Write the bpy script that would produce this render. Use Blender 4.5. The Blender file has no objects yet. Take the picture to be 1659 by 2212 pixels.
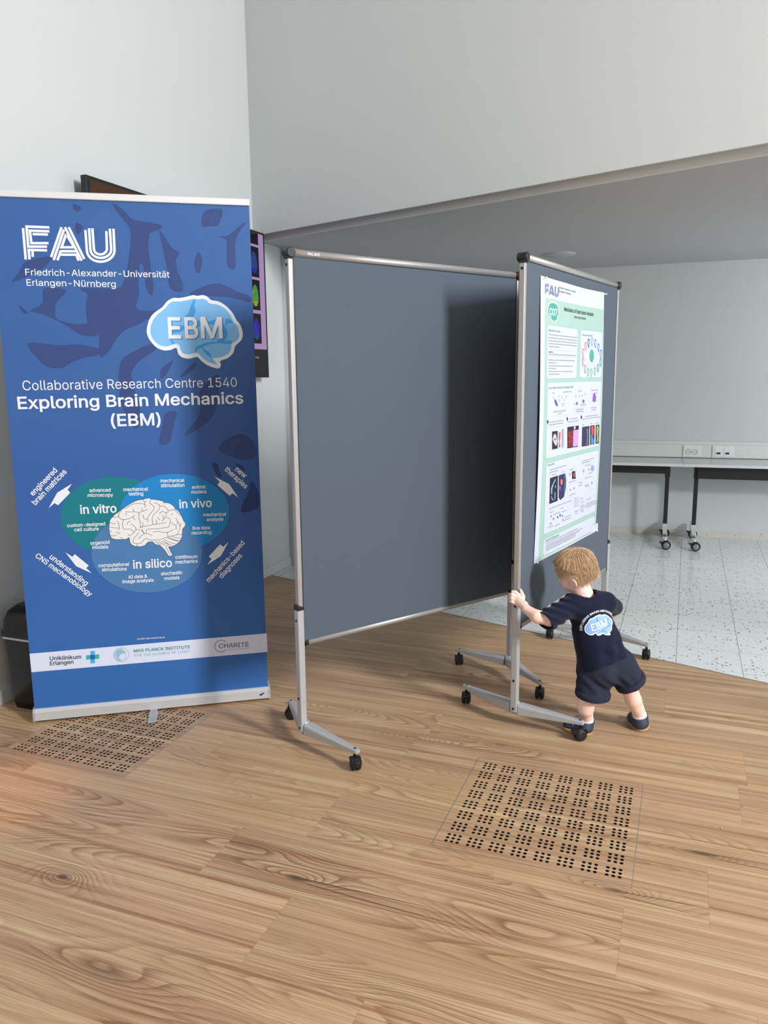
import bpy, bmesh, math, random
import numpy as np
from mathutils import Vector, Matrix, Quaternion
from mathutils.bvhtree import BVHTree
random.seed(7)
np.random.seed(7)
SC = bpy.context.scene
COL = SC.collection
PI = math.pi

# ------------------------------------------------------------------ camera
F_PX, PITCH, ROLL, EYE = 1670.8, 0.17228, -0.01059, 1.5
cam_d = bpy.data.cameras.new('camera')
cam = bpy.data.objects.new('camera', cam_d)
COL.objects.link(cam)
cam_d.sensor_fit = 'HORIZONTAL'
cam_d.sensor_width = 36.0
cam_d.lens = F_PX / 1659 * 36
cam_d.clip_start = 0.05
_R0 = Vector((1, 0, 0)); _U0 = Vector((0, math.sin(PITCH), math.cos(PITCH))); _F0 = Vector((0, math.cos(PITCH), -math.sin(PITCH)))
_r = math.cos(ROLL) * _R0 + math.sin(ROLL) * _U0
_u = math.cos(ROLL) * _U0 - math.sin(ROLL) * _R0
cam.matrix_world = Matrix(((_r.x, _u.x, -_F0.x, 0), (_r.y, _u.y, -_F0.y, 0), (_r.z, _u.z, -_F0.z, EYE), (0, 0, 0, 1)))
SC.camera = cam

# ------------------------------------------------------------------ light
vs = SC.view_settings
vs.view_transform = 'Standard'
vs.look = 'None'
vs.gamma = 1.0
vs.use_curve_mapping = False
vs.exposure = -0.86
W = bpy.data.worlds.new('daylight')
SC.world = W
W.use_nodes = True
bg = W.node_tree.nodes['Background']
bg.inputs[0].default_value = (0.86, 0.94, 1.0, 1)
bg.inputs[1].default_value = 0.5

def area_daylight(name, loc, target, w, h, power, col=(1, 1, 1)):
    d = bpy.data.lights.new(name, 'AREA')
    d.shape = 'RECTANGLE'
    d.size, d.size_y = w, h
    d.energy = power
    d.color = col
    o = bpy.data.objects.new(name, d)
    COL.objects.link(o)
    o.location = loc
    o.rotation_euler = (Vector(target) - Vector(loc)).to_track_quat('-Z', 'Y').to_euler()
    return o

# tall window high up on the right behind the camera; the rest of the daylight enters through the open glazed side on the right
area_daylight('window_and_fill_light', (4.75, -1.5, 4.0), (0.3, 3.3, 1.1), 0.8, 1.7, 1050, (1.0, 1.0, 1.0))
area_daylight('window_and_fill_light', (5.5, 1.6, 2.6), (0.0, 2.0, 1.4), 4.0, 3.0, 30, (0.92, 0.96, 1.0))  # broad soft fill added along the right side

area_daylight('window_and_fill_light', (5.1, 4.9, 1.55), (3.9, 7.2, 1.2), 2.2, 1.9, 100, (0.88, 0.95, 1.0))  # area light added at the right end to brighten the back room

# unseen warm spot added to make the orange patch at the planks' left edge
sd_ = bpy.data.lights.new('added_warm_spot', 'SPOT'); sd_.energy = 190; sd_.color = (1.0, 0.42, 0.16); sd_.spot_size = math.radians(17); sd_.spot_blend = 1.0; sd_.shadow_soft_size = 0.03
so_ = bpy.data.objects.new('added_warm_spot', sd_); COL.objects.link(so_); so_.location = (-1.9, 2.2, 2.7)
so_.rotation_euler = (Vector((-1.50, 2.62, 0)) - so_.location).to_track_quat('-Z', 'Y').to_euler()

# ------------------------------------------------------------------ helpers
def lin(c):
    c = c / 255.0
    return c / 12.92 if c <= 0.04045 else ((c + 0.055) / 1.055) ** 2.4

def rgb(r, g, b):
    return (lin(r), lin(g), lin(b), 1)

def pm(name, col, rough=0.5, metal=0.0, var=0.06, scale=20.0, bump=0.0, spec=0.5, bscale=None, coat=0.0, sheen=0.0):
    """procedural principled material: colour broken up by noise, optional noise bump"""
    m = bpy.data.materials.new(name)
    m.use_nodes = True
    nt = m.node_tree
    b = nt.nodes['Principled BSDF']
    b.inputs['Roughness'].default_value = rough
    b.inputs['Metallic'].default_value = metal
    b.inputs['Specular IOR Level'].default_value = spec
    b.inputs['Coat Weight'].default_value = coat
    b.inputs['Sheen Weight'].default_value = sheen
    tc = nt.nodes.new('ShaderNodeTexCoord')
    n = nt.nodes.new('ShaderNodeTexNoise')
    n.inputs['Scale'].default_value = scale
    n.inputs['Detail'].default_value = 4
    nt.links.new(tc.outputs['Object'], n.inputs['Vector'])
    mx = nt.nodes.new('ShaderNodeMix'); mx.data_type = 'RGBA'
    mx.inputs[6].default_value = tuple(max(0, c * (1 - var)) for c in col[:3]) + (1,)
    mx.inputs[7].default_value = tuple(min(1, c * (1 + var)) for c in col[:3]) + (1,)
    nt.links.new(n.outputs['Fac'], mx.inputs[0])
    nt.links.new(mx.outputs[2], b.inputs['Base Color'])
    if bump:
        n2 = nt.nodes.new('ShaderNodeTexNoise')
        n2.inputs['Scale'].default_value = bscale or scale * 8
        n2.inputs['Detail'].default_value = 3
        nt.links.new(tc.outputs['Object'], n2.inputs['Vector'])
        bp = nt.nodes.new('ShaderNodeBump')
        bp.inputs['Strength'].default_value = bump
        bp.inputs['Distance'].default_value = 0.002
        nt.links.new(n2.outputs['Fac'], bp.inputs['Height'])
        nt.links.new(bp.outputs[0], b.inputs['Normal'])
    return m

def ink(name, c):
    return pm(name, c, 0.55, 0, 0.02, 30, spec=0.25)

class MB:
    """collects geometry for ONE mesh object"""
    def __init__(s, xf=None):
        s.bm = bmesh.new(); s.mi = 0; s.smooth = False; s.xf = xf
    def _add(s, verts, faces):
        vs_ = [s.bm.verts.new(s.xf @ Vector(v) if s.xf else v) for v in verts]
        out = []
        for f in faces:
            try:
                fc = s.bm.faces.new([vs_[i] for i in f]); fc.material_index = s.mi; fc.smooth = s.smooth; out.append(fc)
            except ValueError:
                pass
        return vs_, out
    def box(s, lo, hi, bevel=0.0, seg=2, M=None):
        (x0, y0, z0), (x1, y1, z1) = lo, hi
        v = [(x0, y0, z0), (x1, y0, z0), (x1, y1, z0), (x0, y1, z0), (x0, y0, z1), (x1, y0, z1), (x1, y1, z1), (x0, y1, z1)]
        s.hexa(v, bevel, seg, M)
    def hexa(s, v, bevel=0.0, seg=2, M=None):
        if M: v = [M @ Vector(p) for p in v]
        vs_, fs = s._add(v, [(3, 2, 1, 0), (4, 5, 6, 7), (0, 1, 5, 4), (1, 2, 6, 5), (2, 3, 7, 6), (3, 0, 4, 7)])
        if bevel:
            ed = list({e for f in fs for e in f.edges})
            r = bmesh.ops.bevel(s.bm, geom=ed, offset=bevel, segments=seg, affect='EDGES', profile=0.6)
            for f in r['faces']:
                f.material_index = s.mi; f.smooth = True
    def tube(s, pts, r, n=12, cap=True, sc=None):
        """tube along pts; r number or list"""
        pts = [Vector(p) for p in pts]
        if not isinstance(r, (list, tuple)): r = [r] * len(pts)
        rings = []
        up = None
        for i, p in enumerate(pts):
            d = (pts[min(i + 1, len(pts) - 1)] - pts[max(i - 1, 0)]).normalized()
            if up is None:
                up = Vector((0, 0, 1)) if abs(d.z) < 0.95 else Vector((1, 0, 0))
            a = d.cross(up)
            if a.length < 1e-6: a = d.orthogonal()
            a.normalize(); b = a.cross(d).normalized(); up = b
            rings.append([p + (a * math.cos(2 * PI * k / n) + b * math.sin(2 * PI * k / n)) * r[i] for k in range(n)])
        verts = [v for rg in rings for v in rg]
        faces = []
        for i in range(len(pts) - 1):
            for k in range(n):
                faces.append((i * n + k, (i + 1) * n + k, (i + 1) * n + (k + 1) % n, i * n + (k + 1) % n))
        sm = s.smooth; s.smooth = True
        vs_, fs = s._add(verts, faces)
        s.smooth = sm
        if cap:
            for idx in (0, len(pts) - 1):
                try:
                    f = s.bm.faces.new(vs_[idx * n:(idx + 1) * n]); f.material_index = s.mi
                except ValueError: pass
    def lathe(s, prof, n=32, M=None, cap=True):
        """prof = [(r,z)] spun about local z, placed by M"""
        verts = []
        for r, z in prof:
            for k in range(n):
                p = Vector((r * math.cos(2 * PI * k / n), r * math.sin(2 * PI * k / n), z))
                verts.append(M @ p if M else p)
        faces = [(i * n + k, i * n + (k + 1) % n, (i + 1) * n + (k + 1) % n, (i + 1) * n + k) for i in range(len(prof) - 1) for k in range(n)]
        sm = s.smooth; s.smooth = True
        vs_, fs = s._add(verts, faces)
        s.smooth = sm
        if cap:
            for idx in (0, len(prof) - 1):
                if prof[idx][0] > 1e-6:
                    try:
                        f = s.bm.faces.new(vs_[idx * n:(idx + 1) * n]); f.material_index = s.mi
                    except ValueError: pass
    def prism(s, poly, z0, z1, M=None):
        """extruded polygon (x,y) list"""
        n = len(poly)
        v = [(x, y, z0) for x, y in poly] + [(x, y, z1) for x, y in poly]
        if M: v = [M @ Vector(p) for p in v]
        f = [tuple(range(n))[::-1], tuple(range(n, 2 * n))] + [(i, (i + 1) % n, n + (i + 1) % n, n + i) for i in range(n)]
        s._add(v, f)
    def build(s, name, mats, parent=None, wn=False):
        bmesh.ops.recalc_face_normals(s.bm, faces=s.bm.faces)
        me = bpy.data.meshes.new(name)
        s.bm.to_mesh(me); s.bm.free()
        for m in (mats if isinstance(mats, (list, tuple)) else [mats]): me.materials.append(m)
        o = bpy.data.objects.new(name, me); COL.objects.link(o)
        if parent: o.parent = parent
        return o

def obj_from(name, verts, faces, mats, parent=None, smooth=False, mi=None):
    me = bpy.data.meshes.new(name)
    me.from_pydata([tuple(v) for v in verts], [], [tuple(f) for f in faces])
    for m in (mats if isinstance(mats, (list, tuple)) else [mats]): me.materials.append(m)
    if smooth: me.polygons.foreach_set('use_smooth', [True] * len(me.polygons))
    if mi: me.polygons.foreach_set('material_index', mi)
    me.update()
    o = bpy.data.objects.new(name, me); COL.objects.link(o)
    if parent: o.parent = parent
    return o

def thing(name, label, cat, loc=(0, 0, 0), rz=0.0, group=None):
    o = bpy.data.objects.new(name, None); COL.objects.link(o)
    o.empty_display_size = 0.05
    o.location = loc; o.rotation_euler = (0, 0, rz)
    return tag(o, label, cat, group)

def tag(o, label, cat, group=None):
    o['label'] = label; o['category'] = cat
    if group: o['group'] = group
    return o

def struct(o):
    o['kind'] = 'structure'
    return o

# ---- flat print helpers: everything printed is a list of 2-D polygons put on a surface by a mapping
def sans_font():
    # the sans serif that ships with Blender; the built-in face if it is not there
    import os
    try:
        p = os.path.join(bpy.utils.system_resource('DATAFILES'), 'fonts', 'Inter.woff2')
        return bpy.data.fonts.load(p) if os.path.exists(p) else None
    except Exception:
        return None
FONT = sans_font()
def text_tris(s, weight=0.0):
    """triangulated outline of a string in font units, baseline at y = 0; weight fattens the letters"""
    from mathutils.geometry import delaunay_2d_cdt, interpolate_bezier
    cu = bpy.data.curves.new('t', 'FONT'); cu.body = s; cu.size = 1.0
    if FONT: cu.font = FONT
    ob = bpy.data.objects.new('t', cu); COL.objects.link(ob)
    dg = bpy.context.evaluated_depsgraph_get(); dg.update()
    c2 = ob.to_curve(dg, apply_modifiers=False)
    loops = []
    for sp in c2.splines:
        pts = []
        if sp.type == 'BEZIER':
            n = len(sp.bezier_points)
            for i in range(n):
                p, q = sp.bezier_points[i], sp.bezier_points[(i + 1) % n]
                straight = (p.handle_right - p.co).cross(q.co - p.co).length < 1e-6 and (q.handle_left - q.co).cross(q.co - p.co).length < 1e-6
                seg = [p.co, q.co] if straight else interpolate_bezier(p.co, p.handle_right, q.handle_left, q.co, 5)
                pts += [(v.x, v.y) for v in seg[:-1]]
        else:
            pts = [(p.co[0], p.co[1]) for p in sp.points]
        cl = []
        for p in pts:
            if not cl or abs(p[0] - cl[-1][0]) + abs(p[1] - cl[-1][1]) > 1e-5: cl.append(p)
        if len(cl) > 2 and abs(cl[0][0] - cl[-1][0]) + abs(cl[0][1] - cl[-1][1]) < 1e-5: cl.pop()
        if len(cl) > 2: loops.append(cl)
    ob.to_curve_clear(); bpy.data.objects.remove(ob); bpy.data.curves.remove(cu)
    def area(l): return sum(l[i - 1][0] * l[i][1] - l[i][0] * l[i - 1][1] for i in range(len(l))) / 2
    sg = 1 if max((area(l) for l in loops), key=abs) > 0 else -1
    if weight:
        d = weight * 0.016 * sg; out = []
        for l in loops:
            P = np.array(l); A_ = P - np.roll(P, 1, 0); B_2 = np.roll(P, -1, 0) - P
            A_ /= np.linalg.norm(A_, axis=1)[:, None] + 1e-12; B_2 /= np.linalg.norm(B_2, axis=1)[:, None] + 1e-12
            na = np.stack([A_[:, 1], -A_[:, 0]], 1); nb = np.stack([B_2[:, 1], -B_2[:, 0]], 1)
            m = na + nb; m /= np.maximum(np.linalg.norm(m, axis=1), 1e-6)[:, None]
            out.append((P + m * (d / np.maximum((m * na).sum(1), 0.5))[:, None]).tolist())
        loops = out
    verts, edges = [], []
    for l in loops:
        b0 = len(verts); verts += [Vector((p[0], p[1])) for p in l]; edges += [(b0 + i, b0 + (i + 1) % len(l)) for i in range(len(l))]
    r = delaunay_2d_cdt(verts, edges, [], 0, 1e-7)
    V = np.array([(v.x, v.y) for v in r[0]]); F_ = []
    segs = [(np.array(l), np.roll(np.array(l), -1, 0)) for l in loops]
    boxes = [(a_[:, 0].min(), a_[:, 0].max(), a_[:, 1].min(), a_[:, 1].max()) for a_, _ in segs]
    for f in r[2]:
        c = V[list(f)].mean(0); w = 0
        for (a_, b_), bx in zip(segs, boxes):
            if not (bx[0] <= c[0] <= bx[1] and bx[2] <= c[1] <= bx[3]): continue
            side = (b_[:, 0] - a_[:, 0]) * (c[1] - a_[:, 1]) - (c[0] - a_[:, 0]) * (b_[:, 1] - a_[:, 1])
            up = (a_[:, 1] <= c[1]) & (b_[:, 1] > c[1]) & (side > 0); dn = (a_[:, 1] > c[1]) & (b_[:, 1] <= c[1]) & (side < 0)
            w += int(up.sum()) - int(dn.sum())
        if w != 0: F_.append(tuple(f))
    return [tuple(p) for p in V.tolist()], F_

CAPH = max(b for a, b in text_tris('H')[0])
def placed_text(s, p0, p1, weight=0.0, cap=0.0):
    """string laid from p0 to p1 along its baseline (2-D), cap = letter height or 0 to keep the font's own"""
    v, f = text_tris(s, weight)
    x0 = min(a for a, b in v); x1 = max(a for a, b in v)
    p0 = Vector(p0); p1 = Vector(p1); d = p1 - p0; w = d.length; d.normalize(); n = Vector((-d.y, d.x))
    sx = w / (x1 - x0); sy = cap / CAPH if cap else sx * 1.06
    return [tuple(p0 + d * (a - x0) * sx + n * b * sy) for a, b in v], f

def smooth_poly(pts, k=4, closed=True):
    n = len(pts); out = []
    for i in range(n if closed else n - 1):
        g = (lambda j: pts[j % n]) if closed else (lambda j: pts[min(max(j, 0), n - 1)])
        p0, p1, p2, p3 = [Vector(g(i + j)) for j in (-1, 0, 1, 2)]
        for q_ in range(k):
            t = q_ / k
            out.append(tuple(0.5 * ((2 * p1) + (p2 - p0) * t + (2 * p0 - 5 * p1 + 4 * p2 - p3) * t * t + (3 * p1 - p0 - 3 * p2 + p3) * t ** 3)))
    if not closed: out.append(tuple(pts[-1]))
    return out

def ribbon(pts, w):
    """thick polyline as quads"""
    P = [Vector(p) for p in pts]; v = []; f = []
    for i, p in enumerate(P):
        a = (P[i] - P[i - 1]).normalized() if i else None
        b = (P[i + 1] - P[i]).normalized() if i < len(P) - 1 else None
        if a is None: a = b
        if b is None: b = a
        t = (a + b)
        t = t.normalized() if t.length > 1e-6 else a
        n = Vector((-t.y, t.x)); na = Vector((-a.y, a.x))
        m = min(1 / max(0.35, n.dot(na)), 2.2)
        v += [tuple(p + n * w / 2 * m), tuple(p - n * w / 2 * m)]
        if i: f.append((2 * i - 2, 2 * i - 1, 2 * i + 1, 2 * i))
    return v, f

def tri_poly(pts):
    """2-D polygon -> triangles"""
    from mathutils.geometry import tessellate_polygon
    return list(pts), [tuple(t) for t in tessellate_polygon([[Vector((a, b, 0)) for a, b in pts]])]

class Art:
    """a piece of print: polygons with a material each, mapped onto a surface"""
    def __init__(s, fmap): s.v = []; s.f = []; s.mi = []; s.mats = []; s.fmap = fmap
    def _m(s, m):
        if m not in s.mats: s.mats.append(m)
        return s.mats.index(m)
    def add(s, vf, m, layer=1):
        v, f = vf; b = len(s.v); k = s._m(m)
        s.v += [s.fmap(x, y, layer) for x, y in v]
        for t in f: s.f.append(tuple(b + i for i in t)); s.mi.append(k)
    def poly(s, pts, m, layer=1, smooth=0):
        s.add(tri_poly(smooth_poly(pts, smooth) if smooth else pts), m, layer)
    def line(s, pts, w, m, layer=1): s.add(ribbon(pts, w), m, layer)
    def text(s, st, p0, p1, m, weight=0, cap=0, layer=1): s.add(placed_text(st, p0, p1, weight, cap), m, layer)
    def build(s, name, parent):
        return obj_from(name, s.v, s.f, s.mats, parent, False, s.mi)

def dens(vf, cuts):
    bm = bmesh.new(); vs_ = [bm.verts.new((a, b, 0)) for a, b in vf[0]]
    for f_ in vf[1]:
        try: bm.faces.new([vs_[i] for i in f_])
        except ValueError: pass
    for _ in range(6):
        lg = [e_ for e_ in bm.edges if e_.calc_length() > cuts]
        if not lg: break
        bmesh.ops.subdivide_edges(bm, edges=lg, cuts=1); bmesh.ops.triangulate(bm, faces=bm.faces)
    bm.verts.index_update(); r = [(v.co.x, v.co.y) for v in bm.verts], [tuple(v.index for v in f_.verts) for f_ in bm.faces]; bm.free(); return r

def circle(c, r, n=40): return [(c[0] + r * math.cos(2 * PI * k / n), c[1] + r * math.sin(2 * PI * k / n)) for k in range(n)]

def rrect(pts, r, n=5):
    """rounded quad"""
    out = []
    for i in range(4):
        p = Vector(pts[i]); a = Vector(pts[i - 1]) - p; b = Vector(pts[(i + 1) % 4]) - p
        p0 = p + a.normalized() * r; p1 = p + b.normalized() * r
        for k in range(n + 1):
            t = k / n; out.append(tuple(p0 * (1 - t) ** 2 + p * 2 * t * (1 - t) + p1 * t * t))
    return out
BK_DARK = [[(0.4723, 2.1684),(0.5138, 2.1421),(0.5489, 2.106),(0.6173, 2.0957),(0.6672, 2.0847),(0.6471, 2.0652),(0.6147, 2.0517),(0.6053, 2.001),(0.6079, 1.9377),(0.6158, 1.8548),(0.6092, 1.7968),(0.5856, 1.8286),(0.5806, 1.9053),(0.5695, 1.9305),(0.5554, 1.8538),(0.5554, 1.8026),(0.5408, 1.7509),(0.5704, 1.735),(0.6217, 1.7354),(0.5943, 1.706),(0.5413, 1.6765),(0.489, 1.6536),(0.4485, 1.6146),(0.4203, 1.5691),(0.3807, 1.5432),(0.3819, 1.634),(0.365, 1.679),(0.3403, 1.682),(0.3397, 1.7618),(0.3486, 1.7999),(0.3257, 1.8249),(0.4624, 1.8269),(0.4954, 1.8528),(0.5238, 1.9548),(0.5364, 2.0557),(0.5114, 2.1048),(0.4828, 2.1411)],
[(0.8279, 2.0897),(0.8437, 2.1474),(0.9158, 2.1594),(0.9, 2.0983),(0.8669, 2.089)],
[(0.8324, 2.0503),(0.9239, 2.0491),(0.9852, 2.0914),(1.0151, 2.1084),(0.9771, 2.0557),(0.9652, 2.0102),(0.9612, 1.9192),(0.9284, 1.9283),(0.9287, 2.0093),(0.917, 2.0412)],
[(0.8096, 1.9838),(0.8242, 1.9487),(0.8121, 1.9033),(0.7955, 1.8965),(0.7912, 1.9416)],
[(0.6534, 2.0654),(0.6771, 2.0345),(0.7006, 1.9971),(0.7315, 1.9755),(0.7139, 1.9463),(0.7208, 1.8951),(0.7378, 1.8502),(0.7294, 1.8145),(0.685, 1.8301),(0.6769, 1.8943),(0.6696, 1.9581),(0.6597, 2.0087)],
[(0.7614, 1.8051),(0.822, 1.8385),(0.8886, 1.8526),(0.967, 1.8209),(1.0166, 1.8017),(1.0176, 1.7752),(0.9391, 1.7942),(0.853, 1.7984)],
[(0.1824, 1.8229),(0.2639, 1.8178),(0.2499, 1.7924),(0.2231, 1.7606),(0.2172, 1.7227),(0.2244, 1.6974),(0.2906, 1.6786),(0.3588, 1.6802),(0.3775, 1.634),(0.3121, 1.6339),(0.2416, 1.6816),(0.1711, 1.716),(0.118, 1.7313),(0.1685, 1.7601)],
[(0.1016, 1.6018),(0.2227, 1.5921),(0.2969, 1.5953),(0.3829, 1.5757),(0.3686, 1.5498),(0.3179, 1.5403),(0.2603, 1.5179),(0.2217, 1.4975),(0.167, 1.5056),(0.1273, 1.5444)],
[(0.4612, 1.5167),(0.5019, 1.5558),(0.5877, 1.595),(0.6124, 1.5752),(0.5452, 1.5293),(0.507, 1.4834),(0.5074, 1.4371),(0.5315, 1.3032),(0.5079, 1.2363),(0.4669, 1.3045),(0.4476, 1.4048)],
[(0.6338, 1.4957),(0.6781, 1.5286),(0.6665, 1.4954),(0.6312, 1.4491),(0.6225, 1.4692)],
[(0.7073, 1.4617),(0.7662, 1.5148),(0.7735, 1.5013),(0.7236, 1.4582)],
[(0.6359, 1.3011),(0.6838, 1.3069),(0.6659, 1.2461),(0.6419, 1.1715),(0.6023, 1.1726),(0.6197, 1.2472)],
[(0.7867, 1.3934),(0.864, 1.4669),(0.8689, 1.399),(0.8425, 1.2969),(0.7927, 1.2431),(0.7102, 1.2039),(0.782, 1.2981)],
[(0.3193, 2.1598),(0.3497, 2.1456),(0.3292, 2.1296),(0.317, 2.1444)],
[(0.3261, 2.0865),(0.3491, 2.0687),(0.3286, 2.0373),(0.3183, 2.0616)],
[(0.0779, 1.7529),(0.1127, 1.725),(0.0932, 1.7205)],
[(0.8986, 1.185),(0.9681, 1.2006),(1.0147, 1.1538),(1.02, 1.1114),(0.9633, 1.085),(0.8552, 1.1306)],
[(0.1218, 1.9272),(0.2194, 1.951),(0.1987, 1.9165),(0.1542, 1.8846),(0.0617, 1.8459),(0.0885, 1.8834)]]
BK_DARK2 = [[(0.9246, 1.0735),(0.9566, 1.0572),(0.966, 1.0326),(0.9488, 1.0484),(0.9329, 1.0596)],
[(0.8233, 1.077),(0.8479, 1.0701),(0.8538, 1.0383),(0.8658, 1.0122),(0.8454, 1.016),(0.8292, 1.0467)],
[(0.9925, 0.9859),(1.0125, 0.9607),(1.0235, 0.9326),(1.0211, 0.871),(0.9841, 0.8512),(0.9419, 0.8501),(0.9511, 0.8897),(0.9721, 0.9271)]]
BK_FAU = [[(0.1193, 2.0585),(0.1195, 1.9356)],
[(0.22, 2.0639),(0.1328, 2.0646),(0.1334, 1.9863),(0.2052, 1.9881)],
[(0.2188, 2.0486),(0.1441, 2.0491),(0.1464, 2.0002),(0.2119, 2.0019)],
[(0.2122, 2.0359),(0.1538, 2.0359)],
[(0.2041, 1.9734),(0.1337, 1.9734),(0.134, 1.936)],
[(0.1486, 1.9703),(0.1467, 1.9465)],
[(0.2667, 2.0663),(0.2177, 1.9471)],
[(0.2754, 2.0571),(0.2269, 1.9356)],
[(0.2825, 2.0403),(0.2608, 1.9868),(0.3099, 1.988),(0.2825, 2.0403)],
[(0.2801, 2.0668),(0.3354, 1.9352)],
[(0.2945, 2.0672),(0.3461, 1.9424)],
[(0.2412, 1.9349),(0.2566, 1.9713),(0.3178, 1.9727)],
[(0.2562, 1.9575),(0.3152, 1.9589),(0.3236, 1.9349)],
[(0.3587, 2.0579),(0.3587, 1.9772),(0.3598, 1.9654),(0.3644, 1.9545),(0.3724, 1.9452),(0.3832, 1.9382),(0.3961, 1.9339),(0.4102, 1.9327),(0.4245, 1.9345),(0.4381, 1.9394),(0.45, 1.947),(0.4593, 1.9567),(0.4656, 1.9679),(0.4682, 1.9798),(0.4694, 2.0663)],
[(0.3734, 2.0652),(0.3729, 1.981),(0.3737, 1.9722),(0.3772, 1.9641),(0.3833, 1.9573),(0.3914, 1.9521),(0.4011, 1.9489),(0.4117, 1.948),(0.4225, 1.9494),(0.4327, 1.953),(0.4416, 1.9586),(0.4487, 1.9658),(0.4534, 1.9741),(0.4554, 1.983),(0.455, 2.0659)],
[(0.3863, 2.0655),(0.3868, 1.9848),(0.3872, 1.9787),(0.3894, 1.9731),(0.3932, 1.9683),(0.3983, 1.9647),(0.4043, 1.9625),(0.411, 1.9618),(0.4177, 1.9628),(0.4241, 1.9653),(0.4297, 1.9692),(0.4342, 1.9742),(0.4371, 1.9799),(0.4384, 1.986),(0.4407, 2.0558)]]
EBM_OUT = [(0.578, 1.656),(0.5892, 1.6951),(0.6087, 1.7231),(0.6475, 1.7512),(0.6682, 1.7751),(0.6939, 1.7892),(0.7189, 1.7895),(0.7442, 1.794),(0.7782, 1.8022),(0.7949, 1.7997),(0.8204, 1.8028),(0.8398, 1.7951),(0.8533, 1.7827),(0.887, 1.776),(0.9175, 1.7565),(0.9421, 1.7284),(0.9567, 1.7),(0.9717, 1.68),(0.9818, 1.6457),(0.9747, 1.614),(0.9475, 1.5881),(0.9376, 1.5593),(0.9134, 1.5363),(0.8797, 1.5235),(0.8818, 1.5076),(0.8754, 1.4931),(0.8596, 1.4927),(0.8257, 1.5051),(0.7982, 1.5254),(0.7819, 1.5412),(0.7504, 1.5348),(0.7223, 1.5386),(0.7035, 1.5544),(0.6964, 1.58),(0.6708, 1.5715),(0.6428, 1.5702),(0.613, 1.583),(0.5897, 1.6111),(0.5795, 1.6336)]
EBM_IN = [(0.5922, 1.6532),(0.6026, 1.6896),(0.6235, 1.7176),(0.6583, 1.7457),(0.676, 1.7654),(0.6959, 1.7754),(0.7237, 1.7756),(0.7548, 1.7816),(0.7831, 1.7875),(0.7928, 1.7848),(0.8196, 1.7879),(0.8362, 1.7797),(0.847, 1.7685),(0.8808, 1.7632),(0.9086, 1.7479),(0.9303, 1.7226),(0.942, 1.6942),(0.9598, 1.6714),(0.9662, 1.6399),(0.9588, 1.614),(0.932, 1.5968),(0.9264, 1.568),(0.9024, 1.5479),(0.8746, 1.5379),(0.8486, 1.5343),(0.8646, 1.5091),(0.8293, 1.5194),(0.8017, 1.5397),(0.7883, 1.5555),(0.7743, 1.5584),(0.7457, 1.5528),(0.7233, 1.5572),(0.713, 1.5743),(0.7096, 1.5899),(0.6932, 1.597),(0.6718, 1.5899),(0.6465, 1.5871),(0.6193, 1.5971),(0.5987, 1.6224)]
EBM_DK = [[(0.7886, 1.7861),(0.7739, 1.7734),(0.7644, 1.7523),(0.7563, 1.7298),(0.7401, 1.7156),(0.737, 1.71),(0.7677, 1.7073),(0.7828, 1.7272),(0.7848, 1.7384),(0.7813, 1.7524),(0.7835, 1.7693)],
[(0.7896, 1.6934),(0.8123, 1.6963),(0.8434, 1.6937),(0.8722, 1.7023),(0.8917, 1.6911),(0.9078, 1.6684),(0.9166, 1.6398),(0.9084, 1.6169),(0.8906, 1.6054),(0.8706, 1.6054),(0.88, 1.6226),(0.8922, 1.6398),(0.8819, 1.6654),(0.8541, 1.6795),(0.8198, 1.6765),(0.7884, 1.6707)],
[(0.6874, 1.6704),(0.724, 1.6761),(0.7376, 1.6677),(0.7227, 1.6507),(0.6998, 1.6422),(0.686, 1.645)],
[(0.9108, 1.7025),(0.9267, 1.7041),(0.9403, 1.687),(0.9171, 1.6827),(0.9065, 1.6712),(0.9089, 1.6912)],
[(0.806, 1.5969),(0.842, 1.6054),(0.8706, 1.6054),(0.8908, 1.6083),(0.9283, 1.6111),(0.9321, 1.5996),(0.9075, 1.5968),(0.879, 1.6011),(0.8357, 1.594),(0.8053, 1.584)],
[(0.7759, 1.5627),(0.7736, 1.5741),(0.7843, 1.5884),(0.8015, 1.5926),(0.8053, 1.584),(0.7892, 1.5741)],
[(0.8053, 1.584),(0.8203, 1.5697),(0.8369, 1.5596),(0.8416, 1.5381),(0.825, 1.5482),(0.8088, 1.5683)],
[(0.6719, 1.6168),(0.6815, 1.614),(0.6918, 1.5984),(0.6779, 1.5998)]]
BK_ARROW = [[(0.2304, 1.008),(0.1675, 0.9713),(0.1282, 0.906),(0.1532, 0.927),(0.1671, 0.9168),(0.2202, 0.969),(0.2101, 0.982)],
[(0.8307, 1.0158),(0.8531, 0.9915),(0.8421, 0.9776),(0.8937, 0.926),(0.9068, 0.9368),(0.9313, 0.9167),(0.8946, 0.9785)],
[(0.1814, 0.7085),(0.2208, 0.6441),(0.2831, 0.6078),(0.2616, 0.6324),(0.2726, 0.6438),(0.2192, 0.6982),(0.2083, 0.6869)],
[(0.879, 0.7149),(0.8554, 0.6935),(0.8414, 0.7053),(0.789, 0.6529),(0.8004, 0.6396),(0.779, 0.6139),(0.8421, 0.6513)]]
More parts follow.
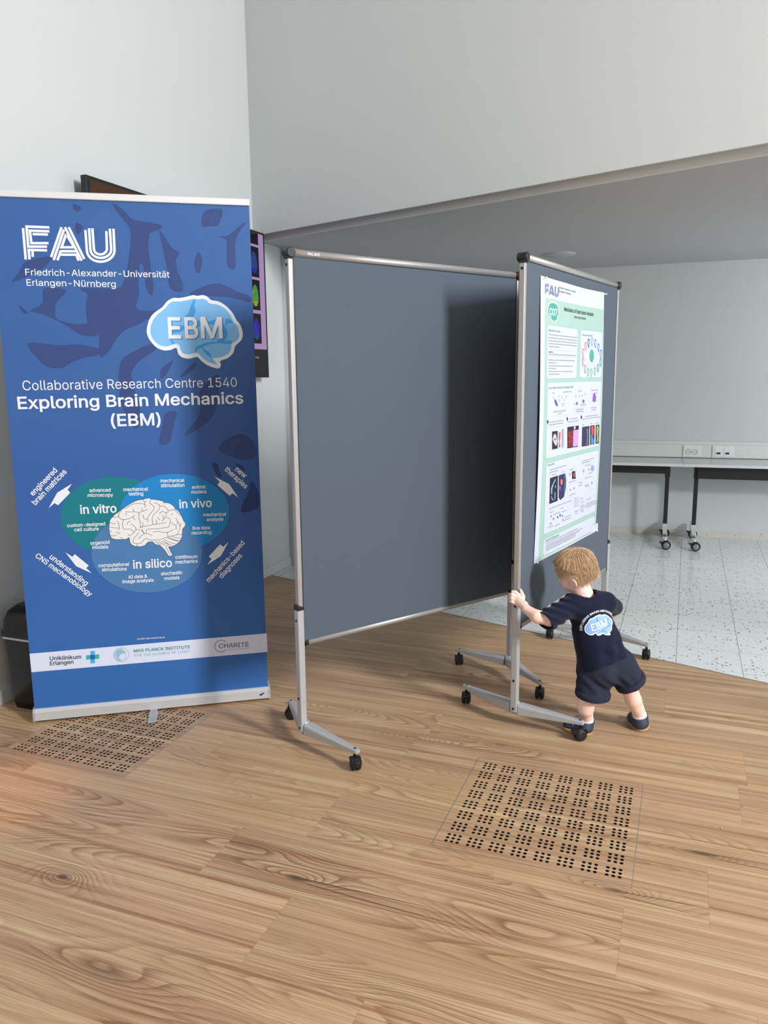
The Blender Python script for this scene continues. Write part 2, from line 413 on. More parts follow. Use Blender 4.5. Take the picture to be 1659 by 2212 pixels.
BK_ELL = [[(0.6281, 0.8479),(0.626, 0.8308),(0.6216, 0.8139),(0.6151, 0.7975),(0.6064, 0.7816),(0.5957, 0.7665),(0.583, 0.7523),(0.5685, 0.7392),(0.5524, 0.7273),(0.5347, 0.7166),(0.5157, 0.7074),(0.4956, 0.6997),(0.4746, 0.6936),(0.4528, 0.689),(0.4306, 0.6862),(0.4081, 0.685),(0.3855, 0.6856),(0.3632, 0.6878),(0.3412, 0.6917),(0.3198, 0.6971),(0.2993, 0.7042),(0.2797, 0.7127),(0.2614, 0.7226),(0.2443, 0.7337),(0.2289, 0.7461),(0.215, 0.7594),(0.203, 0.7737),(0.1928, 0.7888),(0.1846, 0.8045),(0.1784, 0.8207),(0.1744, 0.8372),(0.1724, 0.8539),(0.1726, 0.8706),(0.1749, 0.8872),(0.1793, 0.9036),(0.1858, 0.9194),(0.1943, 0.9347),(0.2046, 0.9493),(0.2168, 0.9631),(0.2308, 0.9758),(0.2463, 0.9875),(0.2632, 0.998),(0.2814, 1.0072),(0.3008, 1.0149),(0.3211, 1.0213),(0.3422, 1.026),(0.3639, 1.0293),(0.3859, 1.0309),(0.4081, 1.0308),(0.4302, 1.0292),(0.4521, 1.0258),(0.4736, 1.0209),(0.4943, 1.0144),(0.5142, 1.0064),(0.5331, 0.997),(0.5506, 0.9862),(0.5668, 0.9741),(0.5813, 0.9609),(0.5941, 0.9467),(0.605, 0.9315),(0.614, 0.9157),(0.6208, 0.8992),(0.6254, 0.8823),(0.6279, 0.8652)],
[(0.8894, 0.8508),(0.8874, 0.8336),(0.8832, 0.8167),(0.8766, 0.8002),(0.8679, 0.7843),(0.857, 0.7692),(0.8441, 0.755),(0.8293, 0.7418),(0.8128, 0.7298),(0.7946, 0.7192),(0.7752, 0.71),(0.7545, 0.7022),(0.7328, 0.6961),(0.7104, 0.6916),(0.6875, 0.6887),(0.6643, 0.6876),(0.641, 0.6881),(0.6178, 0.6904),(0.5951, 0.6943),(0.573, 0.6998),(0.5517, 0.7068),(0.5314, 0.7154),(0.5123, 0.7253),(0.4946, 0.7365),(0.4784, 0.7489),(0.464, 0.7623),(0.4514, 0.7766),(0.4407, 0.7917),(0.432, 0.8075),(0.4255, 0.8237),(0.4211, 0.8403),(0.4188, 0.857),(0.4188, 0.8738),(0.421, 0.8904),(0.4253, 0.9068),(0.4318, 0.9227),(0.4403, 0.938),(0.4509, 0.9526),(0.4633, 0.9664),(0.4775, 0.9792),(0.4933, 0.9909),(0.5107, 1.0014),(0.5294, 1.0105),(0.5493, 1.0183),(0.5702, 1.0247),(0.5919, 1.0295),(0.6142, 1.0327),(0.6369, 1.0343),(0.6598, 1.0342),(0.6827, 1.0325),(0.7054, 1.0292),(0.7276, 1.0243),(0.7491, 1.0178),(0.7698, 1.0098),(0.7893, 1.0003),(0.8076, 0.9894),(0.8245, 0.9773),(0.8397, 0.9641),(0.8531, 0.9498),(0.8645, 0.9346),(0.8739, 0.9187),(0.8812, 0.9022),(0.8862, 0.8853),(0.889, 0.8681)],
[(0.7598, 0.6706),(0.7577, 0.6527),(0.7534, 0.6352),(0.7467, 0.6181),(0.7378, 0.6016),(0.7267, 0.586),(0.7136, 0.5714),(0.6987, 0.5578),(0.682, 0.5456),(0.6637, 0.5347),(0.6441, 0.5253),(0.6232, 0.5175),(0.6014, 0.5113),(0.5789, 0.5068),(0.5559, 0.5041),(0.5325, 0.5032),(0.5091, 0.504),(0.4859, 0.5066),(0.4631, 0.5109),(0.4409, 0.5168),(0.4195, 0.5244),(0.3992, 0.5335),(0.3801, 0.544),(0.3624, 0.5558),(0.3463, 0.5689),(0.3319, 0.583),(0.3194, 0.598),(0.3087, 0.6138),(0.3002, 0.6303),(0.2937, 0.6472),(0.2894, 0.6645),(0.2873, 0.6819),(0.2874, 0.6994),(0.2897, 0.7166),(0.2942, 0.7336),(0.3008, 0.7501),(0.3095, 0.7659),(0.3201, 0.781),(0.3327, 0.7952),(0.3471, 0.8083),(0.3631, 0.8203),(0.3806, 0.831),(0.3994, 0.8404),(0.4194, 0.8483),(0.4405, 0.8546),(0.4623, 0.8594),(0.4847, 0.8625),(0.5075, 0.8639),(0.5305, 0.8637),(0.5535, 0.8617),(0.5762, 0.858),(0.5985, 0.8526),(0.6201, 0.8456),(0.6408, 0.8371),(0.6604, 0.827),(0.6786, 0.8156),(0.6955, 0.8028),(0.7106, 0.7889),(0.724, 0.7739),(0.7354, 0.758),(0.7448, 0.7414),(0.752, 0.7241),(0.7569, 0.7064),(0.7595, 0.6885)]]
BR_OUT = [(0.3708, 0.8229),(0.3756, 0.8426),(0.3857, 0.8545),(0.3981, 0.8663),(0.4127, 0.8755),(0.43, 0.8895),(0.4494, 0.901),(0.4713, 0.9137),(0.4955, 0.9237),(0.5168, 0.9265),(0.5407, 0.9311),(0.557, 0.9259),(0.5805, 0.9211),(0.6016, 0.9152),(0.6084, 0.9086),(0.6297, 0.9039),(0.6458, 0.8918),(0.6547, 0.8788),(0.6685, 0.8655),(0.6771, 0.8474),(0.6836, 0.8319),(0.6878, 0.8203),(0.6945, 0.8085),(0.6888, 0.7936),(0.6812, 0.7864),(0.6777, 0.7662),(0.6755, 0.7485),(0.6661, 0.7311),(0.6483, 0.7168),(0.6285, 0.7078),(0.6163, 0.7072),(0.6225, 0.6877),(0.63, 0.6693),(0.62, 0.6648),(0.6117, 0.6679),(0.6008, 0.689),(0.5806, 0.7144),(0.5594, 0.722),(0.547, 0.7354),(0.5266, 0.7328),(0.5164, 0.722),(0.5018, 0.7165),(0.4734, 0.7182),(0.4574, 0.728),(0.4513, 0.7434),(0.4499, 0.7586),(0.4377, 0.753),(0.4189, 0.7528),(0.3932, 0.7543),(0.3772, 0.7602),(0.371, 0.7731),(0.3687, 0.7907),(0.3687, 0.8081)]
BR_GYRI = [[(0.3857, 0.8545),(0.4019, 0.8524),(0.4116, 0.8582),(0.4147, 0.8704),(0.4273, 0.8847),(0.43, 0.8895)],
[(0.43, 0.8895),(0.449, 0.8936),(0.4709, 0.9062),(0.4946, 0.9101),(0.518, 0.9065),(0.527, 0.8999),(0.5241, 0.89)],
[(0.5168, 0.9265),(0.5244, 0.9149),(0.5259, 0.8999)],
[(0.5257, 0.9161),(0.5353, 0.9194)],
[(0.5547, 0.926),(0.5455, 0.9115),(0.5556, 0.901),(0.5644, 0.8894),(0.5588, 0.8759),(0.5461, 0.8615),(0.5357, 0.8469),(0.5326, 0.8346),(0.5344, 0.8244)],
[(0.5656, 0.9106),(0.5795, 0.9037),(0.5885, 0.8945),(0.5827, 0.8772),(0.5676, 0.8629),(0.5549, 0.8485),(0.5525, 0.8285),(0.5551, 0.812)],
[(0.5885, 0.8945),(0.605, 0.8912),(0.6188, 0.8805),(0.6231, 0.8728),(0.6472, 0.8741),(0.6523, 0.8789)],
[(0.6084, 0.9086),(0.6032, 0.9013)],
[(0.6231, 0.8728),(0.6203, 0.8641),(0.6129, 0.862),(0.6135, 0.8506),(0.6044, 0.8385),(0.604, 0.8309)],
[(0.6129, 0.862),(0.599, 0.8689),(0.5892, 0.8644),(0.5863, 0.857)],
[(0.4119, 0.8631),(0.4135, 0.8506),(0.4223, 0.8427),(0.4386, 0.8406),(0.4576, 0.8446),(0.4722, 0.8514),(0.4774, 0.8599)],
[(0.4722, 0.8514),(0.4806, 0.836)],
[(0.4431, 0.8752),(0.4594, 0.8732),(0.4876, 0.8718),(0.4978, 0.8651),(0.4966, 0.8464),(0.5001, 0.8262),(0.4998, 0.8011)],
[(0.4464, 0.8714),(0.4422, 0.8604)],
[(0.4744, 0.8874),(0.4771, 0.8736)],
[(0.4978, 0.8651),(0.5065, 0.8722),(0.5208, 0.8752),(0.5355, 0.8833)],
[(0.5097, 0.887),(0.5173, 0.8754)],
[(0.5162, 0.8579),(0.5165, 0.8429),(0.5315, 0.8346)],
[(0.3748, 0.8302),(0.3884, 0.8245),(0.3977, 0.824)],
[(0.402, 0.8363),(0.4097, 0.8284),(0.4109, 0.8109),(0.4099, 0.7959)],
[(0.3712, 0.8105),(0.3849, 0.8073),(0.4081, 0.8035)],
[(0.4315, 0.8397),(0.4257, 0.8226),(0.4269, 0.805),(0.4358, 0.797),(0.4547, 0.7973),(0.4726, 0.7825)],
[(0.4454, 0.8178),(0.4496, 0.8288),(0.4604, 0.832)],
[(0.4608, 0.8207),(0.4743, 0.81),(0.4805, 0.7946),(0.4725, 0.7812),(0.4527, 0.766)],
[(0.4997, 0.7999),(0.5072, 0.8058),(0.531, 0.807),(0.5551, 0.812),(0.5839, 0.8143),(0.6105, 0.818)],
[(0.5069, 0.8007),(0.5125, 0.8155),(0.5096, 0.8257)],
[(0.3702, 0.7956),(0.379, 0.7876)],
[(0.3976, 0.7866),(0.4136, 0.7795)],
[(0.3722, 0.773),(0.3848, 0.7698),(0.398, 0.7741)],
[(0.4125, 0.7632),(0.4237, 0.7551)],
[(0.4463, 0.7764),(0.4527, 0.766)],
[(0.4804, 0.7934),(0.4992, 0.7911),(0.5104, 0.7804),(0.5147, 0.7726)],
[(0.5076, 0.7932),(0.5148, 0.7751),(0.5313, 0.7717),(0.5475, 0.7632)],
[(0.5243, 0.7746),(0.5252, 0.7897),(0.5373, 0.7928),(0.5731, 0.7922),(0.5924, 0.7949),(0.6189, 0.7973),(0.627, 0.8121),(0.6292, 0.8296),(0.6213, 0.8389),(0.6118, 0.8406)],
[(0.5507, 0.7782),(0.5724, 0.7808),(0.596, 0.7745),(0.6177, 0.7746),(0.64, 0.786)],
[(0.4927, 0.7814),(0.4811, 0.7669),(0.4684, 0.7525),(0.4651, 0.7376),(0.4742, 0.7308),(0.4979, 0.7307),(0.5056, 0.7403),(0.523, 0.752),(0.5344, 0.7437),(0.5582, 0.7424),(0.5823, 0.7436),(0.6067, 0.7511)],
[(0.4896, 0.7513),(0.4999, 0.7634),(0.5147, 0.7726)],
[(0.4811, 0.7279),(0.4817, 0.7177)],
[(0.6067, 0.7511),(0.6166, 0.7543),(0.6125, 0.7672),(0.6177, 0.7746)],
[(0.6166, 0.7543),(0.6409, 0.758),(0.6556, 0.7623),(0.6664, 0.7821),(0.6696, 0.7971),(0.6653, 0.8075)],
[(0.6322, 0.8194),(0.6413, 0.8088),(0.653, 0.8031),(0.6519, 0.7829)],
[(0.6524, 0.836),(0.6601, 0.823),(0.6581, 0.8079)],
[(0.6597, 0.8154),(0.6727, 0.8097),(0.672, 0.797)],
[(0.6339, 0.8496),(0.6427, 0.858)],
[(0.6522, 0.8764),(0.6632, 0.8582),(0.6771, 0.8474)],
[(0.5981, 0.8539),(0.5997, 0.8387),(0.594, 0.8239)],
[(0.5738, 0.8463),(0.5848, 0.8306)],
[(0.5682, 0.8327),(0.5711, 0.82),(0.5646, 0.8115)],
[(0.5699, 0.7366),(0.5836, 0.7257),(0.6047, 0.7143),(0.6164, 0.7085)],
[(0.5842, 0.7346),(0.6075, 0.7218),(0.6312, 0.7127)],
[(0.599, 0.7426),(0.6246, 0.7259),(0.6461, 0.7195)],
[(0.6115, 0.7495),(0.6374, 0.7379),(0.6611, 0.7289)],
[(0.631, 0.7535),(0.6524, 0.7472),(0.674, 0.7434)],
[(0.6507, 0.76),(0.675, 0.7612)],
[(0.5581, 0.7399),(0.5693, 0.7265),(0.5831, 0.7168)],
[(0.594, 0.7378),(0.617, 0.7187)],
[(0.6187, 0.7504),(0.6517, 0.7345),(0.6688, 0.7361)],
[(0.602, 0.7093),(0.6127, 0.6857),(0.6215, 0.6698)],
[(0.3708, 0.8229),(0.3756, 0.8426),(0.3857, 0.8545),(0.3981, 0.8663),(0.4127, 0.8755),(0.43, 0.8895),(0.4494, 0.901),(0.4713, 0.9137),(0.4955, 0.9237),(0.5168, 0.9265),(0.5407, 0.9311),(0.557, 0.9259),(0.5805, 0.9211),(0.6016, 0.9152),(0.6084, 0.9086),(0.6297, 0.9039),(0.6458, 0.8918),(0.6547, 0.8788),(0.6685, 0.8655),(0.6771, 0.8474),(0.6836, 0.8319),(0.6878, 0.8203),(0.6945, 0.8085),(0.6888, 0.7936),(0.6812, 0.7864),(0.6777, 0.7662),(0.6755, 0.7485),(0.6661, 0.7311),(0.6483, 0.7168),(0.6285, 0.7078),(0.6163, 0.7072),(0.6225, 0.6877),(0.63, 0.6693),(0.62, 0.6648),(0.6117, 0.6679),(0.6008, 0.689),(0.5806, 0.7144),(0.5594, 0.722),(0.547, 0.7354),(0.5266, 0.7328),(0.5164, 0.722),(0.5018, 0.7165),(0.4734, 0.7182),(0.4574, 0.728),(0.4513, 0.7434),(0.4499, 0.7586),(0.4377, 0.753),(0.4189, 0.7528),(0.3932, 0.7543),(0.3772, 0.7602),(0.371, 0.7731),(0.3687, 0.7907),(0.3687, 0.8081),(0.3708, 0.8229)]]
BK_STRIP = [(0.0003, 0.264),(1.0351, 0.2686),(1.036, 0.178),(0.0011, 0.1785)]
BK_TEXT = [('university_lettering', 'Friedrich-Alexander-Universität', (0.1138, 1.8731),(0.6849, 1.8739), 0.35, 'w', 0.0254),('university_lettering', 'Erlangen-Nürnberg', (0.1151, 1.8319),(0.4637, 1.8308), 0.35, 'w', 0.0255),('logo_lettering', 'E', (0.666, 1.6219),(0.7197, 1.6219), 1, 'w', 0.0849),('logo_lettering', 'B', (0.7358, 1.6222),(0.7922, 1.6225), 1, 'w', 0.0853),('logo_lettering', 'M', (0.803, 1.6228),(0.8952, 1.6229), 1, 'w', 0.0857),('title_lettering', 'Collaborative Research Centre 1540', (0.0661, 1.4075),(0.9473, 1.4113), 0, 'w', 0.04),('title_lettering', 'Exploring Brain Mechanics', (0.041, 1.3312),(0.9722, 1.3379), 1, 'w', 0.0489),('title_lettering', '(EBM)', (0.4068, 1.2503),(0.6132, 1.2513), 1, 'w', 0.0503),('diagram_lettering', 'engineered', (0.0707, 0.961),(0.1768, 1.0657), 1, 'w', 0),('diagram_lettering', 'brain matrices', (0.077, 0.921),(0.2142, 1.0581), 1, 'w', 0),('diagram_lettering', 'new', (0.921, 1.0411),(0.9625, 1.0024), 1, 'w', 0),('diagram_lettering', 'therapies', (0.8746, 1.0443),(0.9642, 0.9543), 1, 'w', 0),('diagram_lettering', 'understanding', (0.1131, 0.6889),(0.2541, 0.5532), 1, 'w', 0),('diagram_lettering', 'CNS mechanobiology', (0.0563, 0.697),(0.2684, 0.5034), 1, 'w', 0),('diagram_lettering', 'mechanics-based', (0.7839, 0.5313),(0.9527, 0.7039), 1, 'w', 0),('diagram_lettering', 'diagnoses', (0.8422, 0.546),(0.9396, 0.6453), 1, 'w', 0),('diagram_lettering', 'advanced', (0.2983, 0.9686),(0.3859, 0.9671), 1, 'w', 0),('diagram_lettering', 'microscopy', (0.2897, 0.9478),(0.3953, 0.9454), 1, 'w', 0),('diagram_lettering', 'mechanical', (0.4392, 0.9664),(0.5432, 0.965), 1, 'w', 0),('diagram_lettering', 'testing', (0.4597, 0.9464),(0.5215, 0.9452), 1, 'w', 0),('diagram_lettering', 'mechanical', (0.5973, 0.999),(0.7002, 0.9972), 1, 'w', 0),('diagram_lettering', 'stimulation', (0.5975, 0.9774),(0.6991, 0.9755), 1, 'w', 0),('diagram_lettering', 'animal', (0.73, 0.9649),(0.7902, 0.9647), 1, 'w', 0),('diagram_lettering', 'models', (0.7274, 0.9432),(0.7929, 0.9427), 1, 'w', 0),('diagram_lettering', 'in vitro', (0.2548, 0.8749),(0.4051, 0.8744), 1, 'w', 0),('diagram_lettering', 'in vivo', (0.6716, 0.8802),(0.8134, 0.8797), 1, 'w', 0),('diagram_lettering', 'mechanical', (0.7726, 0.8384),(0.8749, 0.8364), 1, 'w', 0),('diagram_lettering', 'analysis', (0.7875, 0.8155),(0.8608, 0.8141), 1, 'w', 0),('diagram_lettering', 'live data', (0.7242, 0.7792),(0.8002, 0.7783), 1, 'w', 0),('diagram_lettering', 'recording', (0.7186, 0.7582),(0.8053, 0.7566), 1, 'w', 0),('diagram_lettering', 'custom-designed', (0.1962, 0.8192),(0.3538, 0.8193), 1, 'w', 0),('diagram_lettering', 'cell culture', (0.2245, 0.7994),(0.3258, 0.7985), 1, 'w', 0),('diagram_lettering', 'organoid', (0.2863, 0.7358),(0.3664, 0.7366), 1, 'w', 0),('diagram_lettering', 'models', (0.2929, 0.7169),(0.3599, 0.716), 1, 'w', 0),('diagram_lettering', 'computational', (0.3131, 0.6339),(0.4429, 0.6325), 1, 'w', 0),('diagram_lettering', 'simulations', (0.3256, 0.6142),(0.4306, 0.612), 1, 'w', 0),('diagram_lettering', 'in silico', (0.4582, 0.6181),(0.6257, 0.6159), 1, 'w', 0),('diagram_lettering', 'continuum', (0.642, 0.6515),(0.7389, 0.6494), 1, 'w', 0),('diagram_lettering', 'mechanics', (0.6407, 0.6285),(0.7386, 0.6278), 1, 'w', 0),('diagram_lettering', 'stochastic', (0.5756, 0.5793),(0.6691, 0.5794), 1, 'w', 0),('diagram_lettering', 'models', (0.5893, 0.5567),(0.655, 0.557), 1, 'w', 0),('diagram_lettering', 'AI data &', (0.4348, 0.5738),(0.5162, 0.573), 1, 'w', 0),('diagram_lettering', 'image analysis', (0.4085, 0.5542),(0.5426, 0.5528), 1, 'w', 0),('diagram_lettering', 'crc1540-ebm.research.fau.eu', (0.455, 0.2887),(0.5757, 0.2872), 1, 'w', 0),('sponsor_lettering', 'Uniklinikum', (0.0813, 0.2265),(0.2118, 0.2223), 0.6, 'k', 0.0175),('sponsor_lettering', 'Erlangen', (0.0802, 0.2033),(0.1784, 0.2021), 0.6, 'k', 0.0177),('sponsor_lettering', 'MAX PLANCK INSTITUTE', (0.4379, 0.2307),(0.6844, 0.2281), 0.8, 't', 0.0138),('sponsor_lettering', 'FOR THE SCIENCE OF LIGHT', (0.4381, 0.2094),(0.6834, 0.2083), 0, 'l', 0.0122),('sponsor_lettering', 'CHARITÉ', (0.8132, 0.2165),(0.9493, 0.2127), 0.1, 'g', 0.0208)]
BK_CROSS = [[(0.2527, 0.2533),(0.2717, 0.2523),(0.2678, 0.1952),(0.2488, 0.1962)],
[(0.2332, 0.2357),(0.2889, 0.2346),(0.2875, 0.2144),(0.2318, 0.2156)],
[(0.2515, 0.2348),(0.2705, 0.2347),(0.2691, 0.2145),(0.2501, 0.2147)]]
BK_SEAL = [(0.3822, 0.2244),(0.415, 0.223)]
BK_SEALHEAD = [[(0.3587, 0.2246),(0.3607, 0.2375),(0.3697, 0.2472),(0.3818, 0.2487),(0.3935, 0.2437),(0.4002, 0.2352),(0.3926, 0.2294),(0.3829, 0.2276),(0.3752, 0.2204),(0.3698, 0.2104),(0.3638, 0.211)],
[(0.3956, 0.2383),(0.4011, 0.2312),(0.3993, 0.2209),(0.4024, 0.2127),(0.3982, 0.2038),(0.3909, 0.2032)],
[(0.3636, 0.2084),(0.372, 0.2076),(0.3811, 0.2002),(0.3785, 0.1964),(0.3691, 0.2)]]
BK_CRING = [(0.8231, 0.2256),(0.8514, 0.2248)]
BK_CLINE = [(0.8466, 0.2051),(0.9513, 0.2032)]
PO_GREEN = [(0.2005, 1.8216),(0.9709, 1.8194),(1.033, 0.6875),(0.2163, 0.7023)]
PO_BOX = [[(0.2241, 1.709),(0.6117, 1.7128),(0.6069, 1.4866),(0.231, 1.4881)],
[(0.6511, 1.7124),(0.9713, 1.7091),(0.9825, 1.4877),(0.6495, 1.4897)],
[(0.2333, 1.4731),(0.9828, 1.4684),(0.9928, 1.1413),(0.2476, 1.1477)],
[(0.2463, 1.1328),(1.005, 1.1161),(1.0211, 0.8036),(0.2533, 0.8076)],
[(0.2516, 0.7886),(1.0282, 0.7785),(1.0173, 0.6942),(0.2503, 0.7193)]]
PO_SBOX = [(0.8957, 0.7361),(1.0165, 0.7369),(1.0198, 0.6938),(0.898, 0.7003)]
PO_TEXT = [('Friedrich-Alexander-Universität', (0.3538, 1.8725),(0.5595, 1.8719), 0, 'k', 0.0083),('Erlangen-Nürnberg', (0.3551, 1.8562),(0.4942, 1.8574), 0, 'k', 0.0083),('Mechanics of brain tumor invasion', (0.4193, 1.7819),(0.8228, 1.7806), 0.5, 'k', 0.0173),('Dieter Henrik Heiland', (0.5529, 1.7586),(0.7136, 1.758), 0.2, 'k', 0.011),('C07', (0.2471, 1.7532),(0.3385, 1.7534), 1, 'w', 0.0284),('Motivation & Aims', (0.2432, 1.6838),(0.3783, 1.6854), 0, 't', 0.0109),('Interactions within EBM', (0.6707, 1.6825),(0.812, 1.6838), 0, 't', 0.0092),('Current State of Research & Preliminary Work', (0.2506, 1.4436),(0.5681, 1.442), 0, 't', 0.0104),('Project Plan', (0.2683, 1.1104),(0.3474, 1.1081), 0, 't', 0.01),('Selected Publications', (0.2736, 0.7697),(0.4315, 0.7654), 0, 't', 0.0116),('Hypothesis', (0.2443, 1.5967),(0.2981, 1.5967), 0.3, 'k', 0.0064)]
PO_FAU = [(0.1997, 1.834),(0.3509, 1.8362),(0.1968, 1.8771)]
PO_C07 = [(0.2505, 1.797),(0.2774, 1.8045),(0.2996, 1.8049),(0.328, 1.8005),(0.3461, 1.7877),(0.3533, 1.768),(0.3402, 1.7531),(0.3356, 1.7387),(0.3106, 1.7323),(0.3153, 1.7221),(0.2966, 1.7316),(0.2712, 1.7372),(0.2677, 1.7489),(0.2457, 1.7496),(0.2329, 1.7625),(0.2365, 1.7804)]
PO_DROP = [('a', 0.8107, 1.6628),('b', 0.8582, 1.6563),('b', 0.9068, 1.6369),('b', 0.9415, 1.6085),('e', 0.9427, 1.5661),('e', 0.9085, 1.5376),('g', 0.8623, 1.5223),('g', 0.811, 1.5153),('g', 0.7662, 1.5176),('p', 0.7229, 1.5333),('m', 0.6909, 1.5667),('s', 0.6882, 1.6079),('s', 0.7224, 1.6388),('n', 0.7636, 1.6557)]
PO_DC = (0.8113, 1.5922)
PO_LINES = [[(0.2404, 1.6693),(0.6046, 1.6703)],
[(0.2413, 1.6564),(0.6007, 1.6571)],
[(0.2422, 1.6435),(0.5986, 1.6451)],
[(0.243, 1.6316),(0.5997, 1.6332)],
[(0.2438, 1.6206),(0.3735, 1.6203)],
[(0.245, 1.5867),(0.5877, 1.5884)],
[(0.2465, 1.5646),(0.5772, 1.5633)],
[(0.2474, 1.5526),(0.3441, 1.5514)],
[(0.2483, 1.5395),(0.557, 1.5392)],
[(0.249, 1.5284),(0.3459, 1.5277)],
[(0.2499, 1.5163),(0.5464, 1.5153)],
[(0.2507, 1.5042),(0.3856, 1.5034)],
[(0.2986, 1.4237),(0.3277, 1.4236)],
[(0.4339, 1.4251),(0.5448, 1.4242)],
[(0.6332, 1.425),(0.6892, 1.4247)],
[(0.812, 1.4256),(0.9071, 1.4246)],
[(0.3231, 1.3419),(0.4749, 1.3394)],
[(0.3696, 1.331),(0.422, 1.3303)],
[(0.6107, 1.339),(0.7231, 1.3387)],
[(0.6146, 1.3301),(0.721, 1.3285)],
[(0.8212, 1.3396),(0.903, 1.3382)],
[(0.8323, 1.3296),(0.8902, 1.3288)],
[(0.2709, 1.2989),(0.4459, 1.2979)],
[(0.2613, 1.2879),(0.4537, 1.2861)],
[(0.5304, 1.3003),(0.6359, 1.2992)],
[(0.5053, 1.2873),(0.6556, 1.2867)],
[(0.7397, 1.3016),(0.9247, 1.2999)],
[(0.7056, 1.2905),(0.9613, 1.2888)],
[(0.6705, 1.3586),(0.7533, 1.3589)],
[(0.7052, 1.2627),(0.7373, 1.262)],
[(0.8194, 1.2624),(0.8464, 1.2618)],
[(0.8943, 1.2614),(0.9433, 1.2605)],
[(0.2933, 1.0894),(0.5028, 1.0873)],
[(0.2942, 1.0771),(0.4042, 1.0766)],
[(0.3191, 1.0632),(0.3743, 1.0605)],
[(0.4401, 1.0629),(0.4821, 1.0607)],
[(0.5481, 1.0614),(0.6129, 1.0601)],
[(0.7162, 1.0879),(0.889, 1.0853)],
[(0.7172, 1.078),(0.8475, 1.0761)],
[(0.7777, 1.0596),(0.8457, 1.0571)],
[(0.8198, 1.0152),(0.8811, 1.0148)],
[(0.7655, 0.9974),(0.86, 0.9955)],
[(0.5397, 1.0043),(0.6321, 1.0018)],
[(0.6762, 0.9832),(0.7303, 0.9822)],
[(0.6772, 0.972),(0.7316, 0.9691)],
[(0.5552, 0.9416),(0.6274, 0.9393)],
[(0.2996, 0.9134),(0.5816, 0.9115)],
[(0.4407, 0.8937),(0.4764, 0.8919)],
[(0.31, 0.8948),(0.3497, 0.8922)],
[(0.3538, 0.8789),(0.4388, 0.8775)],
[(0.4582, 0.8757),(0.524, 0.8741)],
[(0.4902, 0.8435),(0.5878, 0.841)],
[(0.4913, 0.8302),(0.5855, 0.8284)],
[(0.6252, 0.8492),(0.6926, 0.8476)],
[(0.6403, 0.837),(0.683, 0.8354)],
[(0.7127, 0.902),(0.7531, 0.9002)],
[(0.8069, 0.8839),(0.8761, 0.8821)],
[(0.7145, 0.883),(0.766, 0.8821)],
[(0.8089, 0.8646),(0.9453, 0.8622)],
[(0.8099, 0.8555),(0.9785, 0.8536)],
[(0.8109, 0.8452),(0.9796, 0.8442)],
[(0.7162, 0.8653),(0.7679, 0.8629)],
[(0.7172, 0.8552),(0.8025, 0.8541)],
[(0.7182, 0.845),(0.766, 0.8442)],
[(0.7191, 0.8361),(0.7745, 0.834)],
[(0.3025, 0.8287),(0.3607, 0.827)],
[(0.3734, 0.8225),(0.4335, 0.8219)],
[(0.2801, 0.7617),(0.6727, 0.7548)],
[(0.2806, 0.7535),(0.7503, 0.7414)],
[(0.2812, 0.7454),(0.7034, 0.7344)],
[(0.2817, 0.7373),(0.6468, 0.7269)],
[(0.2823, 0.7291),(0.6546, 0.7192)]]
PO_RULES = [[(0.2435, 1.6086),(0.5975, 1.6086)],
[(0.2454, 1.5811),(0.5916, 1.5819)],
[(0.2543, 1.2771),(0.4602, 1.2766)],
[(0.4916, 1.2779),(0.6598, 1.2755)],
[(0.7006, 1.2769),(0.9699, 1.276)],
[(0.3031, 1.3243),(0.505, 1.324)],
[(0.304, 1.3494),(0.503, 1.3474)],
[(0.5819, 1.3236),(0.7473, 1.3227)],
[(0.5796, 1.3485),(0.748, 1.3473)],
[(0.8163, 1.323),(0.9082, 1.3225)],
[(0.8137, 1.347),(0.9091, 1.3457)],
[(0.2863, 1.2652),(0.2929, 1.172)],
[(0.2945, 1.0726),(0.6362, 1.0707)],
[(0.7178, 1.0718),(0.9144, 1.0676)],
[(0.2972, 0.9047),(0.5962, 0.901)],
[(0.7133, 0.8957),(0.9541, 0.8911)],
[(0.4535, 0.9352),(0.6488, 0.9352)],
[(0.7681, 0.9346),(0.9098, 0.9319)],
[(0.5339, 0.9944),(0.6506, 0.9911)],
[(0.5317, 0.9411),(0.5274, 0.9916)],
[(0.8876, 0.9911),(0.9073, 0.9902)],
[(0.9188, 0.7415),(0.9955, 0.7408)],
[(0.966, 0.7137),(1.007, 0.7121)],
[(0.9548, 0.705),(1.0079, 0.7039)]]
